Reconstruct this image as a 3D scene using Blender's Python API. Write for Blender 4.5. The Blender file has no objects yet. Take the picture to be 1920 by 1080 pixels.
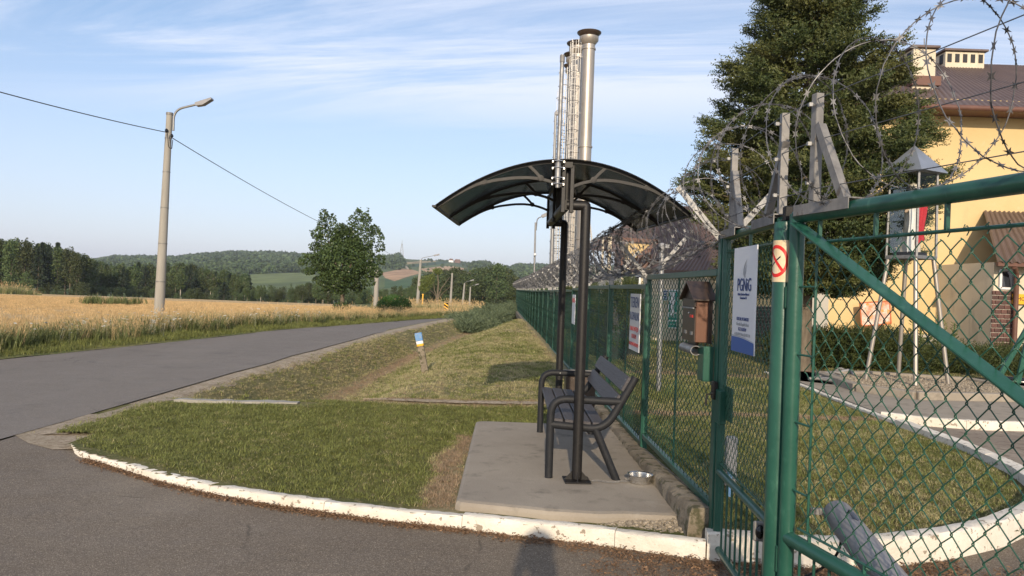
import bpy, math, random
import numpy as np
from mathutils import Vector, Matrix
random.seed(7)
rng = np.random.default_rng(11)
R = math.radians
sc = bpy.context.scene
# ------------------------------------------------------------------ camera
TILT = R(2.0)
cam = bpy.data.cameras.new('camera')
cam.sensor_width = 36.0
cam.lens = 36.0 * 1400 / 1920
cam.clip_start = 0.05
cam.clip_end = 20000
co = bpy.data.objects.new('camera', cam)
sc.collection.objects.link(co)
co.location = (0, 0, 1.6)
co.matrix_world = Matrix.Translation((0, 0, 1.6)) @ Matrix.Rotation(R(90), 4, 'X') @ Matrix.Rotation(TILT, 4, 'Z')
sc.camera = co
# ------------------------------------------------------------------ light
SUN_EL, SUN_AZ = R(19.6), R(2.5)          # light travels towards +Y, a touch to +X
sd = Vector((math.sin(SUN_AZ) * math.cos(SUN_EL), math.cos(SUN_AZ) * math.cos(SUN_EL), -math.sin(SUN_EL)))
sl = bpy.data.lights.new('sun', 'SUN')
sl.energy = 4.2
sl.angle = R(0.6)
sl.color = (1.0, 0.83, 0.62)
so = bpy.data.objects.new('sun', sl)
sc.collection.objects.link(so)
so.rotation_euler = sd.to_track_quat('-Z', 'Y').to_euler()
so.location = (0, -30, 30)
w = bpy.data.worlds.new('World')
sc.world = w
w.use_nodes = True
nt = w.node_tree
nt.nodes.clear()
def N(t, typ, **kw):
    n = t.nodes.new(typ)
    for k, v in kw.items():
        if k.startswith('i_'):
            n.inputs[k[2:].replace('_', ' ')].default_value = v
        else:
            setattr(n, k, v)
    return n
sky = N(nt, 'ShaderNodeTexSky', sky_type='NISHITA', sun_disc=False, sun_elevation=SUN_EL, sun_rotation=R(180) - SUN_AZ,
        altitude=300, air_density=1.0, dust_density=0.9, ozone_density=2.2)
out = N(nt, 'ShaderNodeOutputWorld')
bg = N(nt, 'ShaderNodeBackground', i_Strength=0.15)
tc = N(nt, 'ShaderNodeTexCoord')
sep = N(nt, 'ShaderNodeSeparateXYZ')
nt.links.new(tc.outputs['Generated'], sep.inputs[0])
def M(t, op, a, b=None, c=None, clamp=False):
    n = t.nodes.new('ShaderNodeMath'); n.operation = op; n.use_clamp = clamp
    for i, v in enumerate((a, b, c)):
        if v is None: continue
        if isinstance(v, (int, float)): n.inputs[i].default_value = v
        else: t.links.new(v, n.inputs[i])
    return n.outputs[0]
zc = M(nt, 'ADD', M(nt, 'MAXIMUM', sep.outputs[2], 0.0), 0.07)
cx = M(nt, 'DIVIDE', sep.outputs[0], zc)
cy = M(nt, 'DIVIDE', sep.outputs[1], zc)
cmb = N(nt, 'ShaderNodeCombineXYZ')
nt.links.new(M(nt, 'MULTIPLY', M(nt, 'ADD', cx, M(nt, 'MULTIPLY', cy, 0.10)), 0.20), cmb.inputs[0])
nt.links.new(M(nt, 'ADD', M(nt, 'MULTIPLY', cy, 0.85), M(nt, 'MULTIPLY', cx, 0.12)), cmb.inputs[1])
n1 = N(nt, 'ShaderNodeTexNoise', i_Scale=1.7, i_Detail=12.0, i_Roughness=0.66, i_Distortion=0.9)
n2 = N(nt, 'ShaderNodeTexNoise', i_Scale=0.55, i_Detail=3.0, i_Roughness=0.5)
nt.links.new(cmb.outputs[0], n1.inputs['Vector'])
nt.links.new(cmb.outputs[0], n2.inputs['Vector'])
cl = M(nt, 'ADD', M(nt, 'MULTIPLY', n1.outputs[0], 0.55), M(nt, 'MULTIPLY', n2.outputs[0], 0.6))
mr = N(nt, 'ShaderNodeMapRange', interpolation_type='SMOOTHSTEP')
nt.links.new(cl, mr.inputs[0])
mr.inputs[1].default_value = 0.49; mr.inputs[2].default_value = 0.66
fade = N(nt, 'ShaderNodeMapRange', interpolation_type='SMOOTHSTEP')
nt.links.new(sep.outputs[2], fade.inputs[0])
fade.inputs[1].default_value = 0.17; fade.inputs[2].default_value = 0.27
cf = M(nt, 'MULTIPLY', M(nt, 'MULTIPLY', mr.outputs[0], fade.outputs[0]), 0.85)
mix = N(nt, 'ShaderNodeMixRGB')
nt.links.new(cf, mix.inputs[0])
mix.inputs[2].default_value = (5.4, 5.7, 6.6, 1)
# thin high haze veil that whitens the sky towards the horizon all the way round
hz = N(nt, 'ShaderNodeMapRange')
nt.links.new(sep.outputs[2], hz.inputs[0])
hz.inputs[1].default_value = 0.0; hz.inputs[2].default_value = 0.30
hz.inputs[3].default_value = 0.72; hz.inputs[4].default_value = 0.10
mixh = N(nt, 'ShaderNodeMixRGB')
nt.links.new(hz.outputs[0], mixh.inputs[0])
nt.links.new(sky.outputs[0], mixh.inputs[1])
mixh.inputs[2].default_value = (4.25, 4.25, 5.5, 1)
nt.links.new(mixh.outputs[0], mix.inputs[1])
nt.links.new(mix.outputs[0], bg.inputs[0])
nt.links.new(bg.outputs[0], out.inputs[0])
sc.view_settings.view_transform = 'Standard'
sc.view_settings.look = 'None'
sc.view_settings.exposure = 0.20
sc.view_settings.gamma = 1.0
sc.view_settings.use_curve_mapping = False
sc.cycles.max_bounces = 6
sc.cycles.transparent_max_bounces = 12
sc.cycles.volume_bounces = 0
sc.cycles.use_denoising = True

# ------------------------------------------------------------------ helpers
def ray(px, py):
    u = (px - 960) / 1400; v = (540 - py) / 1400
    return u * math.cos(TILT) - v * math.sin(TILT), u * math.sin(TILT) + v * math.cos(TILT)
def at(px, py, Y):
    a, b = ray(px, py); return Vector((a * Y, Y, 1.6 + b * Y))
def gr(px, py, z=0.0):
    a, b = ray(px, py); Y = (z - 1.6) / b; return Vector((a * Y, Y, z))
def lerp(a, b, t): return a + (b - a) * t
def sm(a, b, x):
    t = np.clip((np.asarray(x, float) - a) / (b - a), 0, 1); return t * t * (3 - 2 * t)

class MB:
    def __init__(s): s.v = []; s.f = []
    def add(s, vs, fs):
        b = len(s.v); s.v += [tuple(p) for p in vs]; s.f += [tuple(i + b for i in f) for f in fs]; return s
    def box(s, c, d, rot=None, bev=0.0):
        x, y, z = d[0] / 2, d[1] / 2, d[2] / 2
        if bev <= 0:
            p = [(-x, -y, -z), (x, -y, -z), (x, y, -z), (-x, y, -z), (-x, -y, z), (x, -y, z), (x, y, z), (-x, y, z)]
            f = [(0, 3, 2, 1), (4, 5, 6, 7), (0, 1, 5, 4), (1, 2, 6, 5), (2, 3, 7, 6), (3, 0, 4, 7)]
        else:
            b = bev; p = []
            def ringz(zz, ins):
                X, Y = x - ins, y - ins
                k = b if ins == 0 else b * .5
                return [(-X + k, -Y, zz), (X - k, -Y, zz), (X, -Y + k, zz), (X, Y - k, zz), (X - k, Y, zz), (-X + k, Y, zz), (-X, Y - k, zz), (-X, -Y + k, zz)]
            p = ringz(-z, b) + ringz(-z + b, 0) + ringz(z - b, 0) + ringz(z, b)
            f = [tuple(range(7, -1, -1)), tuple(range(24, 32))]
            for r in range(3):
                for i in range(8):
                    j = (i + 1) % 8; f.append((r * 8 + i, r * 8 + j, r * 8 + 8 + j, r * 8 + 8 + i))
        q = [Vector(a) for a in p]
        if rot is not None: q = [rot @ a for a in q]
        c = Vector(c)
        return s.add([a + c for a in q], f)
    def bar(s, a, b, w, h=None, up=(0, 0, 1), bev=0.0):
        a = Vector(a); b = Vector(b); d = b - a; L = d.length
        if L < 1e-6: return s
        z = d / L; u = Vector(up)
        if abs(z.dot(u)) > .98: u = Vector((0, 1, 0))
        x = u.cross(z).normalized(); y = z.cross(x)
        m = Matrix((x, y, z)).transposed()
        return s.box((a + b) / 2, (w, h or w, L), m, bev)
    def tube(s, pts, r, n=8, cap=True, close=False):
        pts = [Vector(p) for p in pts]; m = len(pts)
        rs = r if isinstance(r, (list, tuple)) else [r] * m
        vs = []; prev = None
        for i, p in enumerate(pts):
            if close: t = pts[(i + 1) % m] - pts[i - 1]
            else: t = pts[min(i + 1, m - 1)] - pts[max(i - 1, 0)]
            t = t.normalized() if t.length > 1e-9 else Vector((0, 0, 1))
            if prev is None:
                a = Vector((0, 0, 1)) if abs(t.z) < .9 else Vector((1, 0, 0))
                x = a.cross(t).normalized()
            else:
                x = prev - t * prev.dot(t)
                x = x.normalized() if x.length > 1e-6 else t.orthogonal().normalized()
            prev = x; y = t.cross(x)
            for k in range(n):
                an = 2 * math.pi * k / n
                vs.append(p + (x * math.cos(an) + y * math.sin(an)) * rs[i])
        fs = []
        for i in range(m if close else m - 1):
            j = (i + 1) % m
            for k in range(n):
                l = (k + 1) % n
                fs.append((i * n + k, i * n + l, j * n + l, j * n + k))
        if cap and not close:
            fs.append(tuple(range(n - 1, -1, -1))); fs.append(tuple((m - 1) * n + k for k in range(n)))
        return s.add(vs, fs)
    def lathe(s, c, prof, n=20, axis=None):
        c = Vector(c); vs = []; fs = []
        m = axis if axis is not None else Matrix.Identity(3)
        for (r, z) in prof:
            for k in range(n):
                a = 2 * math.pi * k / n
                vs.append(c + m @ Vector((r * math.cos(a), r * math.sin(a), z)))
        for i in range(len(prof) - 1):
            for k in range(n):
                l = (k + 1) % n; fs.append((i * n + k, i * n + l, (i + 1) * n + l, (i + 1) * n + k))
        if prof[0][0] > 1e-6: fs.append(tuple(range(n - 1, -1, -1)))
        if prof[-1][0] > 1e-6: fs.append(tuple((len(prof) - 1) * n + k for k in range(n)))
        return s.add(vs, fs)
    def prism(s, poly, d0, d1, plane='xz'):
        n = len(poly)
        def P(a, b, d):
            return {'xz': (a, d, b), 'xy': (a, b, d), 'yz': (d, a, b)}[plane]
        vs = [P(a, b, d0) for a, b in poly] + [P(a, b, d1) for a, b in poly]
        fs = [tuple(range(n - 1, -1, -1)), tuple(range(n, 2 * n))]
        for i in range(n):
            j = (i + 1) % n; fs.append((i, j, n + j, n + i))
        return s.add(vs, fs)

ORG = {}
def link(name, me, parent=None, loc=None, rot=None):
    o = bpy.data.objects.new(name, me); sc.collection.objects.link(o)
    if parent is not None: o.parent = parent
    if loc is not None: o.location = loc
    if rot is not None: o.rotation_euler = rot
    return o
def mesh_from(name, vs, fs, mat, org=Vector((0, 0, 0)), smooth=False):
    me = bpy.data.meshes.new(name)
    if isinstance(vs, np.ndarray): v = vs - np.array(org)
    else: v = [(a[0] - org[0], a[1] - org[1], a[2] - org[2]) for a in vs]
    me.from_pydata(v if not isinstance(v, np.ndarray) else v.tolist(), [], fs)
    for m in (mat if isinstance(mat, (list, tuple)) else [mat]): me.materials.append(m)
    me.update()
    if smooth:
        me.polygons.foreach_set('use_smooth', [True] * len(me.polygons))
        try: me.set_sharp_from_angle(angle=R(40))
        except Exception: pass
    return me
def obj(name, mb, mat, parent=None, smooth=False, label=None, kind=None):
    org = ORG.get(parent.name, Vector((0, 0, 0))) if parent is not None else Vector((0, 0, 0))
    o = link(name, mesh_from(name, mb.v, mb.f, mat, org, smooth), parent)
    ORG[o.name] = Vector(org)
    if label: o['label'] = label
    if kind: o['kind'] = kind
    return o
def tag(o, label=None, cat=None, group=None, kind=None):
    if label: o['label'] = label
    if cat: o['category'] = cat
    if group: o['group'] = group
    if kind: o['kind'] = kind
    return o
def thing(name, label, cat, loc=(0, 0, 0), group=None, rz=0):
    o = bpy.data.objects.new(name, None); sc.collection.objects.link(o)
    o.location = loc; o.rotation_euler.z = rz; o.empty_display_size = .2
    ORG[o.name] = Vector(loc)
    return tag(o, label, cat, group)
def dup(o, parent=None, loc=None, rz=None, label=None):
    c = o.copy(); sc.collection.objects.link(c)
    if parent is not None: c.parent = parent
    if loc is not None: c.location = loc
    if rz is not None: c.rotation_euler.z = rz
    if label: c['label'] = label
    for ch in list(o.children): dup(ch, c)
    return c
def fastmesh(name, V, F, mat, attr=None):
    """V (n,3) array, F (m,k) int array"""
    me = bpy.data.meshes.new(name)
    k = F.shape[1]
    me.vertices.add(len(V)); me.vertices.foreach_set('co', V.astype(np.float32).ravel())
    me.loops.add(F.size); me.loops.foreach_set('vertex_index', F.astype(np.int32).ravel())
    me.polygons.add(len(F)); me.polygons.foreach_set('loop_start', np.arange(0, F.size, k, dtype=np.int32))
    me.update(calc_edges=True)
    for m in (mat if isinstance(mat, (list, tuple)) else [mat]): me.materials.append(m)
    if attr is not None:
        for an, (typ, dat) in attr.items():
            a = me.attributes.new(an, typ, 'POINT')
            a.data.foreach_set('color' if typ == 'FLOAT_COLOR' else 'value', np.asarray(dat, np.float32).ravel())
    return me

# ------------------------------------------------------------------ materials
def new_mat(name):
    m = bpy.data.materials.new(name); m.use_nodes = True; t = m.node_tree; t.nodes.clear()
    o = t.nodes.new('ShaderNodeOutputMaterial'); b = t.nodes.new('ShaderNodeBsdfPrincipled')
    t.links.new(b.outputs[0], o.inputs[0]); return m, t, b, o
def col4(c): return (c[0], c[1], c[2], 1)
def mat(name, c1, c2=None, scale=5.0, rough=0.7, metal=0.0, bump=0.0, bscale=None, detail=6.0, c3=None, s3=30.0, t3=0.62, spec=0.5, stretch=None, w3=0.05, coat=0.0, isl=0.0):
    m, t, b, o = new_mat(name)
    b.inputs['Roughness'].default_value = rough; b.inputs['Metallic'].default_value = metal
    b.inputs['Specular IOR Level'].default_value = spec
    if coat: b.inputs['Coat Weight'].default_value = coat
    tc = N(t, 'ShaderNodeTexCoord'); mp = N(t, 'ShaderNodeMapping')
    t.links.new(tc.outputs['Object'], mp.inputs[0])
    if stretch: mp.inputs['Scale'].default_value = stretch
    cur = None
    if c2 is not None:
        n = N(t, 'ShaderNodeTexNoise', i_Scale=scale, i_Detail=detail, i_Roughness=0.62)
        t.links.new(mp.outputs[0], n.inputs['Vector'])
        r = N(t, 'ShaderNodeMapRange'); r.inputs[1].default_value = .36; r.inputs[2].default_value = .66
        t.links.new(n.outputs[0], r.inputs[0])
        mx = N(t, 'ShaderNodeMixRGB'); mx.inputs[1].default_value = col4(c1); mx.inputs[2].default_value = col4(c2)
        t.links.new(r.outputs[0], mx.inputs[0]); cur = mx.outputs[0]
        if c3 is not None:
            n3 = N(t, 'ShaderNodeTexNoise', i_Scale=s3, i_Detail=4.0, i_Roughness=0.6)
            t.links.new(mp.outputs[0], n3.inputs['Vector'])
            r3 = N(t, 'ShaderNodeMapRange'); r3.inputs[1].default_value = t3; r3.inputs[2].default_value = t3 + w3
            t.links.new(n3.outputs[0], r3.inputs[0])
            m3 = N(t, 'ShaderNodeMixRGB'); m3.inputs[2].default_value = col4(c3)
            t.links.new(r3.outputs[0], m3.inputs[0]); t.links.new(cur, m3.inputs[1]); cur = m3.outputs[0]
        rr = N(t, 'ShaderNodeMapRange'); rr.inputs[3].default_value = max(0.02, rough - .1); rr.inputs[4].default_value = min(1, rough + .1)
        t.links.new(n.outputs[0], rr.inputs[0]); t.links.new(rr.outputs[0], b.inputs['Roughness'])
    if isl:
        g = N(t, 'ShaderNodeObjectInfo'); hs = N(t, 'ShaderNodeHueSaturation')
        v = N(t, 'ShaderNodeMapRange'); v.inputs[3].default_value = 1 - isl; v.inputs[4].default_value = 1 + isl
        t.links.new(g.outputs['Random'], v.inputs[0]); t.links.new(v.outputs[0], hs.inputs['Value'])
        if cur is not None: t.links.new(cur, hs.inputs['Color'])
        else: hs.inputs['Color'].default_value = col4(c1)
        cur = hs.outputs[0]
    if cur is not None: t.links.new(cur, b.inputs['Base Color'])
    else: b.inputs['Base Color'].default_value = col4(c1)
    if bump:
        nb = N(t, 'ShaderNodeTexNoise', i_Scale=bscale or scale * 6, i_Detail=5.0, i_Roughness=0.65)
        t.links.new(mp.outputs[0], nb.inputs['Vector'])
        bp = N(t, 'ShaderNodeBump', i_Strength=bump, i_Distance=0.02)
        t.links.new(nb.outputs[0], bp.inputs['Height']); t.links.new(bp.outputs[0], b.inputs['Normal'])
    return m
def leafmat(name, a, b2, trans=0.25, rough=0.55, var=0.35, c3=None, obj_var=0.0):
    """foliage: colour varies leaf by leaf, a little light passes through"""
    m, t, b, o = new_mat(name)
    b.inputs['Roughness'].default_value = rough; b.inputs['Specular IOR Level'].default_value = 0.35
    g = N(t, 'ShaderNodeNewGeometry'); mx = N(t, 'ShaderNodeMixRGB')
    mx.inputs[1].default_value = col4(a); mx.inputs[2].default_value = col4(b2)
    t.links.new(g.outputs['Random Per Island'], mx.inputs[0])
    cur = mx.outputs[0]
    if c3 is not None:
        tc = N(t, 'ShaderNodeTexCoord'); n = N(t, 'ShaderNodeTexNoise', i_Scale=0.9, i_Detail=3.0)
        t.links.new(tc.outputs['Object'], n.inputs['Vector'])
        r = N(t, 'ShaderNodeMapRange'); r.inputs[1].default_value = .5; r.inputs[2].default_value = .68
        t.links.new(n.outputs[0], r.inputs[0])
        m3 = N(t, 'ShaderNodeMixRGB'); m3.inputs[2].default_value = col4(c3)
        t.links.new(r.outputs[0], m3.inputs[0]); t.links.new(cur, m3.inputs[1]); cur = m3.outputs[0]
    oi = N(t, 'ShaderNodeObjectInfo'); hs = N(t, 'ShaderNodeHueSaturation')
    v = N(t, 'ShaderNodeMapRange'); v.inputs[3].default_value = 1 - var; v.inputs[4].default_value = 1 + var
    t.links.new(oi.outputs['Random'], v.inputs[0]); t.links.new(v.outputs[0], hs.inputs['Value'])
    t.links.new(cur, hs.inputs['Color'])
    if obj_var:
        h = N(t, 'ShaderNodeMapRange'); h.inputs[3].default_value = .5 - obj_var; h.inputs[4].default_value = .5 + obj_var
        t.links.new(oi.outputs['Random'], h.inputs[0]); t.links.new(h.outputs[0], hs.inputs['Hue'])
    t.links.new(hs.outputs[0], b.inputs['Base Color'])
    tr = N(t, 'ShaderNodeBsdfTranslucent'); ms = N(t, 'ShaderNodeMixShader'); ms.inputs[0].default_value = trans
    t.links.new(hs.outputs[0], tr.inputs[0]); t.links.new(b.outputs[0], ms.inputs[1]); t.links.new(tr.outputs[0], ms.inputs[2])
    t.links.new(ms.outputs[0], o.inputs[0])
    return m
def ground_mat(name, a, b_, c, s1=0.8, s2=9.0, bump=0.6, bs=60, mid=(.45, .6), mid2=(.5, .65), rough=.95, attr=None, acol=None):
    m, t, b, o = new_mat(name)
    b.inputs['Roughness'].default_value = rough; b.inputs['Specular IOR Level'].default_value = 0.2
    tc = N(t, 'ShaderNodeTexCoord')
    def nz(s, d=6.0):
        n = N(t, 'ShaderNodeTexNoise', i_Scale=s, i_Detail=d, i_Roughness=0.65)
        t.links.new(tc.outputs['Object'], n.inputs['Vector']); return n.outputs[0]
    def mp(x, lo, hi):
        r = N(t, 'ShaderNodeMapRange'); r.inputs[1].default_value = lo; r.inputs[2].default_value = hi
        t.links.new(x, r.inputs[0]); return r.outputs[0]
    def mx(f, x, y):
        k = N(t, 'ShaderNodeMixRGB'); t.links.new(f, k.inputs[0])
        for i, q in ((1, x), (2, y)):
            if isinstance(q, tuple): k.inputs[i].default_value = col4(q)
            else: t.links.new(q, k.inputs[i])
        return k.outputs[0]
    q = mx(mp(nz(s1), *mid), a, b_)
    q = mx(mp(nz(s2), *mid2), q, c)
    if attr:
        at_ = N(t, 'ShaderNodeAttribute', attribute_name=attr)
        fac = M(t, 'MULTIPLY', at_.outputs['Fac'], mp(nz(14.0), .25, .6), clamp=True)
        q = mx(fac, q, acol)
    t.links.new(q, b.inputs['Base Color'])
    bp = N(t, 'ShaderNodeBump', i_Strength=bump, i_Distance=0.03)
    t.links.new(nz(bs, 4.0), bp.inputs['Height']); t.links.new(bp.outputs[0], b.inputs['Normal'])
    return m
def asphalt(name, c1, c2, speck, dust, s=260, seam=None):
    m, t, b, o = new_mat(name)
    b.inputs['Specular IOR Level'].default_value = 0.35
    tc = N(t, 'ShaderNodeTexCoord')
    def nz(sc_, d=5.0, r=.6, st=None):
        n = N(t, 'ShaderNodeTexNoise', i_Scale=sc_, i_Detail=d, i_Roughness=r)
        if st:
            k = N(t, 'ShaderNodeMapping'); k.inputs['Scale'].default_value = st
            t.links.new(tc.outputs['Object'], k.inputs[0]); t.links.new(k.outputs[0], n.inputs['Vector'])
        else: t.links.new(tc.outputs['Object'], n.inputs['Vector'])
        return n.outputs[0]
    def mp(x, lo, hi, a=0., c=1.):
        r = N(t, 'ShaderNodeMapRange'); r.inputs[1].default_value = lo; r.inputs[2].default_value = hi
        r.inputs[3].default_value = a; r.inputs[4].default_value = c
        t.links.new(x, r.inputs[0]); return r.outputs[0]
    def mx(f, x, y):
        k = N(t, 'ShaderNodeMixRGB'); t.links.new(f, k.inputs[0])
        for i, q in ((1, x), (2, y)):
            if isinstance(q, tuple): k.inputs[i].default_value = col4(q)
            else: t.links.new(q, k.inputs[i])
        return k.outputs[0]
    q = mx(mp(nz(0.7, 6, st=seam), .35, .65), c1, c2)
    q = mx(mp(nz(0.45, 8), .54, .72, 0, .75), q, dust)
    q = mx(mp(nz(1.6, 9, .75, (.45, 1.6, 1)), .60, .72, 0, .45), q, dust)
    q = mx(mp(nz(38, 3, .7), .35, .65, 0, .35), q, (c1[0] * .55, c1[1] * .55, c1[2] * .55))
    vo = N(t, 'ShaderNodeTexVoronoi', i_Scale=s); t.links.new(tc.outputs['Object'], vo.inputs['Vector'])
    sp = N(t, 'ShaderNodeSeparateColor'); t.links.new(vo.outputs['Color'], sp.inputs[0])
    q = mx(mp(sp.outputs[0], .72, .98, 0, .85), q, speck)
    q = mx(mp(sp.outputs[1], .8, 1.0, 0, .7), q, (c1[0] * .35, c1[1] * .35, c1[2] * .35))
    # hairline cracks: wandering cell borders, broken up by a mask
    wp = N(t, 'ShaderNodeTexNoise', i_Scale=2.2, i_Detail=5.0); t.links.new(tc.outputs['Object'], wp.inputs['Vector'])
    wm = N(t, 'ShaderNodeMixRGB'); wm.inputs[0].default_value = .16; t.links.new(tc.outputs['Object'], wm.inputs[1]); t.links.new(wp.outputs['Color'], wm.inputs[2])
    ck = N(t, 'ShaderNodeTexVoronoi', i_Scale=.55); ck.feature = 'DISTANCE_TO_EDGE'; t.links.new(wm.outputs[0], ck.inputs['Vector'])
    cm = M(t, 'MULTIPLY', mp(ck.outputs['Distance'], .0, .006, .75, 0.), mp(nz(.8), .50, .60))
    q = mx(cm, q, (c1[0] * .3, c1[1] * .3, c1[2] * .3))
    q = mx(mp(nz(1.1, 3), .60, .70, 0, .35), q, (c1[0] * .6, c1[1] * .6, c1[2] * .62))
    t.links.new(q, b.inputs['Base Color'])
    t.links.new(mp(nz(3.0), .3, .7, .72, .92), b.inputs['Roughness'])
    bp = N(t, 'ShaderNodeBump', i_Strength=.6, i_Distance=0.008)
    t.links.new(vo.outputs['Distance'], bp.inputs['Height'])
    bp2 = N(t, 'ShaderNodeBump', i_Strength=.3, i_Distance=0.03); t.links.new(nz(7.0), bp2.inputs['Height'])
    t.links.new(bp.outputs[0], bp2.inputs['Normal']); t.links.new(bp2.outputs[0], b.inputs['Normal'])
    return m

m_drive = asphalt('driveway_asphalt', (.150, .120, .090), (.195, .160, .122), (.36, .305, .23), (.30, .255, .195), 190)
m_road = asphalt('road_asphalt', (.190, .164, .140), (.225, .196, .168), (.31, .28, .24), (.27, .24, .20), 260, (1.0, .12, 1))
m_lawn = ground_mat('lawn_soil_grass', (.085, .100, .032), (.17, .155, .06), (.27, .23, .12), .7, 16, .9, 70, (.42, .6), (.52, .68), attr='dry', acol=(.30, .255, .15))
m_yardlawn = ground_mat('yard_lawn_grass', (.055, .075, .02), (.11, .105, .035), (.18, .14, .07), .7, 16, .9, 70, (.42, .6), (.54, .68), attr='dry', acol=(.24, .17, .10))
m_verge = ground_mat('verge_grass', (.085, .11, .03), (.16, .16, .06), (.26, .22, .11), .5, 12, .9, 50)
m_wheat = ground_mat('ripe_wheat', (.48, .33, .16), (.56, .40, .20), (.34, .23, .11), .12, 3.0, 1.0, 24, (.35, .65), (.5, .7))
m_gravel = ground_mat('gravel_shoulder', (.40, .33, .24), (.50, .42, .32), (.24, .18, .12), 3.0, 22, 1.0, 90)
m_conc = mat('slab_concrete', (.26, .225, .18), (.32, .28, .225), 1.6, .92, bump=.35, bscale=60, c3=(.16, .14, .11), s3=5, t3=.55, w3=.2)
m_oldconc = mat('old_mossy_concrete', (.17, .14, .10), (.27, .23, .17), 5, .95, bump=1.0, bscale=28, c3=(.08, .075, .04), s3=11, t3=.52, w3=.1)
m_lime = mat('lime_painted_concrete', (.74, .69, .60), (.60, .55, .46), 3, .9, bump=.5, bscale=45, c3=(.30, .25, .19), s3=16, t3=.605, w3=.03)
m_pole = mat('spun_concrete', (.31, .295, .26), (.26, .245, .215), 1.5, .85, bump=.2, bscale=40, stretch=(3, 3, .4))
m_green = mat('green_gloss_paint', (.014, .072, .050), (.020, .095, .064), 3, .33, c3=(.035, .12, .082), s3=9, t3=.6, w3=.12, spec=.5, bump=.08, bscale=14)
m_greenw = mat('green_coated_wire', (.015, .070, .042), (.024, .095, .058), 30, .45)
m_galv = mat('galvanised_steel', (.30, .30, .295), (.21, .21, .21), 22, .5, .65, bump=.1)
def wear(m, c, scale, t0, w=.03, stretch=None, amt=1.0, detail=7.0):
    t = m.node_tree; b = next(n for n in t.nodes if n.type == 'BSDF_PRINCIPLED'); tc = N(t, 'ShaderNodeTexCoord'); mp = N(t, 'ShaderNodeMapping')
    t.links.new(tc.outputs['Object'], mp.inputs[0])
    if stretch: mp.inputs['Scale'].default_value = stretch
    mp.inputs['Location'].default_value = (3.1, 7.7, 1.3)
    n = N(t, 'ShaderNodeTexNoise', i_Scale=scale, i_Detail=detail, i_Roughness=0.68); t.links.new(mp.outputs[0], n.inputs['Vector'])
    r = N(t, 'ShaderNodeMapRange'); r.inputs[1].default_value = t0; r.inputs[2].default_value = t0 + w; r.inputs[4].default_value = amt
    t.links.new(n.outputs[0], r.inputs[0]); mx = N(t, 'ShaderNodeMixRGB'); mx.inputs[2].default_value = col4(c); t.links.new(r.outputs[0], mx.inputs[0])
    ln = b.inputs['Base Color'].links
    if ln: t.links.new(ln[0].from_socket, mx.inputs[1])
    else: mx.inputs[1].default_value = b.inputs['Base Color'].default_value
    t.links.new(mx.outputs[0], b.inputs['Base Color']); return m
wear(m_green, (.06, .17, .12), 16, .60, .10, (1, 1, .25), .7); wear(m_green, (.13, .045, .02), 24, .70, .02); wear(m_green, (.010, .05, .036), 5, .55, .12, (1, 1, .3), .7)
wear(m_conc, (.36, .33, .28), 2.6, .60, .12, None, .55); wear(m_conc, (.13, .11, .085), 14, .66, .03, None, .6)
wear(m_pole, (.20, .18, .15), 2.5, .58, .12, (4, 4, .4), .6)
m_galvd = mat('weathered_galvanised', (.17, .165, .16), (.27, .26, .245), 14, .62, .35, c3=(.13, .11, .09), s3=20, t3=.6, w3=.08)
m_wire = mat('razor_wire_steel', (.15, .15, .155), (.09, .09, .095), 18, .5, .55)
m_stain = mat('brushed_stainless', (.40, .365, .32), (.32, .29, .25), 2.2, .45, .6, stretch=(3, 3, .4))
m_bstain = mat('bowl_stainless', (.66, .65, .63), (.58, .57, .55), 3, .22, .95)
m_black = mat('black_powder_coat', (.008, .0075, .0075), (.014, .0125, .012), 40, .48, spec=.35, bump=.1, bscale=200)
m_bench = mat('charcoal_bench_tube', (.012, .0135, .016), (.019, .020, .023), 25, .6, c3=(.05, .05, .05), s3=60, t3=.68, w3=.05, spec=.3)
m_slat = mat('charcoal_plank', (.050, .047, .052), (.070, .064, .068), 5, .6, bump=.4, bscale=40, stretch=(1, .12, 1))
m_white = mat('white_sign_plastic', (.74, .74, .75), (.68, .68, .70), 3, .4)
m_blue = mat('blue_print', (.03, .10, .34), None, rough=.45)
m_navy = mat('navy_print', (.02, .055, .20), None, rough=.45)
m_greyp = mat('grey_print', (.36, .37, .38), None, rough=.5)
m_redp = mat('red_print', (.62, .02, .015), None, rough=.45)
m_cream = mat('yellowed_cream_plate', (.74, .62, .42), (.62, .47, .28), 14, .55)
m_box = mat('brown_mailbox_metal', (.15, .062, .032), (.125, .052, .028), 7, .45)
m_boxd = mat('dark_brown_metal', (.040, .026, .018), (.055, .036, .026), 7, .4)
m_grey = mat('grey_motor_housing', (.24, .24, .25), (.20, .20, .21), 5, .5)
m_gloss = mat('gloss_black_plastic', (.008, .008, .009), None, rough=.12)
m_wall = mat('yellow_render', (.63, .475, .245), (.57, .425, .21), .35, .92, bump=.25, bscale=40)
wear(m_wall, (.40, .31, .17), .9, .58, .16, (1, 1, .18), .5); wear(m_wall, (.66, .55, .36), 1.6, .62, .1, None, .35)
m_wallc = mat('cream_render', (.62, .55, .42), (.56, .49, .37), .9, .92, bump=.2, bscale=40)
m_wallg = mat('grey_render', (.42, .39, .34), (.36, .34, .30), .9, .92)
m_roof = mat('brown_metal_roof', (.105, .072, .062), (.135, .095, .082), 1.2, .5, .15)
wear(m_roof, (.075, .055, .05), 1.1, .55, .14, (1, .3, .3), .8); wear(m_roof, (.18, .14, .12), 9, .66, .04, None, .5)
wear(m_wallc, (.33, .29, .22), 1.6, .56, .14, (1, 1, .25), .6)
m_fascia = mat('brown_fascia', (.11, .05, .035), (.14, .065, .045), 3, .6)
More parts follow.
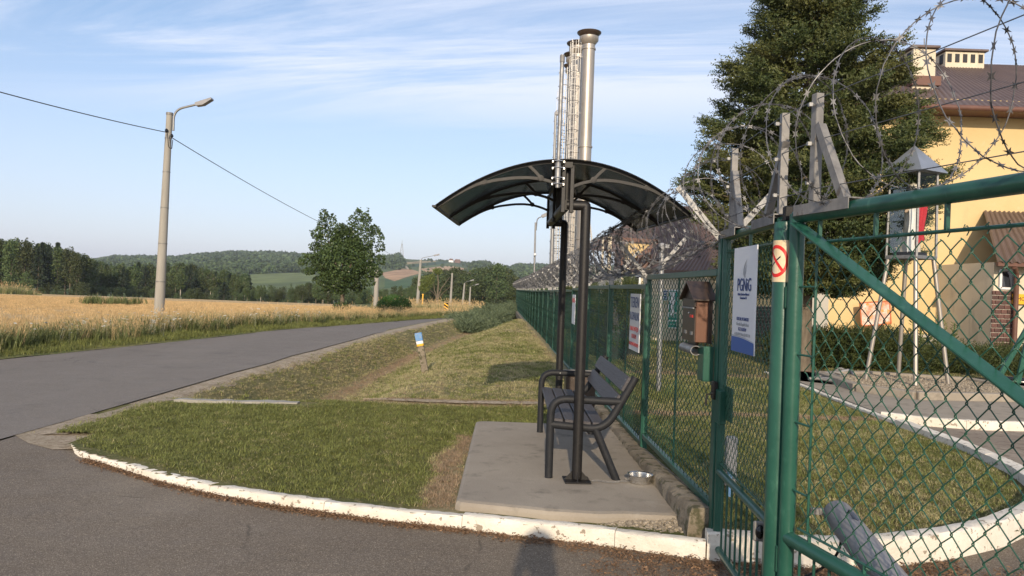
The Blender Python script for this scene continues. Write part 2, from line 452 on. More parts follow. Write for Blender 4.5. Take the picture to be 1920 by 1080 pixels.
m_brick = mat('dark_clinker_brick', (.115, .050, .038), (.07, .035, .03), 9, .7, isl=.35)
m_mortar = mat('mortar', (.42, .38, .33), (.36, .33, .28), 9, .95)
m_dark = mat('dark_opening', (.012, .012, .014), None, rough=.6)
m_glass = mat('window_glass', (.03, .035, .045), None, rough=.05, spec=.9)
m_bark = mat('bark', (.10, .078, .055), (.17, .14, .10), 14, .95, bump=.9, bscale=30, stretch=(1, 1, .3))
m_birch = mat('pale_bark', (.42, .38, .31), (.26, .23, .19), 6, .9)
m_yel = mat('signal_yellow', (.80, .42, .01), (.72, .36, .02), 8, .5)
m_zinc = mat('zinc_sheet', (.33, .36, .41), (.27, .30, .34), 2, .4, .55)
m_bluep = mat('faded_blue_paint', (.11, .24, .46), (.16, .30, .50), 16, .8, c3=(.36, .33, .28), s3=22, t3=.56, w3=.06)
m_stone = mat('pebbles', (.20, .17, .13), (.33, .28, .21), 30, .9, isl=.35)
m_rust = leafmat('dry_litter', (.09, .048, .028), (.21, .13, .075), .05, .9)
m_pave = ground_mat('yard_paving', (.24, .20, .16), (.30, .255, .205), (.17, .135, .105), 1.2, 9, .5, 50)
m_brownred = mat('drying_red_mulch', (.18, .085, .06), (.25, .14, .10), 7, .95, bump=1, bscale=40)
m_poster = mat('poster_print', (.70, .66, .60), (.62, .16, .05), 3.2, .5, c3=(.60, .28, .07), s3=5, t3=.55, w3=.05)
m_skin = mat('skin', (.55, .34, .25), None, rough=.5)
m_cloth = mat('navy_cloth', (.05, .06, .09), (.07, .08, .11), 20, .9)
m_hair = mat('dark_hair', (.03, .02, .015), None, rough=.6)
l_grass = leafmat('grass_blades', (.115, .160, .036), (.23, .235, .075), .35, .65, .45)
l_dry = leafmat('dry_grass_blades', (.34, .315, .14), (.50, .43, .225), .3, .7, .25)
l_brown = leafmat('brown_dead_grass', (.25, .175, .11), (.38, .28, .18), .2, .8, .25)
l_straw = leafmat('straw_stems', (.50, .36, .18), (.68, .50, .27), .3, .7, .2)
l_weed = leafmat('weed_leaves', (.085, .13, .035), (.19, .205, .08), .35, .6, .25)
l_flower = leafmat('white_umbels', (.60, .60, .52), (.7, .7, .62), .3, .8, .1)
l_spruce = leafmat('spruce_needles', (.030, .054, .019), (.105, .125, .038), .10, .55, .0, c3=(.12, .12, .035))
l_maple = leafmat('maple_leaves', (.032, .058, .020), (.10, .145, .050), .2, .35, .0)
l_for = leafmat('forest_leaves', (.042, .070, .024), (.105, .130, .046), .2, .6, .35, obj_var=.02)
l_con = leafmat('conifer_needles', (.024, .042, .024), (.05, .07, .034), .1, .6, .3)
l_jun = leafmat('juniper_needles', (.055, .085, .045), (.17, .21, .12), .15, .6, .0)
l_hedge = leafmat('yew_needles', (.030, .050, .016), (.085, .10, .025), .1, .6, .0)
l_bush = leafmat('bright_bush_leaves', (.04, .105, .016), (.075, .16, .03), .25, .5, .0)
l_wood = leafmat('hill_wood_leaves', (.040, .072, .028), (.080, .115, .042), .1, .7, .35)

def poly_mat(name):
    m, t, b, o = new_mat(name)
    b.inputs['Base Color'].default_value = (.016, .016, .015, 1); b.inputs['Roughness'].default_value = .16
    tr = N(t, 'ShaderNodeBsdfTransparent'); tr.inputs[0].default_value = (.24, .235, .22, 1)
    ms = N(t, 'ShaderNodeMixShader'); ms.inputs[0].default_value = .5
    t.links.new(b.outputs[0], ms.inputs[1]); t.links.new(tr.outputs[0], ms.inputs[2]); t.links.new(ms.outputs[0], o.inputs[0])
    return m
m_poly = poly_mat('smoked_polycarbonate')
def clear_mat(name):
    m, t, b, o = new_mat(name)
    g = N(t, 'ShaderNodeBsdfGlossy'); g.inputs['Roughness'].default_value = .03; g.inputs['Color'].default_value = (.9, .93, .95, 1)
    tr = N(t, 'ShaderNodeBsdfTransparent'); tr.inputs[0].default_value = (.93, .95, .94, 1)
    lw = N(t, 'ShaderNodeLayerWeight', i_Blend=.25)
    ms = N(t, 'ShaderNodeMixShader')
    t.links.new(M(t, 'ADD', M(t, 'MULTIPLY', lw.outputs['Fresnel'], .18), .02), ms.inputs[0])
    t.links.new(tr.outputs[0], ms.inputs[1]); t.links.new(g.outputs[0], ms.inputs[2]); t.links.new(ms.outputs[0], o.inputs[0])
    return m
m_clear = clear_mat('clear_glazing')

def text(s_, size, mt, parent, loc, rot, align='CENTER', name='lettering', sx=1.0, ext=.0006):
    c = bpy.data.curves.new(name, 'FONT'); c.body = s_; c.size = size; c.align_x = align; c.align_y = 'CENTER'; c.extrude = ext
    c.materials.append(mt); c.resolution_u = 3
    tmp = bpy.data.objects.new('tmp', c); sc.collection.objects.link(tmp); bpy.context.view_layer.update()
    me = bpy.data.meshes.new_from_object(tmp.evaluated_get(bpy.context.evaluated_depsgraph_get())); me.name = name
    bpy.data.objects.remove(tmp)
    o = bpy.data.objects.new(name, me); sc.collection.objects.link(o)
    o.parent = parent
    org = ORG.get(parent.name, Vector((0, 0, 0))); o.location = Vector(loc) - org; o.rotation_euler = rot
    o.scale = (sx, 1, 1)
    return o

# ================================================================== shape of the land
K = [(-4.02, 6.80), (-3.72, 6.50), (-3.30, 6.22), (-2.69, 5.80), (-2.15, 5.50), (-1.67, 5.30), (-1.27, 5.17), (-.77, 5.02), (-.30, 4.92), (.53, 4.72), (1.22, 4.50),
     (1.8, 4.47), (2.3, 4.52), (2.8, 4.70), (3.3, 4.96), (3.85, 5.36), (4.4, 5.95), (4.68, 6.7), (4.85, 7.8), (4.9, 9.2)]
K2 = [(4.9, 9.2), (4.95, 10.6), (5.1, 12.7), (5.2, 15.0)]
kx = np.array([p[0] for p in K[:16]]); ky = np.array([p[1] for p in K[:16]])
RR = [(-30, -5.4), (0, -4.9), (5.9, -4.75), (7.4, -4.76), (9.0, -4.70), (11.8, -4.70), (16.1, -4.56), (23.3, -4.28), (33, -3.74), (41.5, -3.1), (52, -1.2), (64, 2.6), (80, 10), (100, 22)]
RL = [(-30, -11.6), (0, -10.6), (13.4, -9.12), (16.1, -8.6), (20.4, -7.85), (28.7, -6.75), (36, -6.0), (43, -5.3), (52, -3.8), (64, -.6), (80, 6.2), (100, 18)]
def rr(y): return np.interp(y, [p[0] for p in RR], [p[1] for p in RR])
def rl(y): return np.interp(y, [p[0] for p in RL], [p[1] for p in RL])
def FX(y): return 1.31 - .0178 * (y - 4.65)
def slope_down(y): return -.024 * np.clip(np.asarray(y, float) - 24, 0, 176)
RIDGE = [(-900, 14), (-300, 12), (0, 12), (170, 17), (215, 26), (260, 28), (330, 29), (370, 36), (410, 41), (450, 43), (520, 44), (560, 43), (620, 40), (680, 40), (715, 45), (740, 49), (770, 47), (800, 47), (850, 45), (890, 42), (940, 38), (1000, 38), (1100, 40), (1300, 36), (1900, 30), (3000, 24)]
def far_z(x, y):
    u = x / np.maximum(y, 1.0)
    px = 960 + 1400 * u
    rd = np.interp(px, [p[0] for p in RIDGE], [p[1] for p in RIDGE])
    zr = 1.6 + rd / 1400 * 1700
    t = np.clip((y - 320) / 1380, 0, 1)
    z = -8 + (zr + 8) * t ** 1.25
    z = np.where(y > 1700, zr - (y - 1700) * .03, z)
    return z
def ground_z(x, y):
    x = np.asarray(x, float); y = np.asarray(y, float)
    z = slope_down(y) - 4.0 * sm(170, 320, y)
    z = np.where(y > 320, far_z(x, y), z)
    return z
def ditch(x, y):
    """lawn strip between road and fence"""
    a = rr(y); d = .60 * sm(9.5, 10.8, y)
    xd = a + 1.12 + .25 * sm(10, 14, y)
    left = -.02 - d * sm(0, 1, (x - a - .28) / (xd - a - .36))
    rgt = -d + (d + .10 + .04 * sm(12, 30, y)) * sm(0, 1, (x - xd - .12) / (2.35 + .35 * sm(12, 30, y))) ** 1.0
    z = np.where(x < xd, left, rgt)
    flat = .05 + .03 * np.clip((x + 4) / 5, 0, 1) - .06 * sm(.6, 0, x - a)
    t = sm(9.3, 10.0, y)
    return flat * (1 - t) + z * t + slope_down(y) * .35
def vnoise(x, y, s, seed=0):
    r = np.random.default_rng(seed + 100); a = 0
    for i in range(5):
        k = s * (1.7 ** i); th = r.uniform(0, 6.28); ph = r.uniform(0, 6.28, 2)
        a = a + np.sin(x * k * math.cos(th) + y * k * math.sin(th) + ph[0]) * np.sin(-x * k * math.sin(th) * 1.1 + y * k * math.cos(th) + ph[1]) * .75 ** i
    return a / 2.2
def inpoly(px, py, poly):
    px = np.asarray(px, float); py = np.asarray(py, float); ins = np.zeros(px.shape, bool)
    n = len(poly); j = n - 1
    for i in range(n):
        xi, yi = poly[i]; xj, yj = poly[j]
        c = ((yi > py) != (yj > py)) & (px < (xj - xi) * (py - yi) / ((yj - yi) + 1e-12) + xi)
        ins ^= c; j = i
    return ins
def grid(name, xs, ys, zf, mat_, keep=None, attrs=None, smooth=True):
    X, Y = np.meshgrid(xs, ys); Z = zf(X, Y)
    V = np.stack([X, Y, Z], -1).reshape(-1, 3); nx, ny = len(xs), len(ys)
    i = np.arange(nx - 1)[None, :] + nx * np.arange(ny - 1)[:, None]
    F = np.stack([i, i + 1, i + 1 + nx, i + nx], -1).reshape(-1, 4)
    if keep is not None:
        c = V[F].mean(1); F = F[keep(c[:, 0], c[:, 1])]
    me = fastmesh(name, V, F, mat_, None if attrs is None else {k: (t, f(X, Y).ravel() if t == 'FLOAT' else f(X, Y)) for k, (t, f) in attrs.items()})
    if smooth: me.polygons.foreach_set('use_smooth', [True] * len(me.polygons))
    o = link(name, me); return o

# ---- far hills with their patchwork of fields (land colours, held on the land itself)
def px_of(x, y, z):
    u = x / y; v = (z - 1.6) / y
    U = u * math.cos(TILT) + v * math.sin(TILT); W = -u * math.sin(TILT) + v * math.cos(TILT)
    return 960 + 1400 * U, 540 - 1400 * W
FIELDS = [
 ([(715, 512), (756, 503.5), (775, 506), (792, 511.5), (770, 517), (740, 527), (722, 521)], (.42, .27, .16)),
 ([(787, 504), (829, 499), (850, 499), (878, 504), (863, 507), (829, 512), (799, 510)], (.44, .30, .18)),
 ([(756, 502), (767, 497), (826, 490), (850, 491.5), (817, 496.5), (770, 501.5)], (.05, .085, .045)),
 ([(852, 493), (895, 496), (890, 501), (862, 499)], (.07, .10, .05)),
 ([(759, 496), (760, 491.5), (790, 489.5), (820, 489), (816, 491), (780, 494)], (.34, .27, .15)),
 ([(850, 488.5), (895, 494), (890, 496), (850, 491)], (.30, .26, .14)),
 ([(861, 509), (890, 511), (884, 515), (850, 514)], (.36, .27, .16)),
 ([(722, 522), (740, 528), (800, 513), (845, 515), (800, 540), (720, 540)], (.07, .12, .055)),
 ([(750, 492), (754, 492), (769, 505), (764, 505)], (.50, .42, .30)),
 ([(918, 498), (965, 499), (960, 503), (925, 508)], (.11, .15, .06)),
 ([(440, 524), (470, 515), (545, 511), (600, 516), (600, 526), (480, 532)], (.15, .18, .07)),
 ([(465, 498), (505, 492), (540, 498), (520, 503)], (.17, .17, .08)),
]
WOODS = [
 [(-400, 440), (330, 440), (560, 440), (620, 440), (640, 520), (560, 511), (470, 514), (430, 526), (330, 528), (160, 540), (-400, 540)],
 [(735, 492), (752, 492), (757, 501), (745, 506), (715, 504), (700, 480), (735, 480)],
 [(879, 503), (893, 498), (918, 498), (920, 510), (884, 511)],
 [(895, 492), (975, 497), (975, 501), (935, 499), (897, 497)],
 [(925, 512), (955, 509), (975, 500), (1300, 480), (1300, 545), (925, 530)],
 [(735, 480), (766, 478), (766, 484), (735, 486)],
]
FARPTS = {}
def far_color(X, Y):
    Z = far_z(X, Y); PX, PY = px_of(X, Y, Z)
    C = np.zeros(X.shape + (4,)); C[..., 3] = 1
    n = vnoise(X, Y, .004, 3)[..., None]; g = np.array([.105, .135, .055]) * (1 + .18 * n)
    C[..., :3] = g
    for p, c in FIELDS:
        k = inpoly(PX, PY, p); C[k, :3] = np.array(c)
    for p in WOODS:
        k = inpoly(PX, PY, p); C[k, :3] = (.035, .055, .03)
    return C
def vcol_mat(name):
    m, t, b, o = new_mat(name); b.inputs['Roughness'].default_value = .95; b.inputs['Specular IOR Level'].default_value = .1
    a = N(t, 'ShaderNodeAttribute', attribute_name='land'); tc = N(t, 'ShaderNodeTexCoord')
    mp = N(t, 'ShaderNodeMapping'); mp.inputs['Scale'].default_value = (.05, .012, .02); t.links.new(tc.outputs['Object'], mp.inputs[0])
    n = N(t, 'ShaderNodeTexNoise', i_Scale=1.5, i_Detail=8.0); t.links.new(mp.outputs[0], n.inputs['Vector'])
    r = N(t, 'ShaderNodeMapRange'); r.inputs[1].default_value = .3; r.inputs[2].default_value = .7; r.inputs[3].default_value = .75; r.inputs[4].default_value = 1.2
    t.links.new(n.outputs[0], r.inputs[0]); hs = N(t, 'ShaderNodeHueSaturation'); t.links.new(r.outputs[0], hs.inputs['Value'])
    t.links.new(a.outputs['Color'], hs.inputs['Color']); t.links.new(hs.outputs[0], b.inputs['Base Color']); return m
us = np.concatenate([np.linspace(-1.6, -.72, 40), np.linspace(-.70, -.30, 120), np.linspace(-.298, .10, 340), np.linspace(.11, 1.6, 90)])
ysf = np.concatenate([np.linspace(320, 600, 40), np.linspace(607, 1700, 230), np.linspace(1750, 4200, 20)])
U, YY = np.meshgrid(us, ysf); XX = U * YY; ZZ = far_z(XX, YY)
V = np.stack([XX, YY, ZZ], -1).reshape(-1, 3); nx, ny = len(us), len(ysf)
i = np.arange(nx - 1)[None, :] + nx * np.arange(ny - 1)[:, None]
F = np.stack([i, i + 1, i + 1 + nx, i + nx], -1).reshape(-1, 4)
me = fastmesh('hills', V, F, vcol_mat('hill_land'), {'land': ('FLOAT_COLOR', far_color(XX, YY).reshape(-1, 4))})
me.polygons.foreach_set('use_smooth', [True] * len(me.polygons))
tag(link('hills', me), kind='structure')

# ---- ground sheet under everything near
gx = np.concatenate([np.linspace(-520, -60, 24), np.linspace(-55, 60, 70), np.linspace(70, 520, 20)])
gy = np.concatenate([np.linspace(-60, 0, 7), np.linspace(3, 120, 60), np.linspace(124, 330, 40)])
o = grid('ground', gx, gy, lambda x, y: ground_z(x, y) - .75 - .3 * ((y > 30) & (x > rr(y)) & (x < 3)), m_verge)
tag(o, kind='structure')

# ---- driveway, road
def strip(name, pts_l, pts_r, z, mt, zf=None, nseg=1):
    vs = []; fs = []
    for (a, b) in zip(pts_l, pts_r):
        for t in np.linspace(0, 1, nseg + 1):
            x = lerp(a[0], b[0], t); y = lerp(a[1], b[1], t); vs.append((x, y, (zf(x, y) if zf else 0) + z))
    k = nseg + 1
    for j in range(len(pts_l) - 1):
        for t in range(nseg): fs.append((j * k + t, j * k + t + 1, j * k + k + t + 1, j * k + k + t))
    m_ = MB().add(vs, fs); o = obj(name, m_, mt, kind='structure'); return o
ry = np.concatenate([np.linspace(-30, 7, 8), np.linspace(8, 100, 60)])
def road_z(x, y): return slope_down(y) * .9
road = strip('road', [(rl(y) - .02 * math.sin(y * 3), y) for y in ry], [(rr(y) + .03 * math.sin(y * 2.3) + .02 * math.sin(y * 7.1), y) for y in ry], .006, m_road, road_z, 6)
KD = [(-5.6, 7.9), (-4.75, 7.8), (-4.4, 7.4), (-4.15, 7.15)] + K[:16] + [(4.4, 5.95)]
dl = [(x, -14) for x in np.linspace(-9, 1.2, 30)]
xs_ = np.linspace(-4.75, 14.0, 90)
kdx = [p[0] for p in KD] + [6, 14.5]; kdy = [p[1] for p in KD] + [6.5, 6.5]
drv = strip('driveway', [(x, -14) for x in xs_], [(x, float(np.interp(x, kdx, kdy)) + .06) for x in xs_], 0.0, m_drive, nseg=8)
obj('gravel_corner', MB().add([(-5.1, 7.55, .002), (-4.45, 6.95, .003), (-4.08, 6.72, .004), (-3.7, 6.75, .02), (-3.6, 7.6, .03), (-4.3, 8.4, .02), (-4.9, 8.5, .0)], [tuple(range(7))]), m_gravel, kind='structure')
# ---- paving inside the yard
yp = [(4.3, 5.9), (4.9, 7.0), (4.95, 9.3), (5.0, 10.6), (5.15, 12.7), (5.3, 14.9), (9.2, 15.1), (13, 12.8), (20, 12), (16, 6.3)]
o = obj('yard_paving', MB().add([(a, b, .008) for a, b in yp], [tuple(range(len(yp)))]), m_pave, kind='structure')

# ---- lawn strip, yard lawn
def lawn_keep(x, y): return (y > np.interp(x, kx, ky) + .03) & (x > rr(y) - .25) & (x < FX(y) + .05) & ~((x < -3.95) & (y < 7.25 - (x + 3.95) * .2))
def lawn_z(x, y): return ditch(x, y) + .012 * vnoise(x, y, 2.2, 5)
def dry_outer(x, y):
    a = sm(9.3, 10.4, y) * (.45 + .3 * vnoise(x, y, .9, 2))
    a = np.maximum(a, 1.25 * sm(.20, .06, np.abs(x + .44 + .04 * np.sin(y * 5) + .05 * np.sin(y * 2.3)) ) * (y < 7.6) * (y > 4.9))      # dead strip beside slab
    a = np.maximum(a, 1.1 * sm(.30, .12, np.abs(y - 9.75 - .08 * np.sin(x * 2))) * (x > -2.2))                   # bare line across
    xd = rr(y) + 1.25
    a = np.maximum(a, 1.1 * sm(.42, .1, np.abs(x - xd - .1)) * (y > 10))                                        # ditch bottom
    a = np.maximum(a, .8 * sm(.5, .15, FX(y) - x) * (y > 8))
    a = np.maximum(a, .5 * (y > 9.8) * (x < xd) )
    return np.clip(a, 0, 1.3)
lx = np.linspace(-5.0, 1.42, 120)
ly = np.concatenate([np.linspace(4.4, 12, 130), np.linspace(12.1, 30, 120), np.linspace(30.4, 62, 70)])
lawn = grid('lawn', lx, ly, lawn_z, m_lawn, lawn_keep, {'dry': ('FLOAT', dry_outer)})
tag(lawn, kind='structure')
YL = [(1.2, 4.55)] + K[11:] + K2[1:] + [(6.6, 24), (8, 28.0), (2.0, 28.5), (.95, 28)]
def yl_keep(x, y): return (inpoly(x, y, YL) | ((y > 12.2) & (x > FX(y)) & (y < 62) & (x < 40) & ~inpoly(x, y, yp))) & (x > FX(y) - .1)
def yl_z(x, y): return .075 + .012 * vnoise(x, y, 2.0, 9) + slope_down(y) * .3
def dry_in(x, y):
    a = 1.1 * sm(.22, .1, np.abs(y - 9.3 - .06 * x)) + sm(.5, .2, np.abs(y - 14.2)) * .9 + .25 + .25 * vnoise(x, y, 1.1, 4)
    return np.clip(a, 0, 1.2)
o = grid('yard_lawn', np.concatenate([np.linspace(.2, 6.6, 110), np.linspace(6.8, 40, 60)]), np.concatenate([np.linspace(4.4, 14, 150), np.linspace(14.2, 62, 90)]), yl_z, m_yardlawn, yl_keep, {'dry': ('FLOAT', dry_in)})
tag(o, kind='structure')

# ---- gravel shoulders along the road
def shoulder(side):
    L = []; Rr = []
    for y in np.concatenate([np.linspace(7.3, 30, 190), np.linspace(30.3, 60, 90)]):
        wv = .46 + .04 * math.sin(y * .9) + random.uniform(-.03, .03)
        a = float(rr(y)) - .12; b = float(rr(y)) + wv
        L.append((a, y)); Rr.append((b, y))
    return L, Rr
L, Rr_ = shoulder(1)
o = strip('gravel_shoulder', L, Rr_, 0.0, m_gravel, lambda x, y: (np.minimum(float(ditch(np.array(x), np.array(y))), 0.02) + .022 * min(1, (y - 7.3) / .6) * (1 if x < rr(y) + .40 else -.2) if x > rr(y) + .05 else float(slope_down(y)) * .35 - .01), 4)

# ---- verge and wheat field beyond the road
def fe(y): return rl(y) - 1.9 - .5 * sm(20, 40, y)                     # field edge
def vz(x, y): return slope_down(y) * .9 + .02 + .1 * sm(0, 1.2, rl(y) - x) + .03 * vnoise(x, y, 1.3, 8)
vy = np.concatenate([np.linspace(-30, 10, 10), np.linspace(11, 62, 90), np.linspace(63, 100, 20)])
L = [(float(fe(y)) - 1.2, y) for y in vy]; Q = [(float(rl(y)) + .08, y) for y in vy]
vg = strip('verge', L, Q, -.01, m_verge, lambda x, y: float(vz(np.array(x), np.array(y))), 8)
def wz(x, y): return slope_down(y) * 1.0 + .05 + .05 * sm(30, 200, y) * vnoise(x, y, .15, 3)
def wkeep(x, y): return (x < fe(y)) & (y < 152 + .0 * x + 6 * vnoise(x, y, .02, 1)) & (x > -260) & ((x < -12) | (y < 150)) & (x < -.22 * y + 2)
wf = grid('wheat_field', np.concatenate([np.linspace(-262, -60, 70), np.linspace(-59, -6, 190)]), np.concatenate([np.linspace(-30, 10, 20), np.linspace(10.3, 60, 170), np.linspace(61, 156, 80)]), lambda x, y: wz(x, y) + .06 + .03 * vnoise(x, y, 3.0, 12), m_wheat, wkeep)
tag(wf, kind='structure')

# ================================================================== scattering (stuff nobody could count)
stash = bpy.data.collections.new('tufts')          # instance sources, not linked to the scene
def tuft_mesh(name, n, h, wd, spread, lean, mt, seg=2, head=None, r=None):
    r = r or rng; V = []; F = []
    for i in range(n):
        a = r.uniform(0, 6.28); p = np.array([math.cos(a), math.sin(a), 0]) * spread * math.sqrt(r.uniform(0, 1))
        b = r.uniform(0, 6.28); d = np.array([math.cos(b), math.sin(b), 0]); s_ = np.array([-d[1], d[0], 0])
        hh = h * r.uniform(.55, 1.15); ln = lean * r.uniform(.2, 1.3) * hh; w_ = wd * r.uniform(.7, 1.3)
        k = len(V)
        V += [p - s_ * w_, p + s_ * w_]
        m_ = p + d * ln * .35 + np.array([0, 0, hh * .6]); V += [m_ - s_ * w_ * .8, m_ + s_ * w_ * .8]
        t_ = p + d * ln + np.array([0, 0, hh]); V += [t_]
        F += [(k, k + 1, k + 3, k + 2), (k + 2, k + 3, k + 4)]
        if head:
            for j in range(2):
                k = len(V); e = s_ if j else np.array([0, 0, 1.]) * 0 + d
                q = t_
                V += [q - e * head[0], q + e * head[0], q + d * ln * .15 + e * head[0] * .6 + np.array([0, 0, head[1]]), q + d * ln * .15 - e * head[0] * .6 + np.array([0, 0, head[1]])]
                F += [(k, k + 1, k + 2, k + 3)]
    me = bpy.data.meshes.new(name); me.from_pydata([tuple(v) for v in V], [], F); me.materials.append(mt); me.update(); return me
def make_set(name, meshes):
    c = bpy.data.collections.new(name); stash.children.link(c)
    for i, me in enumerate(meshes):
        o = bpy.data.objects.new(name, me); c.objects.link(o)
    return c
def scatter_group(coll):
    g = bpy.data.node_groups.new('scatter', 'GeometryNodeTree')
    g.interface.new_socket('Geometry', in_out='INPUT', socket_type='NodeSocketGeometry')
    g.interface.new_socket('Geometry', in_out='OUTPUT', socket_type='NodeSocketGeometry')
    i = g.nodes.new('NodeGroupInput'); o = g.nodes.new('NodeGroupOutput')
    ip = g.nodes.new('GeometryNodeInstanceOnPoints'); ci = g.nodes.new('GeometryNodeCollectionInfo')
    ci.inputs['Collection'].default_value = coll; ci.inputs['Separate Children'].default_value = True; ci.inputs['Reset Children'].default_value = True
    ip.inputs['Pick Instance'].default_value = True
    def na(nm, typ):
        n = g.nodes.new('GeometryNodeInputNamedAttribute'); n.data_type = typ; n.inputs['Name'].default_value = nm; return n.outputs[0]
    g.links.new(i.outputs[0], ip.inputs['Points']); g.links.new(ci.outputs[0], ip.inputs['Instance'])
    g.links.new(na('idx', 'INT'), ip.inputs['Instance Index'])
    g.links.new(na('rot', 'FLOAT_VECTOR'), ip.inputs['Rotation']); g.links.new(na('scl', 'FLOAT'), ip.inputs['Scale'])
    g.links.new(ip.outputs[0], o.inputs[0]); return g
def scatter(name, P_, coll, scl, tilt=.15, kind='stuff', label=None, cat=None, idx=None, zrot=None):
    P_ = np.asarray(P_, np.float32); n = len(P_)
    me = bpy.data.meshes.new(name); me.vertices.add(n); me.vertices.foreach_set('co', P_.ravel())
    rot = np.stack([rng.normal(0, tilt, n), rng.normal(0, tilt, n), rng.uniform(0, 6.28, n)], -1)
    a = me.attributes.new('rot', 'FLOAT_VECTOR', 'POINT'); a.data.foreach_set('vector', rot.astype(np.float32).ravel())
    a = me.attributes.new('scl', 'FLOAT', 'POINT'); a.data.foreach_set('value', np.broadcast_to(scl, (n,)).astype(np.float32))
    a = me.attributes.new('idx', 'INT', 'POINT'); a.data.foreach_set('value', (rng.integers(0, len(coll.objects), n) if idx is None else idx).astype(np.int32))
    o = link(name, me); md = o.modifiers.new('scatter', 'NODES'); md.node_group = scatter_group(coll)
    return tag(o, label, cat, kind=kind)
def pts_in(n, x0, x1, y0, y1): return rng.uniform(x0, x1, n), rng.uniform(y0, y1, n)

c_green = make_set('grass_tuft', [tuft_mesh('grass_tuft', 13, .021, .0019, .04, 1.5, l_grass) for _ in range(5)])
c_dry = make_set('dry_tuft', [tuft_mesh('dry_tuft', 12, .019, .0018, .04, 1.8, l_dry) for _ in range(5)])
c_dead = make_set('dead_tuft', [tuft_mesh('dead_tuft', 14, .022, .0020, .05, 2.6, l_brown) for _ in range(4)])
def lawn_scatter(name, label, x, y, keep, zf, dryf, dens_s, kz=1.0):
    k = keep(x, y); x, y = x[k], y[k]; d = dryf(x, y) + .22 * rng.normal(size=len(x)); n2 = vnoise(x, y, 2.6, 31)
    z = zf(x, y) - .004; P_ = np.stack([x, y, z], -1)
    dist = np.clip(y / 7, 1, 3.2)
    g = (d + .30 * np.clip(n2 + .1, 0, 1) < .42); r_ = ~g & (d < .82); b = ~g & ~r_
    scatter(name, P_[g], c_green, rng.uniform(.55, 1.5, g.sum()) ** 1.2 * kz * (1 + .9 * np.clip(vnoise(x[g], y[g], 4.5, 77), 0, 1) ** 2) * dist[g] ** .5, label=label + ', the green blades', cat='grass')
    scatter('dry_' + name, P_[r_], c_dry, rng.uniform(.7, 1.4, r_.sum()) * kz * dist[r_] ** .5, label=label + ', the dry yellow blades', cat='grass')
    if b.sum(): scatter('dead_' + name, P_[b], c_dead, rng.uniform(.6, 1.2, b.sum()) * kz * dist[b] ** .45, label=label + ', the dead brown litter', cat='grass')
def not_slab(x, y): return ~((x > -.36) & (x < 1.5) & (y > 4.7) & (y < 8.2))
def notbare(x, y): return ~((np.abs(y - 9.75 - .08 * np.sin(x * 2)) < .16) & (x > -2.2) & (rng.uniform(size=x.shape) > .2))
def outer_keep(x, y): return lawn_keep(x, y) & not_slab(x, y) & (x < FX(y) - .16) & (y > np.interp(x, kx, ky) + .17) & notbare(x, y) & (x > rr(y) + .33 + rng.normal(0, .09, x.shape)) & ~((x < -2.4) & (y > 9.1) & (y < 9.6))
xa, ya = pts_in(42000, -4.9, 1.3, 4.7, 10); xb, yb = pts_in(26000, -4.9, 1.3, 10, 24); xc, yc = pts_in(16000, -4.9, 1.3, 24, 58)
lawn_scatter('short_grass', 'mown grass between the kerb and the ditch', xa, ya, outer_keep, lawn_z, dry_outer, 1)
lawn_scatter('bank_grass', 'mown parched grass on the bank beside the fence', np.concatenate([xb, xc]), np.concatenate([yb, yc]), outer_keep, lawn_z, dry_outer, 1)
xa, ya = pts_in(36000, 1.4, 5.2, 4.7, 14); xb, yb = pts_in(12000, 1.2, 11, 14, 30)
lawn_scatter('yard_grass', 'mown grass inside the fence', np.concatenate([xa, xb]), np.concatenate([ya, yb]), lambda x, y: yl_keep(x, y) & (x > FX(y) + .2) & inpoly(x, y, [(1.3, 4.72), (2.3, 4.72), (2.8, 4.9), (3.3, 5.16), (3.8, 5.55), (4.2, 6.0), (4.5, 6.8), (4.68, 7.8), (4.75, 10.6), (4.9, 12.7), (5.2, 15.1), (9.3, 15.3), (13, 13.2), (14, 30), (.8, 30)]), yl_z, dry_in, 1)

c_long = make_set('long_grass', [tuft_mesh('long_grass', 14, .40, .004, .09, .5, l_dry) for _ in range(3)] + [tuft_mesh('long_grass', 16, .32, .008, .11, .6, l_weed) for _ in range(9)] + [tuft_mesh('seed_grass', 9, .5, .003, .08, .35, l_straw, head=(.006, .06)) for _ in range(2)])
c_mid = make_set('verge_tuft', [tuft_mesh('verge_tuft', 16, .12, .004, .09, .8, l_grass) for _ in range(4)])
c_umb = make_set('umbel', [tuft_mesh('umbel', 4, .4, .003, .06, .3, l_weed, head=(.001, .001)) for _ in range(1)])
yv = rng.uniform(8, 62, 26000); t = rng.uniform(0, 1, 26000); xv = rl(yv) - .1 - t * 3.4
kk = rng.uniform(size=26000) < np.clip((xv - (rl(yv) - 3.4)) / .3, .3, 1)
near = (rl(yv) - xv) < .75 + .2 * np.sin(yv * 1.7)
P_ = np.stack([xv, yv, vz(xv, yv) - .03], -1)
a = near & kk; scatter('verge_grass', P_[a], c_mid, rng.uniform(.5, 1.3, a.sum()), label='short green grass along the far edge of the road', cat='grass')
big = .55 + .5 * np.clip(vnoise(xv, yv, .55, 17), -.6, 1)
b = ~near & kk & (t < .8); scatter('tall_verge_grass', P_[b], c_long, (rng.uniform(.5, 1.15, b.sum()) * (.75 + .5 * big[b])), label='tall dry grasses and weeds between the road and the wheat', cat='grass')
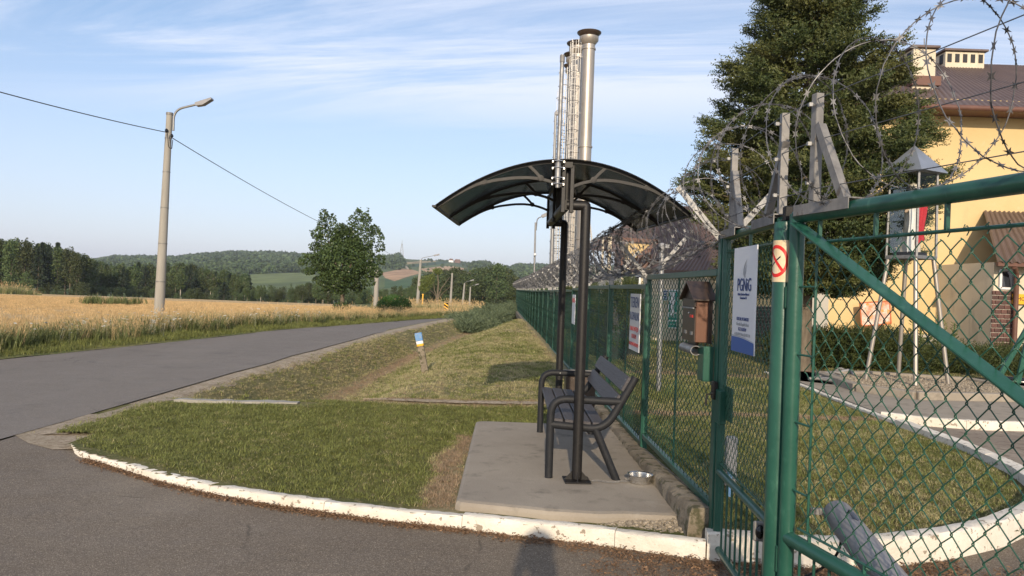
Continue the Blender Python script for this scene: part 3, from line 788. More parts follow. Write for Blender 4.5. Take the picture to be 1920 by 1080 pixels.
# weeds: umbels with white flower heads
def umbel_mesh():
    V = []; F = []; 
    for i in range(3):
        a = rng.uniform(0, 6.28); x, y = .05 * math.cos(a) * i, .05 * math.sin(a) * i; h = rng.uniform(.35, .6)
        k = len(V); V += [(x - .0008, y, 0), (x + .0008, y, 0), (x + .0008, y, h), (x - .0008, y, h)]; F.append((k, k + 1, k + 2, k + 3))
        k = len(V)
        for j in range(8): V.append((x + .035 * math.cos(j * .785), y + .035 * math.sin(j * .785), h + .008))
        V.append((x, y, h + .015))
        for j in range(8): F.append((k + j, k + (j + 1) % 8, k + 8))
    me = bpy.data.meshes.new('umbel'); me.from_pydata(V, [], F); me.materials.append(l_flower); me.update(); return me
c_umb = make_set('umbel', [umbel_mesh() for _ in range(3)])
yv = rng.uniform(11, 30, 260); xv = rl(yv) - rng.uniform(.6, 2.4, 260)
scatter('wild_carrot', np.stack([xv, yv, vz(xv, yv)], -1), c_umb, rng.uniform(.5, 1., 260), label='white flower heads scattered in the tall verge grass', cat='flowers')
# wheat: upright ripe stems over the field sheet
c_wheat = make_set('wheat_tuft', [tuft_mesh('wheat_tuft', 14, .11, .0045, .16, .45, l_straw, head=(.010, .04)) for _ in range(5)])
xw = rng.uniform(-75, -7, 60000); yw = 14 + 76 * rng.uniform(0, 1, 60000) ** 1.3
k = (xw < fe(yw) + .7 * rng.uniform(size=60000)) & (np.abs(xw / yw) < .82) & (vnoise(xw * .16, yw * 1.0, 1.1, 41) > -.28); xw, yw = xw[k], yw[k]
scatter('wheat', np.stack([xw, yw, wz(xw, yw) - .04], -1), c_wheat, rng.uniform(.7, 1.2, len(xw)) * np.clip(yw / 34, 1, 1.5), label='ripe golden wheat standing in the field across the road', cat='wheat')
yw = rng.uniform(14, 60, 5000); xw = fe(yw) + rng.uniform(-1.2, .2, 5000)
scatter('wheat_edge', np.stack([xw, yw, wz(xw, yw) - .02], -1), make_set('wheat_stalks', [tuft_mesh('wheat_stalks', 12, .24, .005, .12, .3, l_straw, head=(.009, .07)) for _ in range(3)]), rng.uniform(.7, 1.1, 5000), label='front rows of wheat behind the verge weeds', cat='wheat')
# a few green weed patches in the wheat
xg = []; 
for (px, py, n_) in [(187, 572, 60), (238, 572, 40)]:
    c = gr(px, py, -.45); xg += [(c.x + rng.normal(0, .5), c.y + rng.normal(0, .6), -.35) for _ in range(n_)]
scatter('field_weeds', xg, make_set('field_weed', [tuft_mesh('field_weed', 12, .5, .012, .15, .4, l_weed) for _ in range(2)]), rng.uniform(.6, 1.3, len(xg)), label='two green weed patches standing in the wheat', cat='weeds')
# leaf litter against the kerb
n_ = 3400; t = rng.uniform(0, len(K[:14]) - 1.01, n_); ii = t.astype(int); fr = t - ii
KA = np.array(K); x = KA[ii, 0] * (1 - fr) + KA[ii + 1, 0] * fr; y = KA[ii, 1] * (1 - fr) + KA[ii + 1, 1] * fr
off = np.abs(rng.normal(0, .045, n_)) * (1 + 2.6 * sm(-.5, 1.2, x)) * (.4 + .9 * np.abs(vnoise(x, x * 0, 3.1, 5))) + .012 - .03 * 0
def flake():
    V = []; F = []
    for i in range(7):
        a = rng.uniform(0, 6.28); l = rng.uniform(.006, .016); p = rng.normal(0, .018, 2); w_ = rng.uniform(.001, .003); k = len(V)
        d = np.array([math.cos(a), math.sin(a)]); s_ = np.array([-d[1], d[0]])
        for q in (p - s_ * w_, p + s_ * w_, p + d * l + s_ * w_ * .5, p + d * l - s_ * w_ * .5): V.append((q[0], q[1], rng.uniform(.001, .007)))
        F.append((k, k + 1, k + 2, k + 3))
    me = bpy.data.meshes.new('litter'); me.from_pydata(V, [], F); me.materials.append(m_rust); me.update(); return me
c_fl = make_set('litter', [flake() for _ in range(5)])
P_ = np.stack([x, y - off, np.full(n_, .002)], -1)[x > -3.6]
x2, y2 = pts_in(5000, .5, 5.0, 3.0, 4.5); k2 = rng.uniform(size=5000) < sm(3.0, 4.4, y2) * .75
P_ = np.concatenate([P_, np.stack([x2, y2, np.full(5000, .002)], -1)[k2]])
scatter('dry_litter', P_, c_fl, rng.uniform(.7, 1.8, len(P_)), tilt=.2, label='rust brown dry litter gathered along the foot of the white kerb', cat='litter')

# ================================================================== kerbs, slab, plinth
def resample(pts, step):
    P_ = np.array(pts, float); d = np.r_[0, np.cumsum(np.linalg.norm(np.diff(P_, axis=0), axis=1))]
    n = max(2, int(round(d[-1] / step)) + 1); s_ = np.linspace(0, d[-1], n)
    out_ = np.stack([np.interp(s_, d, P_[:, 0]), np.interp(s_, d, P_[:, 1])], -1)
    if n > 6:
        for _ in range(3): out_[1:-1] = (out_[:-2] + 2 * out_[1:-1] + out_[2:]) / 4
    return out_
kerb = bpy.data.objects.new('kerb', None); sc.collection.objects.link(kerb); tag(kerb, kind='structure')
def kerb_run(pts, h0, h1, wd, seg=1.0, name='kerb_stone', m_=None, rough=.0035, parent=None, gap=.004):
    c = resample(pts, .05); n = len(c); per = int(seg / .05); s0 = 0
    while s0 < n - 1:
        s1 = min(n - 1, s0 + per)
        if n - 1 - s1 < per * .4: s1 = n - 1
        vs = []; fs = []
        jz = random.uniform(-.006, .006)
        for q in range(s0, s1 + 1):
            p = c[q]; t_ = c[min(q + 1, n - 1)] - c[max(q - 1, 0)]; t_ /= np.linalg.norm(t_); nn = np.array([-t_[1], t_[0]])
            if q == s0 and s0 > 0: p = p + t_ * gap
            h = lerp(h0, h1, q / n) + jz
            e = lambda: random.uniform(-rough, rough)
            ring = [(0, -.03), (0 + e() * .5, h * .55), (.004 + e() * .4, h - .010 + e()), (.016 + e() * .5, h + e()), (wd * .6, h + e()), (wd - .012, h - .008 + e()), (wd, -.03)]
            for (o_, z) in ring:
                w2 = p + nn * o_; vs.append((w2[0], w2[1], z))
        m2 = len(ring); L_ = s1 - s0
        for a in range(L_):
            for b in range(m2 - 1): fs.append((a * m2 + b, (a + 1) * m2 + b, (a + 1) * m2 + b + 1, a * m2 + b + 1))
        fs.append(tuple(range(m2))); fs.append(tuple(L_ * m2 + b for b in range(m2 - 1, -1, -1)))
        obj(name, MB().add(vs, fs), m_ or m_lime, parent or kerb, smooth=True)
        s0 = s1
kerb_run([(-4.0, 6.86), (-3.86, 6.68)], .04, .05, .09, .3)
kerb_run([(-3.84, 6.64), (-3.72, 6.50)] + K[2:11] + [(1.22, 4.50)], .045, .105, .115, 1.0)
kerb_run([(1.23, 4.50), (1.8, 4.42)] + [(2.3, 4.47), (2.8, 4.66), (3.3, 4.93)] + K[15:], .17, .15, .14, 1.0)
kerb_run(K2, .11, .11, .09, 1.0)
# white edging of the concrete apron in the yard
kerb_run([(4.97, 9.95), (5.4, 9.6), (6.0, 9.45), (7.0, 9.5), (9.5, 9.9)], .12, .12, .12, 1.0)
apron = [(4.98, 10.05), (5.4, 9.72), (6.0, 9.58), (7.0, 9.62), (9.5, 10.02), (9.4, 11.9), (8.6, 13.2), (6.0, 15.3), (5.35, 15.0), (5.15, 12.6)]
obj('concrete_apron', MB().prism(apron, 0, .10, 'xy'), m_conc, kind='structure')
# slab under the bench
def rounded(x0, x1, y0, y1, r, n=5):
    out_ = []
    for cx_, cy_, a0 in ((x1 - r, y1 - r, 0), (x0 + r, y1 - r, 90), (x0 + r, y0 + r, 180), (x1 - r, y0 + r, 270)):
        for k in range(n + 1):
            a = R(a0 + 90 * k / n); out_.append((cx_ + r * math.cos(a), cy_ + r * math.sin(a)))
    return out_
SZ = .14
sp = [(-.335, 5.10), (-.30, 5.065), (.30, 4.93), (.62, 4.90), (.80, 4.93), (1.14, 4.92), (1.17, 4.96), (1.17, 8.2)] + [(-.25, 8.2), (-.31, 8.18), (-.345, 8.12)]
mb = MB(); n = len(sp); cxm = sum(p[0] for p in sp) / n; cym = sum(p[1] for p in sp) / n
rings = []
for (ins, z) in ((-.01, -.02), (0, SZ - .03), (.012, SZ - .008), (.04, SZ)):
    rings.append([(p[0] + (cxm - p[0]) * ins * 1.2, p[1] + (cym - p[1]) * ins, z) for p in sp])
vs = [v for r_ in rings for v in r_]; fs = []
for a in range(3):
    for b in range(n): c = (b + 1) % n; fs.append((a * n + b, a * n + c, a * n + n + c, a * n + n + b))
fs.append(tuple(range(3 * n, 4 * n)))
o = obj('concrete_slab', mb.add(vs, fs), m_conc, kind='structure')
# exposed pebbles between slab and kerb
def pebble(r_):
    bm_v = []; 
    for z, rr_ in ((-.5, .6), (.0, 1.), (.45, .65)):
        for k in range(6):
            a = k * 1.047 + random.uniform(-.2, .2); q = rr_ * random.uniform(.8, 1.15)
            bm_v.append((math.cos(a) * q * r_, math.sin(a) * q * r_ * .8, z * r_ * .8))
    fs = []
    for a in range(2):
        for k in range(6): fs.append((a * 6 + k, a * 6 + (k + 1) % 6, a * 6 + 6 + (k + 1) % 6, a * 6 + 6 + k))
    fs.append(tuple(range(12, 18))); me = bpy.data.meshes.new('pebble'); me.from_pydata(bm_v, [], fs); me.materials.append(m_stone); me.update(); return me
c_peb = make_set('pebble', [pebble(.013) for _ in range(5)])
def kf(x): return np.interp(x, kx, ky)
x = rng.uniform(.0, 1.2, 2600); y = kf(x) + .115 + rng.uniform(0, 1, 2600) * (4.93 - kf(x) - .10); 
z = .055 + .05 * sm(0, 1, (y - kf(x) - .13) / .3) + rng.uniform(-.006, .006, 2600)
obj('pebble_bed', MB().add([(-.2, 4.95, .05), (-.05, 4.95, .05), (.5, 4.82, .05), (1.21, 4.62, .05), (1.21, 5.2, .10), (-.2, 5.3, .10)], [(0, 1, 2, 3, 4, 5)]), m_oldconc, kind='structure')
scatter('pebbles', np.stack([x, y, z + .003], -1), c_peb, rng.uniform(.5, 1.6, 2600), tilt=.4, label='exposed pebbles between the concrete slab and the white kerb', cat='pebbles')
# mossy plinth under the fence
def plz(y): return float(np.interp(y, [4.4, 4.66, 7, 9.3, 14, 29, 60], [.24, .27, .17, .17, .10, .02, -.02])) 
mb = MB(); ys2 = np.r_[np.arange(4.66, 12, .06), np.arange(12, 60, .4)]; vs = []; fs = []
for k, y in enumerate(ys2):
    f = float(FX(y)); e = lambda s_=.008: random.uniform(-s_, s_)
    zt = plz(y)
    for (dx, z) in ((-.17, -.3), (-.165 + e(), zt * .4 + e()), (-.155 + e(), zt - .025 + e()), (-.13 + e(), zt + e()), (-.04 + e(), zt + e()), (.02, zt - .02), (.03, -.3)): vs.append((f + dx, y, z))
for k in range(len(ys2) - 1):
    for b in range(6): fs.append((k * 7 + b, k * 7 + b + 1, k * 7 + 8 + b, k * 7 + 7 + b)[::-1])
fs.append(tuple(range(7)))
obj('fence_plinth', mb.add(vs, fs), m_oldconc, smooth=True, kind='structure')
pp_ = []
for k in range(40):
    x = -1.9 + 3.0 * k / 39; zz = float(lawn_z(np.array(x), np.array(9.75))); wd = .11 * min(1, k / 8) + random.uniform(-.02, .02); yc = 9.75 + .08 * math.sin(x * 2)
    pp_ += [(x, yc - wd, zz + .012), (x, yc, zz + .028 + random.uniform(-.006, .006)), (x, yc + wd, zz + .012)]
obj('buried_path', MB().add(pp_, [(3 * k + b, 3 * k + 3 + b, 3 * k + 4 + b, 3 * k + 1 + b) for k in range(39) for b in (0, 1)]), m_gravel, smooth=True, kind='structure')
# culvert header and buried edge
mb = MB(); xs3 = np.linspace(-4.12, -2.62, 16); vs = []; fs = []
for x in xs3:
    e = lambda: random.uniform(-.008, .008)
    for (dy, z) in ((-.07, -.4), (-.065 + e(), .05 + e()), (.065 + e(), .05 + e()), (.07, -.5)): vs.append((x, 9.33 + dy + .05 * (x + 3), z + .03))
for k in range(15):
    for b in range(3): fs.append((k * 4 + b, k * 4 + 4 + b, k * 4 + 5 + b, k * 4 + b + 1))
fs.append((0, 1, 2, 3)); fs.append((63, 62, 61, 60))
tag(obj('culvert_header', mb.add(vs, fs), m_pole), 'low grey concrete header wall across the head of the ditch', 'wall')

# ================================================================== mesh fence
FA = R(1.02)      # the fence line runs almost straight away
def zig(w_, h_, pw, pv, r, n=3, wav=.003, jit=.0):
    """chain link net: neighbouring wires zigzag in mirror image and hook at the knots"""
    mb = MB(); nw = int(round(w_ / (pw / 2))); p = w_ / nw; nz = int(round(h_ / (pv / 2))); q = h_ / nz
    for i in range(nw):
        pts = []
        for k in range(nz + 1):
            right = (k + i) % 2
            xk = i * p + (p if right else 0); sg = 1 if right else -1
            xk += sg * p * .06
            j1, j2 = (random.uniform(-jit, jit), random.uniform(-jit, jit)) if jit else (0, 0)
            z = k * q
            if k > 0: pts.append((xk - sg * .10 * p, -wav * sg + 0, z - q * .12 + j2))
            pts.append((xk, wav * .3 * sg, z + j2))
            if k < nz: pts.append((xk - sg * .10 * p, wav * sg, z + q * .12 + j2))
        mb.tube(pts, r, n, cap=False)
    return mb
def local_mesh(name, mb, mt, smooth=False): return mesh_from(name, mb.v, mb.f, mt, smooth=smooth)
fence = thing('mesh_fence', 'long green chain link fence with cranked steel arms running away beside the lawn', 'fence', (FX(4.65), 4.65, 0))
SP = 2.3; NP = 24
PH = 1.47
# one panel in its own frame: x along the fence, z up
pf = MB(); Wp = SP - .08
for (a, b) in (((0, 0, 0), (Wp, 0, 0)), ((0, 0, PH), (Wp, 0, PH))): pf.bar(a, b, .045, .045, (0, 1, 0), bev=.004)
pf.bar((0.0, 0, .023), (0.0, 0, PH - .023), .04, .04, bev=.004); pf.bar((Wp, 0, .023), (Wp, 0, PH - .023), .04, .04, bev=.004)
me_pf = local_mesh('fence_panel', pf, m_green)
me_bar = local_mesh('middle_bar', MB().bar((Wp / 2, -.012, .02), (Wp / 2, -.012, PH - .02), .014, .014), m_green)
nm = zig(Wp - .05, PH - .05, .100, .066, .0029, 3, .003); nm.v = [(v[0] + .025, v[1], v[2] + .025) for v in nm.v]
me_net = local_mesh('wire_net', nm, m_greenw)
postm = MB().box((0, 0, PH / 2 + .02), (.06, .06, PH + .26), bev=.006)
me_post = local_mesh('post', postm, m_green)
arms = MB(); arms.box((0, 0, .03), (.05, .05, .12), bev=.005)
for s_ in (-1, 1):
    d = Vector((s_ * math.sin(R(40)), 0, math.cos(R(40))))
    a = Vector((s_ * .01, 0, .07)); b = a + d * .50
    arms.bar(a, b, .034, .005, (0, 1, 0)); arms.bar(a + Vector((0, .015, 0)) - d.cross(Vector((0, 1, 0))) * .014, b + Vector((0, .015, 0)) - d.cross(Vector((0, 1, 0))) * .014, .005, .034, (0, 1, 0))
    for t in (.1, .55, .93): arms.box(a + d * .5 * t + Vector((0, -.006, 0)), (.02, .012, .02))
me_arm = local_mesh('cranked_arm', arms, m_galv)
def ztop(y): return pz(y) + PH
def pz(y): return plz(y) + .015
for k in range(NP):
    y = 4.65 + SP * k; y2 = y + SP
    zb = pz(y + .3)
    if k < NP - 1:
        x = FX(y) + (.02 if k == 0 else 0)
        o = link('panel', me_pf, fence, Vector((FX(y + .06), y + .06, zb)) - ORG[fence.name], (0, 0, R(90) + FA)); ORG[o.name] = Vector()
        link('wire_net', me_net, o); link('middle_bar', me_bar, o)
        if k == 0: o['label'] = 'nearest panel, carrying the mailbox'
    if k > 0:
        o = link('post', me_post, fence, Vector((FX(y) + .0, y, zb - .12)) - ORG[fence.name], (0, 0, FA))
        link('cranked_arm', me_arm, o, (0, 0, PH + .13))
# the strip of shorter palings that closes the gap above the plinth is the panel's own bottom rail

# ---- corner post at the pedestrian gate
PA = Vector((1.305, 4.62, 0)); PB = Vector((1.245, 3.43, 0))
gp = thing('gate_post', 'square green corner post between the fence and the pedestrian gate', 'post', PA)
obj('shaft', MB().box((PA.x, PA.y, .96), (.062, .062, 2.0), bev=.006), m_green, gp)
mb = MB()
for s_, L_ in ((-1, .44), (1, .44)):
    d = Vector((s_ * math.sin(R(41)), 0, math.cos(R(41)))); a = PA + Vector((s_ * .012, .0, 1.93)); b = a + d * L_
    mb.bar(a, b, .036, .005, (0, 1, 0)); mb.bar(a + Vector((0, .016, 0)), b + Vector((0, .016, 0)), .005, .036, (0, 1, 0))
    for t in (.15, .6, .95): mb.box(a + d * L_ * t + Vector((0, -.006, 0)), (.018, .02, .018))
obj('cranked_arm', mb, m_galv, gp)
gp2 = thing('gate_post', 'thick round green post with a worn sign, between the two gates', 'post', PB)
prof = [(0.049, -.1), (.049, 1.93), (.046, 1.945), (0, 1.955)]
obj('shaft', MB().lathe(PB, prof, 24), m_green, gp2, smooth=True)
mb = MB().box(PB + Vector((.01, 0, 1.985)), (.04, .035, .07), bev=.005); obj('hinge_stub', mb, m_black, gp2)

def rail_pt(p, q, t, z): v = p.lerp(q, t); v.z = z; return v
def gate(name, label, A, B, ztop_, zmid, zbot, rt, net, bars_n, brace=False, hgt=.06, mesh_top=.10, ext=1.0, zr=None):
    """A = far end, B = near end, on the ground plan"""
    g = thing(name, label, 'gate', A)
    A = A.copy(); B = B.copy(); L_ = (B - A).length; ang = math.atan2(B.y - A.y, B.x - A.x)
    mb = MB().tube([rail_pt(A, B, 0, ztop_), rail_pt(A, B, .5, ztop_ + .002), rail_pt(A, B, 1, ztop_)], rt, 16); obj('top_rail', mb, m_green, g, smooth=True)
    mb = MB().tube([rail_pt(A, B, 0.0, zmid), rail_pt(A, B, 1, zmid)], rt * .95, 14); obj('middle_rail', mb, m_green, g, smooth=True)
    mb = MB().tube([rail_pt(A, B, 0.0, zbot), rail_pt(A, B, 1, zbot)], rt * .9, 14); obj('bottom_rail', mb, m_green, g, smooth=True)
    for t in (0, 1):
        mb = MB().tube([rail_pt(A, B, t, zbot - .02), rail_pt(A, B, t, ztop_ + .01)], rt * 1.05, 14); obj('stile', mb, m_green, g, smooth=True)
    # thin rods that hold the net, standing off the frame
    zt = ztop_ - rt - mesh_top; zb_ = zmid + rt + .03
    mb = MB().tube([rail_pt(A, B, .03, zt), rail_pt(A, B, .97, zt)], .007, 8)
    obj('net_rod', mb, m_green, g, smooth=True)
    obj('net_rod', MB().tube([rail_pt(A, B, .03, zb_), rail_pt(A, B, .97, zb_)], .006, 8), m_green, g, smooth=True)
    nst = max(2, int(L_ / .38))
    for k in range(nst + 1):
        t = .06 + .88 * k / nst; obj('net_spacer', MB().bar(rail_pt(A, B, t, zt), rail_pt(A, B, t, ztop_ - rt * .6), .014, .014), m_green, g)
        obj('net_spacer', MB().bar(rail_pt(A, B, t, zb_), rail_pt(A, B, t, zmid + rt * .6), .012, .012), m_green, g)
    for k in range(bars_n):
        t = (k + 1) / (bars_n + 1); obj('bar', MB().tube([rail_pt(A, B, t, zbot), rail_pt(A, B, t, zmid)], .0065, 8), m_green, g, smooth=True)
    nm = net; me = local_mesh('wire_net', nm, m_greenw)
    st = rail_pt(A, B, .035, zb_); link('wire_net', me, g, st - ORG[g.name], (0, 0, ang))
    # hooked wire ends along the rods
    mb = MB(); nh = int(L_ / (.085 if bars_n > 12 else .06))
    for k in range(nh):
        t = .04 + .92 * (k + .5) / nh
        for (z, s_) in ((zt, 1), (zb_, -1)):
            p = rail_pt(A, B, t, z); dx = random.uniform(-.008, .008)
            mb.tube([p + Vector((0, 0, -.02 * s_)), p + Vector((.010, 0, 0)), p + Vector((0, 0, .012 * s_)), p + Vector((-.011, dx, .004 * s_)), p + Vector((-.004, dx * 2, .016 * s_))], .0022, 4)
    obj('wire_ends', mb, m_greenw, g, kind='stuff')
    return g, zt, zb_
RT = .031
PGA = Vector((1.30, 4.545, 0)); PGB = Vector((1.253, 3.50, 0))
zt = 1.955 - RT * .8 - .07; zb_ = .53 + RT * .8 + .03
L1 = (PGB - PGA).length
net1 = zig(L1 * .93, 1.955 - .024 - .07 - .53 - .054, .062, .066, .0019, 4, .004, .0015)
ped, _, _ = gate('pedestrian_gate', 'narrow green mesh gate with bars below, between the mailbox and the thick post', PGA, PGB, 1.955, .53, .07, .024, net1, 9, mesh_top=.07)
BGA = Vector((1.268, 3.345, 0)); dirg = Vector((1.546 - 1.30, 2.27 - 3.38, 0)).normalized(); BGB = BGA + dirg * 2.75
L2 = 2.75
net2 = zig(L2 * .93, 1.965 - .033 - .12 - .53 - .06, .086, .098, .0024, 5, .005, .003)
big, zt2, zb2 = gate('driveway_gate', 'wide green mesh gate with a thick diagonal brace on the right', BGA, BGB, 1.965, .53, .07, .033, net2, 26, mesh_top=.09)
# diagonal brace, from the top at the post down to the bottom outer corner
a = rail_pt(BGA, BGB, .015, 1.93) + Vector((-.03, 0, 0)); b = rail_pt(BGA, BGB, .985, .55) + Vector((-.03, 0, 0))
obj('diagonal_brace', MB().bar(a, b, .012, .062, (1, 0, 0), bev=.003), m_green, big)
# second thin upright rod beside the stile and its stand-offs
mb = MB().tube([rail_pt(BGA, BGB, .055, .60), rail_pt(BGA, BGB, .055, 1.84)], .006, 8)
for z in (.75, 1.05, 1.35, 1.65): mb.tube([rail_pt(BGA, BGB, 0, z), rail_pt(BGA, BGB, .055, z)], .005, 6)
obj('net_rod', mb, m_green, big, smooth=True)
obj('hinge', MB().box(PB.lerp(BGA, .5) + Vector((0, 0, .42)), (.05, .06, .12), bev=.005).tube([PB.lerp(BGA, .5) + Vector((0, 0, .33)), PB.lerp(BGA, .5) + Vector((0, 0, .52))], .014, 10), m_greenw, big)
obj('hinge', MB().box(PB.lerp(BGA, .5) + Vector((0, 0, 1.6)), (.05, .06, .10), bev=.005), m_greenw, big)
# angle-steel uprights with a sole plate and a raking strut, clamped on the gate tops
def upright(parent, A, B, t, z0, h, strut, sole, lab=None):
    p = rail_pt(A, B, t, z0); d = (B - A).normalized(); n_ = Vector((-d.y, d.x, 0))
    mb = MB()
    mb.bar(p, p + Vector((0, 0, h)), .034, .005, n_); mb.bar(p + n_ * .016 + d * .016, p + n_ * .016 + d * .016 + Vector((0, 0, h)), .005, .034, n_)
    o = obj('upright', mb, m_galvd, parent)
    mb = MB()
    q = p + d * strut
    mb.bar(q, p + Vector((0, 0, h * .72)) + d * .02, .036, .005, n_); mb.bar(q + n_ * .016 + d * .017, p + n_ * .016 + d * .037 + Vector((0, 0, h * .72)), .005, .034, n_)
    obj('strut', mb, m_galvd, parent)
    mb = MB(); s0, s1 = sole
    m_ = (p + d * s0 + p + d * s1) / 2
    mb.box(m_ + Vector((0, 0, .004)), (abs(s1 - s0), .075, .006), Matrix.Rotation(math.atan2(d.y, d.x), 3, 'Z'))
    mb.box(m_ + Vector((0, 0, -.018)) - n_ * .038, (abs(s1 - s0), .004, .045), Matrix.Rotation(math.atan2(d.y, d.x), 3, 'Z'))
    obj('sole_plate', mb, m_galvd, parent)
    for z in (.10, .27, .44):
        mb = MB(); c = p + Vector((0, 0, min(z, h - .03)))
        mb.tube([c - n_ * .03, c + n_ * .045], .006, 6); mb.box(c - n_ * .02, (.016, .016, .016)); mb.box(c + n_ * .035 + Vector((-.01, 0, 0)), (.014, .014, .014))
        obj('wire_clamp', mb, m_galv, parent)
upright(ped, PGA, PGB, .04, 1.985, .50, .20, (-.06, .28))
upright(ped, PGA, PGB, .945, 1.985, .49, -.24, (-.32, .06))
upright(big, BGA, BGB, .035, 2.002, .49, .21, (-.07, .30))
# lock case, latch and reader on the pedestrian gate side
mb = MB().box((1.262, 4.60, .88 + .09), (.05, .07, .20), bev=.004)
o = obj('lock_case', MB().box((PGA.x - .02, PGA.y - .05, .93), (.045, .10, .20), bev=.005), m_green, ped)
o = obj('latch', MB().box((PGA.x - .045, PGA.y + .01, 1.02), (.03, .05, .11), bev=.005).tube([(PGA.x - .06, PGA.y - .02, 1.0), (PGA.x - .10, PGA.y - .03, 1.0), (PGA.x - .105, PGA.y - .03, .93)], .006, 6), m_black, ped)
obj('latch_plate', MB().box((PGA.x + .0, PGA.y - .14, .96), (.012, .15, .20), bev=.003), m_greenw, ped)

# ---- razor wire
def barb_pts(mb, p, t, nrm, s_):
    b = nrm
    for sg in (1, -1):
        k = [p - t * .006, p + b * sg * .011 * s_ - t * .013 * s_, p + b * sg * .005 * s_, p + b * sg * .011 * s_ + t * .013 * s_, p + t * .006]
        mb.add(k, [(0, 1, 2), (0, 2, 4), (2, 3, 4)])
def coil(path, radius, turns, hand, ph=0, seg=20, squash=1.0, wob=.02, n=4, r=.0017, barb=.05, bs=1.0):
    """helix of tape-and-wire with butterfly barbs along a centre line (list of points)"""
    P_ = [Vector(p) for p in path]; d = [0]
    for i in range(len(P_) - 1): d.append(d[-1] + (P_[i + 1] - P_[i]).length)
    tot = d[-1]; N_ = int(turns * seg); pts = []
    for i in range(N_ + 1):
        s_ = tot * i / N_; j = 0
        while j < len(d) - 2 and d[j + 1] < s_: j += 1
        f = (s_ - d[j]) / max(1e-6, d[j + 1] - d[j]); c = P_[j].lerp(P_[j + 1], f); t = (P_[j + 1] - P_[j]).normalized()
        sx = t.cross(Vector((0, 0, 1))).normalized(); a = hand * 2 * math.pi * turns * i / N_ + ph
        rr_ = radius * (1 + wob * math.sin(i * .37 + ph * 3) + wob * math.sin(i * .13))
        pts.append(c + sx * math.cos(a) * rr_ * squash + Vector((0, 0, 1)) * math.sin(a) * rr_ + t * random.uniform(-.004, .004))
    mb = MB().tube(pts, r, n, cap=False); bb = MB(); acc = 0
    for i in range(1, len(pts)):
        seg_ = pts[i] - pts[i - 1]; L_ = seg_.length; t = seg_.normalized(); 
        while acc < L_:
            p = pts[i - 1] + t * acc; nn = t.cross(Vector((random.uniform(-1, 1), random.uniform(-1, 1), random.uniform(-1, 1)))).normalized()
            barb_pts(bb, p, t, nn, bs); acc += barb
        acc -= L_
    return mb, bb
rz = thing('razor_wire', 'dense coils of razor wire lying in the arms along the long fence', 'razor wire', (FX(7), 7, 1.7))
yy = np.linspace(6.6, 58, 30); path = [(FX(y) - .0, y, ztop(y) + .40 + .015 * math.sin(y)) for y in yy]
for hnd, ph in ((1, 0), (-1, .8)):
    a, b = coil(path, .275, 250, hnd, ph, 14, 1.12, .05, 3, .0024, .075, 1.5)
    obj('wire_coil', a, m_wire, rz); obj('blades', b, m_wire, rz, kind='stuff')
pathb = [(FX(4.65) - .03, 4.62, 2.20), (FX(5.4) - .05, 5.4, 2.12), (FX(6.6), 6.6, ztop(6.6) + .42)]
for hnd, ph in ((1, .4), (-1, 2.2)):
    a, b = coil(pathb, .24, 6, hnd, ph, 22, 1.1, .06, 4, .0019, .06, 1.1)
    obj('wire_coil', a, m_wire, rz); obj('blades', b, m_wire, rz, kind='stuff')
rz2 = thing('razor_wire', 'open loops of razor wire standing along the top of the two gates', 'razor wire', (1.25, 3.4, 2.0))
pg = [rail_pt(PGA, PGB, -.1, 2.25), rail_pt(PGA, PGB, 1, 2.27), rail_pt(BGA, BGB, .2, 2.30), rail_pt(BGA, BGB, 1.0, 2.31)]
for hnd, ph in ((1, 1.57), (-1, 1.57)):
    a, b = coil(pg, .30, 9, hnd, ph, 48, .9, .02, 5, .0021, .040, 1.05)
    obj('wire_coil', a, m_wire, rz2, smooth=True); obj('blades', b, m_wire, rz2, kind='stuff')
cl = MB()
for k in range(0):
    t = .03 + .055 * k; v = pg[0].lerp(pg[1], min(1, t / .3)) if t < .3 else pg[2].lerp(pg[3], (t - .3) / .7)
    cl.tube([v + Vector((-.158, 0, -.012)), v + Vector((-.158, 0, .012))], .0055, 8)
# plain and barbed strands
st = thing('barbed_wire', 'barbed strands strung along the tips of the fence arms', 'wire', (FX(4.65), 4.65, 1.7))
for sx in (-1, 1):
    for f in (.95, .55, .12):
        dx = sx * (math.sin(R(40)) * .5 * f + .01); dz = math.cos(R(40)) * .5 * f
        pts = [Vector((FX(4.65) + sx * (.29 * f), 4.62, 1.93 + .33 * f))]
        for k in range(1, NP):
            y = 4.65 + SP * k; pts.append(Vector((FX(y) + dx, y, pz(y + .3) + PH + .08 + dz)))
        o = obj('strand', MB().tube(pts, .0022, 4, cap=False), m_wire, st)
        bb = MB()
        for i in range(8):
            a, b = pts[i], pts[i + 1]; L_ = (b - a).length; t = (b - a).normalized(); q = 0
            while q < L_: barb_pts(bb, a + t * q, t, t.cross(Vector((random.uniform(-1, 1), 0, random.uniform(-1, 1)))).normalized(), .9); q += .09
        obj('barbs', bb, m_wire, st, kind='stuff')
st2 = thing('barbed_wire', 'three taut strands through the uprights above the gates', 'wire', (1.25, 3.4, 2.0))
for z in (2.46, 2.28, 2.07):
    pts = [Vector((FX(4.65) - .02, 4.6, z)), rail_pt(PGA, PGB, .95, z), rail_pt(BGA, BGB, .05, z + .005), rail_pt(BGA, BGB, .5, z - .012 + (.03 if z > 2.4 else 0)), rail_pt(BGA, BGB, 1, z + .02)]
    obj('strand', MB().tube(pts, .0022, 5, cap=False), m_wire, st2)

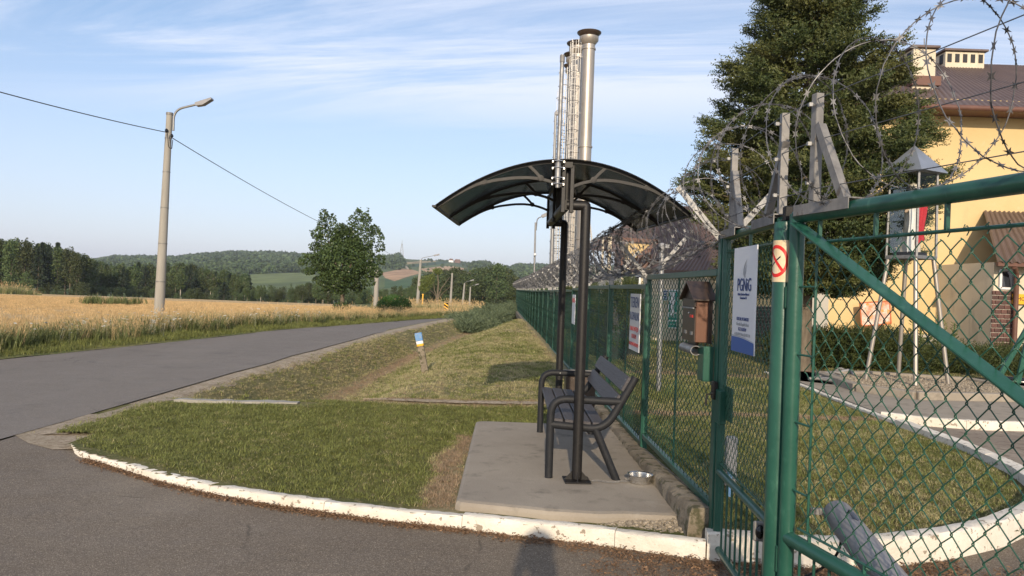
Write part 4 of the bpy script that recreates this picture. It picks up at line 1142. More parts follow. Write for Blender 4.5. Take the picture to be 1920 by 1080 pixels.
# ================================================================== mailbox, signs on the fence
def rotz(a): return Matrix.Rotation(a, 3, 'Z')
mbx = thing('mailbox', 'brown metal mailbox with a dark pitched lid and newspaper tube, hung on the green fence', 'mailbox', (1.19, 4.95, 1.1))
MX0, MX1, MY0, MY1, MZ0, MZ1 = 1.184, 1.264, 4.78, 5.12, 1.293, 1.573
obj('body', MB().box(((MX0 + MX1) / 2, (MY0 + MY1) / 2, (MZ0 + MZ1) / 2), (MX1 - MX0, MY1 - MY0, MZ1 - MZ0), bev=.003), m_box, mbx)
obj('back_plate', MB().box((MX1 + .012, (MY0 + MY1) / 2, (MZ0 + MZ1) / 2), (.026, MY1 - MY0 + .012, MZ1 - MZ0 + .012), bev=.003), m_boxd, mbx)
obj('front_panel', MB().box((MX0 - .004, (MY0 + MY1) / 2, (MZ0 + MZ1) / 2 - .03), (.009, MY1 - MY0 - .004, MZ1 - MZ0 - .062), bev=.002), m_boxd, mbx)
obj('flap', MB().box((MX0 - .006, (MY0 + MY1) / 2, MZ1 - .028), (.012, MY1 - MY0 - .004, .054), bev=.002), m_boxd, mbx)
ym = (MY0 + MY1) / 2
roof = MB()
roof.prism([(MY0 - .035, MZ1 - .012), (ym, MZ1 + .105), (MY1 + .035, MZ1 - .012), (MY1 + .035, MZ1 - .004), (ym, MZ1 + .115), (MY0 - .035, MZ1 - .004)][::-1], MX0 - .03, MX1 + .045, 'yz')
roof.prism([(MY0 + .004, MZ1), (ym, MZ1 + .098), (MY1 - .004, MZ1)], MX0 + .002, MX1, 'yz')
obj('lid', roof, m_boxd, mbx)
obj('letter_slot', MB().box((MX0 - .014, ym, MZ1 - .062), (.012, MY1 - MY0 - .03, .012), bev=.002), m_galv, mbx)
obj('lock', MB().lathe((MX0 - .009, ym - .01, MZ1 - .095), [(.009, 0), (.008, .005), (0, .006)], 12, Matrix.Rotation(R(-90), 3, 'Y')), m_bstain, mbx)
obj('label', MB().box((MX0 - .010, ym - .085, MZ1 - .115), (.003, .075, .018)), m_redp, mbx)
for dy in (-.09, .075): obj('window_slot', MB().box((MX0 - .0095, ym + dy, MZ0 + .055), (.004, .060, .024), bev=.001), m_galv, mbx)
tb = MB(); nn = 20; vs = []
for y in (MY0 - .01, MY1 - .02):
    for rr_ in (.036, .032):
        for k in range(nn): a = 2 * math.pi * k / nn; vs.append((MX0 + .005 + rr_ * math.cos(a), y, MZ0 - .052 + rr_ * .85 * math.sin(a)))
fs = []
for k in range(nn):
    l = (k + 1) % nn; fs += [(k, l, 2 * nn + l, 2 * nn + k), (nn + k, 3 * nn + k, 3 * nn + l, nn + l), (k, nn + k, nn + l, l), (2 * nn + k, 2 * nn + l, 3 * nn + l, 3 * nn + k)]
obj('newspaper_tube', tb.add(vs, fs), m_galv, mbx, smooth=True)
obj('tube_hanger', MB().box((MX0 + .03, ym, MZ0 - .02), (.02, .2, .05)), m_boxd, mbx)
obj('bracket_box', MB().box((1.243, 4.665, 1.17), (.062, .006, .215), bev=.001).box((1.213, 4.735, 1.17), (.006, .14, .215), bev=.001).box((1.243, 4.735, 1.06), (.058, .13, .006)), m_green, gp)

# white company banner on the pedestrian gate
sg = thing('sign', 'tall white company sign with a blue bottom band on the pedestrian gate', 'sign', (1.24, 4.2, 1.3))
A_, B_ = Vector((1.232, 4.15, 0)), Vector((1.232, 3.765, 0))
ty, by = 1.862, 1.298
off = Vector((.0, 0, 0)); ang = math.atan2(B_.y - A_.y, B_.x - A_.x)
c = (A_ + B_) / 2 + off; Ls = (B_ - A_).length
obj('board', MB().box((c.x, c.y, (ty + by) / 2), (Ls, .006, ty - by), rotz(ang), bev=.001), m_white, sg)
dv = (B_ - A_).normalized(); fn = Vector((-.0045, 0, 0))
bot = []
for k in range(13):
    t = k / 12; bot.append((t, by + .080 - .018 * t + .007 * math.sin(t * 3.1)))
vs = []; 
for t, z in bot: p = A_ + off + fn + dv * Ls * t; vs += [(p.x, p.y, by + .001), (p.x, p.y, z)]
obj('blue_band', MB().add(vs, [(2 * k, 2 * k + 2, 2 * k + 3, 2 * k + 1) for k in range(12)]), m_blue, sg)
vs = []
for t, z in bot: p = A_ + off + fn * 1.0 + dv * Ls * t; vs += [(p.x, p.y, z + .003), (p.x, p.y, z + .008 - .003 * t)]
obj('grey_swoosh', MB().add(vs, [(2 * k, 2 * k + 2, 2 * k + 3, 2 * k + 1) for k in range(12)]), m_greyp, sg)
# the wall side faces -X: letters read from the road
rt_ = (R(90), 0, ang)
def sp_(t, z): p = A_ + off + fn * 1.3 + dv * Ls * t; return Vector((p.x, p.y, z))
text('PGNiG', .098, m_navy, sg, sp_(.52, ty - .205), rt_, sx=.82, ext=.0008)
for (s_, z, sz, mt, k_) in (('Polskie Górnictwo Naftowe i', ty - .253, .0205, m_navy, .80), ('Gazownictwo SA', ty - .272, .0205, m_navy, .8), ('ODDZIAŁ W SANOKU', ty - .385, .026, m_navy, .8), ('Ośrodek Kopalń Łańcut', ty - .413, .025, m_greyp, .85),
                    ('KGZ HUSÓW', ty - .440, .026, m_navy, .85), ('tel. (16) 629 97 50 lub (13) 465 21 34', ty - .467, .0215, m_greyp, .80)):
    o = text(s_, sz, mt, sg, sp_(.5, z), rt_, sx=k_)
# flame emblem of three curved strokes
def stroke(pts, ws):
    vs = []; 
    for k, ((t, z), w_) in enumerate(zip(pts, ws)):
        a = Vector(pts[min(k + 1, len(pts) - 1)]) - Vector(pts[max(0, k - 1)]); a.normalize(); n_ = Vector((-a.y, a.x)) * w_
        for q in (1, -1): p = A_ + off + fn * 1.2 + dv * (t + n_.x * q); vs.append((p.x, p.y, z + n_.y * q))
    return vs, [(2 * k, 2 * k + 1, 2 * k + 3, 2 * k + 2) for k in range(len(pts) - 1)]
fl = MB(); t0 = Ls * .52
for (dx, dz, s_) in ((0, 0, 1.0), (.016, -.028, .66), (.022, -.050, .42)):
    P2 = [(t0 + dx * .7 + s_ * x_ * .7, ty - .105 + dz * .7 + s_ * z_ * .7) for x_, z_ in ((.05, .06), (.028, .035), (.0, .01), (-.022, -.025), (-.026, -.055), (-.006, -.085))]
    fl.add(*stroke(P2, [.001, .003 * s_, .005 * s_, .006 * s_, .005 * s_, .001]))
obj('flame_emblem', fl, m_greyp, sg)

# worn no-smoking plate wrapped round the thick post
ns = thing('sign', 'worn cream no smoking sign wrapped round the thick gate post', 'sign', (PB.x, PB.y, 1.7))
def wrap(poly_fn, r_, mt, name):
    pass
def curved(name, mt, cells, r_):
    """cells: list of quads in (arc, z); bent onto the post, centred on the side towards the camera-left"""
    vs = []; fs = []
    for q in cells:
        b = len(vs)
        for (s_, z) in q:
            a = R(207) + s_ / .05; vs.append((PB.x + r_ * math.cos(a), PB.y + r_ * math.sin(a), z))
        fs.append(tuple(range(b, b + len(q))))
    return obj(name, MB().add(vs, fs), mt, ns)
zc_, hh_ = 1.765, .095
cells = []
for i in range(12):
    for j in range(8):
        s0 = -.062 + .134 * i / 12; s1 = s0 + .134 / 12; z0 = zc_ - hh_ + 2 * hh_ * j / 8; z1 = z0 + 2 * hh_ / 8
        if (i in (0, 11) and j in (0, 7)): continue
        cells.append([(s0, z0), (s1, z0), (s1, z1), (s0, z1)])
curved('plate', m_cream, cells, .0505)
cells = []
for k in range(36):
    a0, a1 = R(10 * k), R(10 * k + 10); ro, ri = .056, .044; sy = 1.32
    cells.append([(ri * math.cos(a0), zc_ + ri * sy * math.sin(a0)), (ro * math.cos(a0), zc_ + ro * sy * math.sin(a0)), (ro * math.cos(a1), zc_ + ro * sy * math.sin(a1)), (ri * math.cos(a1), zc_ + ri * sy * math.sin(a1))])
for k in range(8):
    t0, t1 = -1 + k / 4, -1 + (k + 1) / 4
    f = lambda t, d: (t * .034 + d, zc_ - t * .047 + d * .7)
    cells.append([f(t0, -.005), f(t1, -.005), f(t1, .005), f(t0, .005)])
curved('red_ring', m_redp, cells, .0513)
cg = [[(-.034, zc_ - .002), (.026, zc_ + .028), (.026, zc_ + .020), (-.034, zc_ - .010)]]
cg = [[(lerp(-.030, .022, k / 5), zc_ - .020 + .045 * k / 5), (lerp(-.030, .022, (k + 1) / 5), zc_ - .020 + .045 * (k + 1) / 5), (lerp(-.030, .022, (k + 1) / 5), zc_ - .029 + .045 * (k + 1) / 5), (lerp(-.030, .022, k / 5), zc_ - .029 + .045 * k / 5)] for k in range(5)]
curved('cigarette', m_gloss, cg, .0509)
# gate sensor (photocell)
sn = thing('gate_sensor', 'black oval photocell in a small grey box on the bars beside the thick post', 'sensor', (1.22, 3.56, .4))
p = at(1424, 996, 3.56)
obj('backplate', MB().box((p.x, p.y, p.z), (.058, .02, .095), rotz(R(-12)), bev=.006), m_galvd, sn)
vs = []; fs = []
for j in range(6):
    for k in range(18): a = k * R(20); q = math.cos(j / 5 * 1.5); vs.append((p.x + .021 * q * math.cos(a) - .002, p.y - .011 - .022 * math.sin(j / 5 * 1.5), p.z + .034 * q * math.sin(a)))
for j in range(5):
    for k in range(18): l = (k + 1) % 18; fs.append((j * 18 + k, j * 18 + l, j * 18 + 18 + l, j * 18 + 18 + k))
obj('lens_cover', MB().add(vs, fs), m_gloss, sn, smooth=True)

# "works area" notice two panels further down, and one seen edge-on
def notice(name, label, y0, y1, z0, z1, lines, cat='sign', dx=-.03, mt=None):
    t = thing(name, label, cat, (FX(y0), (y0 + y1) / 2, z0))
    a = Vector((FX(y1) + dx, y1, 0)); b = Vector((FX(y0) + dx, y0, 0)); c = (a + b) / 2; L_ = (a - b).length; an = math.atan2(b.y - a.y, b.x - a.x)
    obj('board', MB().box((c.x, c.y, (z0 + z1) / 2), (L_, .008, z1 - z0), rotz(an), bev=.001), mt or m_white, t)
    for (s_, f, sz, m_) in lines: text(s_, sz, m_, t, Vector((c.x - .007, c.y, lerp(z0, z1, f))), (R(90), 0, an))
    return t
notice('sign', 'white notice with blue and red lettering on the panel left of the mailbox', 7.15, 7.68, 1.02, 1.585, [('TEREN', .84, .15, m_navy), ('KOPALNI', .60, .115, m_navy), ('ZAKAZ WSTĘPU', .38, .06, m_redp), ('OSOBOM', .25, .06, m_redp), ('NIEUPOWAŻNIONYM', .11, .05, m_redp)])
notice('sign', 'narrow pale notice seen nearly edge on between the two canopy posts', 13.0, 13.5, 1.0, 1.52, [('UWAGA', .8, .12, m_redp)], dx=-.05)

# ================================================================== bench
bn = thing('bench', 'charcoal bench of round tube frames with plank seat and back, on the concrete slab', 'bench', (.55, 6.7, SZ))
def round_path(pts, r_=.07, n=6):
    out_ = [Vector(pts[0])]
    for i in range(1, len(pts) - 1):
        p, a, b = Vector(pts[i]), Vector(pts[i - 1]), Vector(pts[i + 1])
        d1 = (a - p); d2 = (b - p); q = min(r_, d1.length * .48, d2.length * .48); s_ = p + d1.normalized() * q; e_ = p + d2.normalized() * q
        for k in range(n + 1):
            t = k / n; out_.append(s_.lerp(p, t).lerp(p.lerp(e_, t), t))
    out_.append(Vector(pts[-1])); return out_
BR = .031
Yn, Yf = 5.80, 7.62
for Y in (Yn, Yf):
    loop = [(.335, Y, SZ), (.335, Y, SZ + .615), (.875, Y, SZ + .605)]
    obj('armrest_leg', MB().tube(round_path(loop, .13, 8), BR, 14), m_bench, bn, smooth=True)
    obj('seat_rail', MB().tube(round_path([(.335, Y, SZ + .415), (.76, Y, SZ + .385), (.985, Y, SZ + .80)], .13, 8), BR * 1.02, 14), m_bench, bn, smooth=True)
    obj('rear_leg', MB().tube([(.685, Y, SZ + .39), (.86, Y, SZ)], BR, 14), m_bench, bn, smooth=True)
    for q in ((.335, Y), (.86, Y)): obj('foot_plate', MB().lathe((q[0], q[1], SZ), [(.032, 0), (.032, .005), (.026, .006)], 14), m_bench, bn)
    obj('bolt', MB().lathe((.52, Y - BR, SZ + .612), [(.008, 0), (.006, .005), (0, .006)], 8, Matrix.Rotation(R(90), 3, 'X')), m_galv, bn)
for k in range(4):
    x = .385 + k * .108; z = SZ + .447 - (x - .36) * .07
    obj('seat_plank', MB().box((x, (Yn + Yf) / 2, z), (.096, Yf - Yn + .02, .032), Matrix.Rotation(R(4), 3, 'Y'), bev=.005), m_slat, bn)
for k in range(2):
    t = .40 + .38 * k
    p0 = Vector((.79, 0, SZ + .44)); p1 = Vector((.975, 0, SZ + .79)); d = (p1 - p0).normalized(); c = p0 + (p1 - p0) * (.42 + .40 * k) + Vector((-.03, 0, .016))
    o = obj('back_plank', MB().box((c.x, (Yn + Yf) / 2, c.z), (.125, Yf - Yn + .02, .030), Matrix.Rotation(-math.atan2(d.z, d.x), 3, 'Y'), bev=.005), m_slat, bn)
    for Y in (Yn + .03, Yf - .03):
        for s_ in (-.03, .03):
            q = c + d * s_ + Vector((-d.z, 0, d.x)) * .016
            obj('screw', MB().lathe((q.x, Y, q.z), [(.007, 0), (.004, .003), (0, .004)], 8, Matrix.Rotation(-math.atan2(d.x, d.z), 3, 'Y') @ Matrix.Rotation(0, 3, 'X')), m_galv, bn)
obj('cross_brace', MB().tube([(.70, Yn, SZ + .36), (.70, Yf, SZ + .36)], .014, 10), m_bench, bn, smooth=True)

# dark litter box behind the bench
lb = thing('litter_bin', 'dark box with a pale lid standing behind the bench by the fence', 'bin', (.83, 8.75, .1))
obj('body', MB().box((.83, 8.75, .36), (.34, .30, .50), bev=.01), m_boxd, lb); obj('lid', MB().box((.83, 8.75, .635), (.37, .33, .035), bev=.008), m_conc, lb)

# ================================================================== canopy
cn = thing('canopy', 'arched smoked plastic canopy on two cranked black posts over the bench', 'canopy', (.54, 7.0, SZ))
CP = [(.545, 5.72), (.545, 8.10)]; ZB = 2.285; XB = .395
for (x, y) in CP:
    o = obj('post', MB().tube(round_path([(x, y, SZ + .02), (x, y, ZB), (XB, y, ZB)], .012, 3), .0385, 18), m_black, cn, smooth=True)
    mb = MB().box((x - .0, y, SZ + .007), (.20, .20, .012), rotz(R(3)), bev=.002)
    obj('base_plate', mb, m_black, cn)
    for sx, sy in ((1, 0), (-1, 0), (0, -1)):
        g_ = MB()
        if sx: g_.prism([(x + sx * .03, SZ + .012), (x + sx * .095, SZ + .012), (x + sx * .03, SZ + .085)], y - .003, y + .003)
        else: g_.prism([(y - .03, SZ + .012), (y - .095, SZ + .012), (y - .03, SZ + .085)], x - .003, x + .003, 'yz')
        obj('gusset', g_, m_black, cn)
obj('cross_beam', MB().tube([(XB, 5.72 - .02, ZB), (XB, 8.12, ZB)], .0395, 18), m_black, cn, smooth=True)
for y in (5.74, 8.06): obj('riser', MB().tube([(XB, y, ZB), (XB, y, ZB + .30)], .026, 14), m_black, cn, smooth=True)
def arcz(s_):     # s_ in 0..1 from ridge to tip; returns x offset, z
    # photographed profile: flat at the ridge, steeper towards the tip
    return s_ * 1.0, 2.635 - .385 * s_ ** 2.05
ys_c = [5.66, 6.88, 8.10]
for sgn, tipx in ((-1, 1.00), (1, .94)):
    mb = MB(); nS = 22; vs = []; fs = []
    for i in range(nS + 1):
        x, z = arcz(i / nS)
        for yy_ in (5.60, 8.16): vs += [(XB + sgn * x * tipx, yy_, z), (XB + sgn * x * tipx, yy_, z + .005)]
    for i in range(nS):
        a = i * 4; b = a + 4
        fs += [(a, b, b + 2, a + 2), (a + 1, a + 3, b + 3, b + 1), (a, a + 1, b + 1, b), (a + 2, b + 2, b + 3, a + 3)]
    fs += [(0, 2, 3, 1), (nS * 4, nS * 4 + 1, nS * 4 + 3, nS * 4 + 2)]
    obj('roof_sheet', mb.add(vs, fs), m_poly, cn, smooth=True)
    x, z = arcz(1); obj('edge_strip', MB().bar((XB + sgn * x * tipx, 5.58, z), (XB + sgn * x * tipx, 8.18, z), .030, .014, (0, 0, 1)), m_black, cn)
    for yy_ in ys_c:
        e = MB()
        def pth(fn, w_, n=14, th=.022):
            for i in range(n):
                a, b = fn(i / n), fn((i + 1) / n)
                e.bar((XB + sgn * a[0] * tipx, yy_, a[1]), (XB + sgn * b[0] * tipx, yy_, b[1]), th, w_((i + .5) / n), (0, 1, 0))
        pth(lambda t: (t, arcz(t)[1] - .010), lambda t: .022, 20)                       # top chord
        # lower scroll: from the wall plate out to the chord near the tip
        def low(t):
            x = .03 + .80 * t
            return (x, 2.635 + float(np.interp(x, [0, .1, .2, .3, .4, .55, .64, .72, .80, .9], [-.215, -.172, -.147, -.140, -.145, -.168, -.192, -.222, -.262, -.33])))
        pth(low, lambda t: .034 - .008 * math.sin(t * 3.1), 18)
        h = low(.22); pth(lambda t: (lerp(h[0], .30, t) + .0, lerp(h[1], arcz(.30)[1] - .015, t ** .8)), lambda t: .020 + .016 * (1 - t), 8)
        pth(lambda t: (lerp(.62, .95, t), lerp(low(.74)[1], arcz(.95)[1] - .012, t ** 1.35)), lambda t: .05 - .03 * t, 8)
        o = obj('bracket', e, m_black, cn)
        for tt in (.22, .76):
            q = low(tt); c_ = (XB + sgn * q[0] * tipx, yy_ - .013, q[1] + .004)
            obj('boss', MB().lathe(c_, [(.024, -.004), (.024, .004), (.016, .005), (.015, .001), (0, .001)], 16, Matrix.Rotation(R(90), 3, 'X')), m_black, cn)
        obj('wall_plate', MB().box((XB + sgn * .032, yy_, 2.42), (.03, .05, .36), bev=.003), m_black, cn)
obj('ridge_beam', MB().box((XB, 6.88, 2.60), (.07, 2.5, .05), bev=.004), m_black, cn)
obj('ridge_board', MB().box((XB, 7.4, 2.43), (.05, 1.4, .28), bev=.004), m_black, cn)
for o in list(cn.children):
    if o.name.startswith(('base_plate', 'gusset')): continue
    arch = o.name.startswith(('roof_sheet', 'edge_strip', 'bracket', 'boss', 'ridge', 'wall_plate'))
    for v in o.data.vertices:
        y, z = v.co.y + 7.0, v.co.z + SZ
        if z > 2.0: v.co.z += -.035 + .030 * (y - 5.72) - (.018 if arch else 0)
# galvanised mast clamped to the front bracket
ms = thing('mast', 'slim galvanised pipe mast clamped at the front of the canopy and rising above it', 'mast', (.375, 5.6, 2.4))
mx_, my_ = .372, 5.58
p0 = at(1045, 352, my_); p1 = at(1057, 103, my_)
pz0, pz1 = p0.z, p1.z; mx_ = p0.x
obj('pipe', MB().tube([(mx_, my_, pz0 - .0), (mx_, my_, pz0 + .10)], .0165, 14), m_galv, ms, smooth=True)
obj('pipe', MB().tube([(mx_, my_, pz0 + .04), (mx_ + .004, my_, pz1)], .0155, 14), m_galv, ms, smooth=True)
obj('sleeve', MB().lathe((mx_, my_, pz0 + .06), [(.022, 0), (.022, .12), (.019, .125)], 16), m_galv, ms, smooth=True)
obj('end_cap', MB().lathe((mx_ + .004, my_, pz1 - .055), [(.019, 0), (.019, .05), (.0, .055)], 16), m_galvd, ms, smooth=True)
for k, dz in enumerate((.075, .15, .03, .20)):
    y2 = my_ + .01
    mb = MB().tube([(mx_ - .035, y2 + .03, pz0 + dz), (mx_ - .030, my_ - .016, pz0 + dz), (mx_, my_ - .026, pz0 + dz), (mx_ + .030, my_ - .016, pz0 + dz), (mx_ + .045, y2 + .03, pz0 + dz)], .004, 8)
    mb.box((mx_ + .045, y2 + .02, pz0 + dz), (.014, .012, .014)); mb.box((mx_ - .036, y2 + .02, pz0 + dz), (.014, .012, .014))
    obj('clamp', mb, m_bstain, ms)

# ================================================================== dog bowl and chain
bw = thing('dog_bowl', 'shiny stainless steel dog bowl on the slab beside the bench leg', 'bowl', (.98, 5.78, SZ))
bp_ = gr(1200, 905, SZ); bp_.z = SZ
obj('bowl', MB().lathe(bp_, [(.070, 0), (.082, .004), (.089, .058), (.101, .064), (.102, .067), (.098, .068), (.086, .062), (.078, .008), (0, .006)], 32), m_bstain, bw, smooth=True)
chn = thing('chain', 'thin rusty chain lying on the slab between the post plate and the bowl', 'chain', (.75, 5.78, SZ))
a = Vector((.66, 5.70, SZ + .004)); b = bp_ + Vector((-.095, -.02, .006)); nl = 20
for k in range(nl):
    t = (k + .5) / nl; c = a.lerp(b, t) + Vector((0, .018 * math.sin(t * 9) - .012 * math.sin(t * 3.1), .004 + (.03 * max(0, t - .93) / .07)))
    ang = math.atan2(b.y - a.y, b.x - a.x) + .25 * math.sin(k * 1.7); m_ = rotz(ang) @ Matrix.Rotation(R(90 if k % 2 else 15), 3, 'X')
    pts = [c + m_ @ Vector((.0095 * math.cos(q) + (.006 if math.cos(q) > 0 else -.006), .0055 * math.sin(q), 0)) for q in [2 * math.pi * j / 10 for j in range(10)]]
    obj('chain_link', MB().tube(pts, .0019, 5, close=True), m_galvd, chn, smooth=True)

# ================================================================== marker post in the ditch bank
pc = gr(797, 697, -.12)
mk = thing('marker_post', 'short leaning concrete post with a faded blue top and white and yellow bands', 'post', pc)
tz = at(784, 624, pc.y); lean = Vector((tz.x - pc.x, 0, tz.z - pc.z)); tp = pc + lean
def seg(name, t0, t1, mt, k=1.0):
    a, b = pc + lean * t0, pc + lean * t1
    obj(name, MB().bar(a, b, .135 * k, .085 * k, (0, 1, 0), bev=.006), mt, mk)
seg('shaft', -.15, .66, m_oldconc, .98); seg('yellow_band', .66, .715, m_yel); seg('white_band', .715, .79, m_white); seg('blue_top', .79, 1.0, m_bluep, 1.04)

# ================================================================== gate opener behind the driveway gate
mo = thing('gate_motor', 'grey tubular gate opener with a dark arrow mark behind the driveway gate', 'gate opener', (1.6, 3.4, .6))
a = at(1568, 960, 3.42); b = at(1700, 1130, 2.75)
d = (b - a).normalized()
obj('housing', MB().tube([a - d * .02, a - d * .012, a, a + d * .02, b], [.025, .044, .058, .065, .067], 24), m_grey, mo, smooth=True)
obj('arm', MB().bar(a + Vector((-.12, 0, -.0)), a + Vector((.0, 0, 0)), .022, .03, bev=.003), m_galvd, mo)
e = a + d * .14; u_ = d.cross(Vector((0, 1, 0))).normalized(); vs = []
for (s_, q) in ((-.045, .0), (.0, .032), (-.006, .012), (.045, .012), (.060, -.004), (.045, -.020), (-.006, -.014), (.0, -.030)):
    p = e + d * s_; rad = u_ * q; yv_ = -math.sqrt(max(0, .0668 ** 2 - q * q)); n3 = d.cross(u_).normalized(); n3 = n3 if n3.y < 0 else -n3
    vs.append(p + rad + n3 * -yv_)
obj('arrow_mark', MB().add(vs, [tuple(range(8))]), m_gloss, mo)
obj('cable', MB().tube(round_path([a + d * .08 + Vector((0, 0, -.04)), a + d * .07 + Vector((-.01, 0, -.16)), a + Vector((-.08, 0, -.28)), a + Vector((-.20, -.05, -.30))], .07), .006, 8), m_black, mo, smooth=True)
# grey service pedestal inside the fence
ppd = gr(1368, 922, .09)
pd = thing('service_pedestal', 'grey plastic service pedestal standing in the grass behind the pedestrian gate', 'pedestal', ppd)
H_ = at(1368, 818, ppd.y).z - .09
obj('cabinet', MB().box((ppd.x, ppd.y, .09 + H_ * .55), (.085, .07, H_ * .9), bev=.012), m_grey, pd)
obj('stem', MB().box((ppd.x, ppd.y, .12), (.05, .04, .2)), m_grey, pd)
obj('blue_pipe', MB().tube([(ppd.x - .02, ppd.y - .06, .02), (ppd.x - .02, ppd.y - .06, .26)], .018, 10), m_bluep, pd)

# ================================================================== memorial lantern on four steel legs, in the yard
MY = 13.0
ml = thing('memorial_lantern', 'glazed lantern with grey pyramid roof on four splayed steel legs before the yellow wall', 'shrine', (6.95, MY, .1))
def q_(px, py, Y=MY): return at(px, py, Y)
bz = q_(1740, 482).z; tzz = q_(1740, 318).z
cxl = q_(1722, 400).x; 
hw = .285; ROT = R(29)
def lp(x, y, z): v = rotz(ROT) @ Vector((x, y, 0)); return Vector((cxl + .08 + v.x, MY + .35 + v.y, z))
for sx in (-1, 1):
    for sy in (-1, 1):
        obj('corner_frame', MB().bar(lp(sx * hw, sy * hw, bz), lp(sx * hw * .94, sy * hw * .94, tzz), .035, .035), m_galv, ml)
        foot = lp(sx * .47, sy * .47, .18)
        obj('leg', MB().tube([foot, lp(sx * hw * .9, sy * hw * .9, bz)], .036, 12), m_stain, ml, smooth=True)
def frame_sq(z, h, e=0.0, mt=m_galv, nm='frame'):
    for a, b in (((-1, -1), (1, -1)), ((1, -1), (1, 1)), ((1, 1), (-1, 1)), ((-1, 1), (-1, -1))):
        obj(nm, MB().bar(lp(a[0] * (hw + e), a[1] * (hw + e), z), lp(b[0] * (hw + e), b[1] * (hw + e), z), .04, h), mt, ml)
frame_sq(bz, .06); frame_sq(tzz - .02, .035)
obj('floor', MB().box(lp(0, 0, bz), (hw * 2, hw * 2, .04), rotz(ROT)), m_galvd, ml)
for a, b in (((-1, -1), (1, -1)), ((1, -1), (1, 1)), ((1, 1), (-1, 1)), ((-1, 1), (-1, -1))):
    vs = [lp(a[0] * hw, a[1] * hw, bz + .03), lp(b[0] * hw, b[1] * hw, bz + .03), lp(b[0] * hw * .94, b[1] * hw * .94, tzz - .04), lp(a[0] * hw * .94, a[1] * hw * .94, tzz - .04)]
    obj('pane', MB().add(vs, [(0, 1, 2, 3)]), m_clear, ml)
ap = q_(1730, 273, MY + .35).z; rw = hw + .10
vs = [lp(-rw, -rw, tzz), lp(rw, -rw, tzz), lp(rw, rw, tzz), lp(-rw, rw, tzz), lp(0, 0, ap), lp(-rw, -rw, tzz - .02), lp(rw, -rw, tzz - .02), lp(rw, rw, tzz - .02), lp(-rw, rw, tzz - .02)]
obj('roof', MB().add(vs, [(0, 1, 4), (1, 2, 4), (2, 3, 4), (3, 0, 4), (5, 8, 7, 6), (0, 5, 6, 1), (1, 6, 7, 2), (2, 7, 8, 3), (3, 8, 5, 0)]), m_zinc, ml)
# robed figure inside the lantern, a white and red cloth hanging from its shoulder
fg = thing('statuette', 'small robed statue with a white and red cloth inside the glazed lantern', 'statue', lp(0, 0, bz + .03))
c = lp(.0, 0, bz + .03); Hs = (tzz - bz) * .86
def prof_fig(mb, c, H):
    vs = []; fs = []; rings = [(0, .17, .13), (.1, .165, .125), (.3, .14, .11), (.5, .125, .10), (.62, .135, .10), (.74, .155, .095), (.80, .13, .08), (.835, .055, .05), (.86, .048, .05), (.885, .075, .075), (.93, .085, .09), (.975, .062, .068), (1.0, .01, .01)]
    for (t, a, b) in rings:
        for k in range(20):
            an = k * math.pi / 10; fold = 1 + (.09 * math.sin(an * 5 + t * 4) if t < .6 else 0)
            vs.append(c + Vector((a * math.cos(an) * fold, b * math.sin(an) * fold, t * H)))
    for j in range(len(rings) - 1):
        for k in range(20): l = (k + 1) % 20; fs.append((j * 20 + k, j * 20 + l, j * 20 + 20 + l, j * 20 + 20 + k))
    return mb.add(vs, fs)
obj('figure', prof_fig(MB(), c, Hs), mat('statue_plaster', (.62, .56, .48), (.50, .44, .36), 9, .7), fg, smooth=True)
obj('forearm', MB().tube([c + Vector((-.13, -.02, Hs * .70)), c + Vector((-.17, -.12, Hs * .60)), c + Vector((-.10, -.18, Hs * .66)), c + Vector((-.08, -.19, Hs * .70))], [.035, .03, .022, .012], 10), mat('statue_skin', (.58, .42, .30), None, rough=.6), fg, smooth=True)
obj('hood', MB().lathe(c + Vector((.01, .02, Hs * .84)), [(.11, 0), (.115, .05), (.105, .12), (.06, .165), (0, .18)], 16), m_galvd, fg, smooth=True)
def drape(x0, x1, z0, z1, mt, nm):
    vs = []; n_ = 10
    for i in range(n_ + 1):
        t = i / n_; x = lerp(x0, x1, t)
        for j in range(9):
            u = j / 8; z = lerp(z1, z0 + .10 * t * (1 if nm == 'red_cloth' else -.3), u)
            vs.append(c + Vector((x + .02 * math.sin(u * 6), -.15 - .02 * math.sin(t * 9 + u * 2), z)))
    fs = [(i * 9 + j, i * 9 + j + 1, i * 9 + 10 + j, i * 9 + 9 + j) for i in range(n_) for j in range(8)]
    obj(nm, MB().add(vs, fs), mt, fg, smooth=True)
drape(-.15, .01, Hs * .04, Hs * .66, mat('white_cloth', (.70, .69, .67), None, rough=.9), 'white_cloth')
drape(.01, .17, Hs * .14, Hs * .80, mat('red_cloth', (.45, .015, .025), None, rough=.8), 'red_cloth')
obj('plinth_block', MB().box(c + Vector((0, 0, .03)), (.40, .34, .07), rotz(ROT)), m_dark, fg)
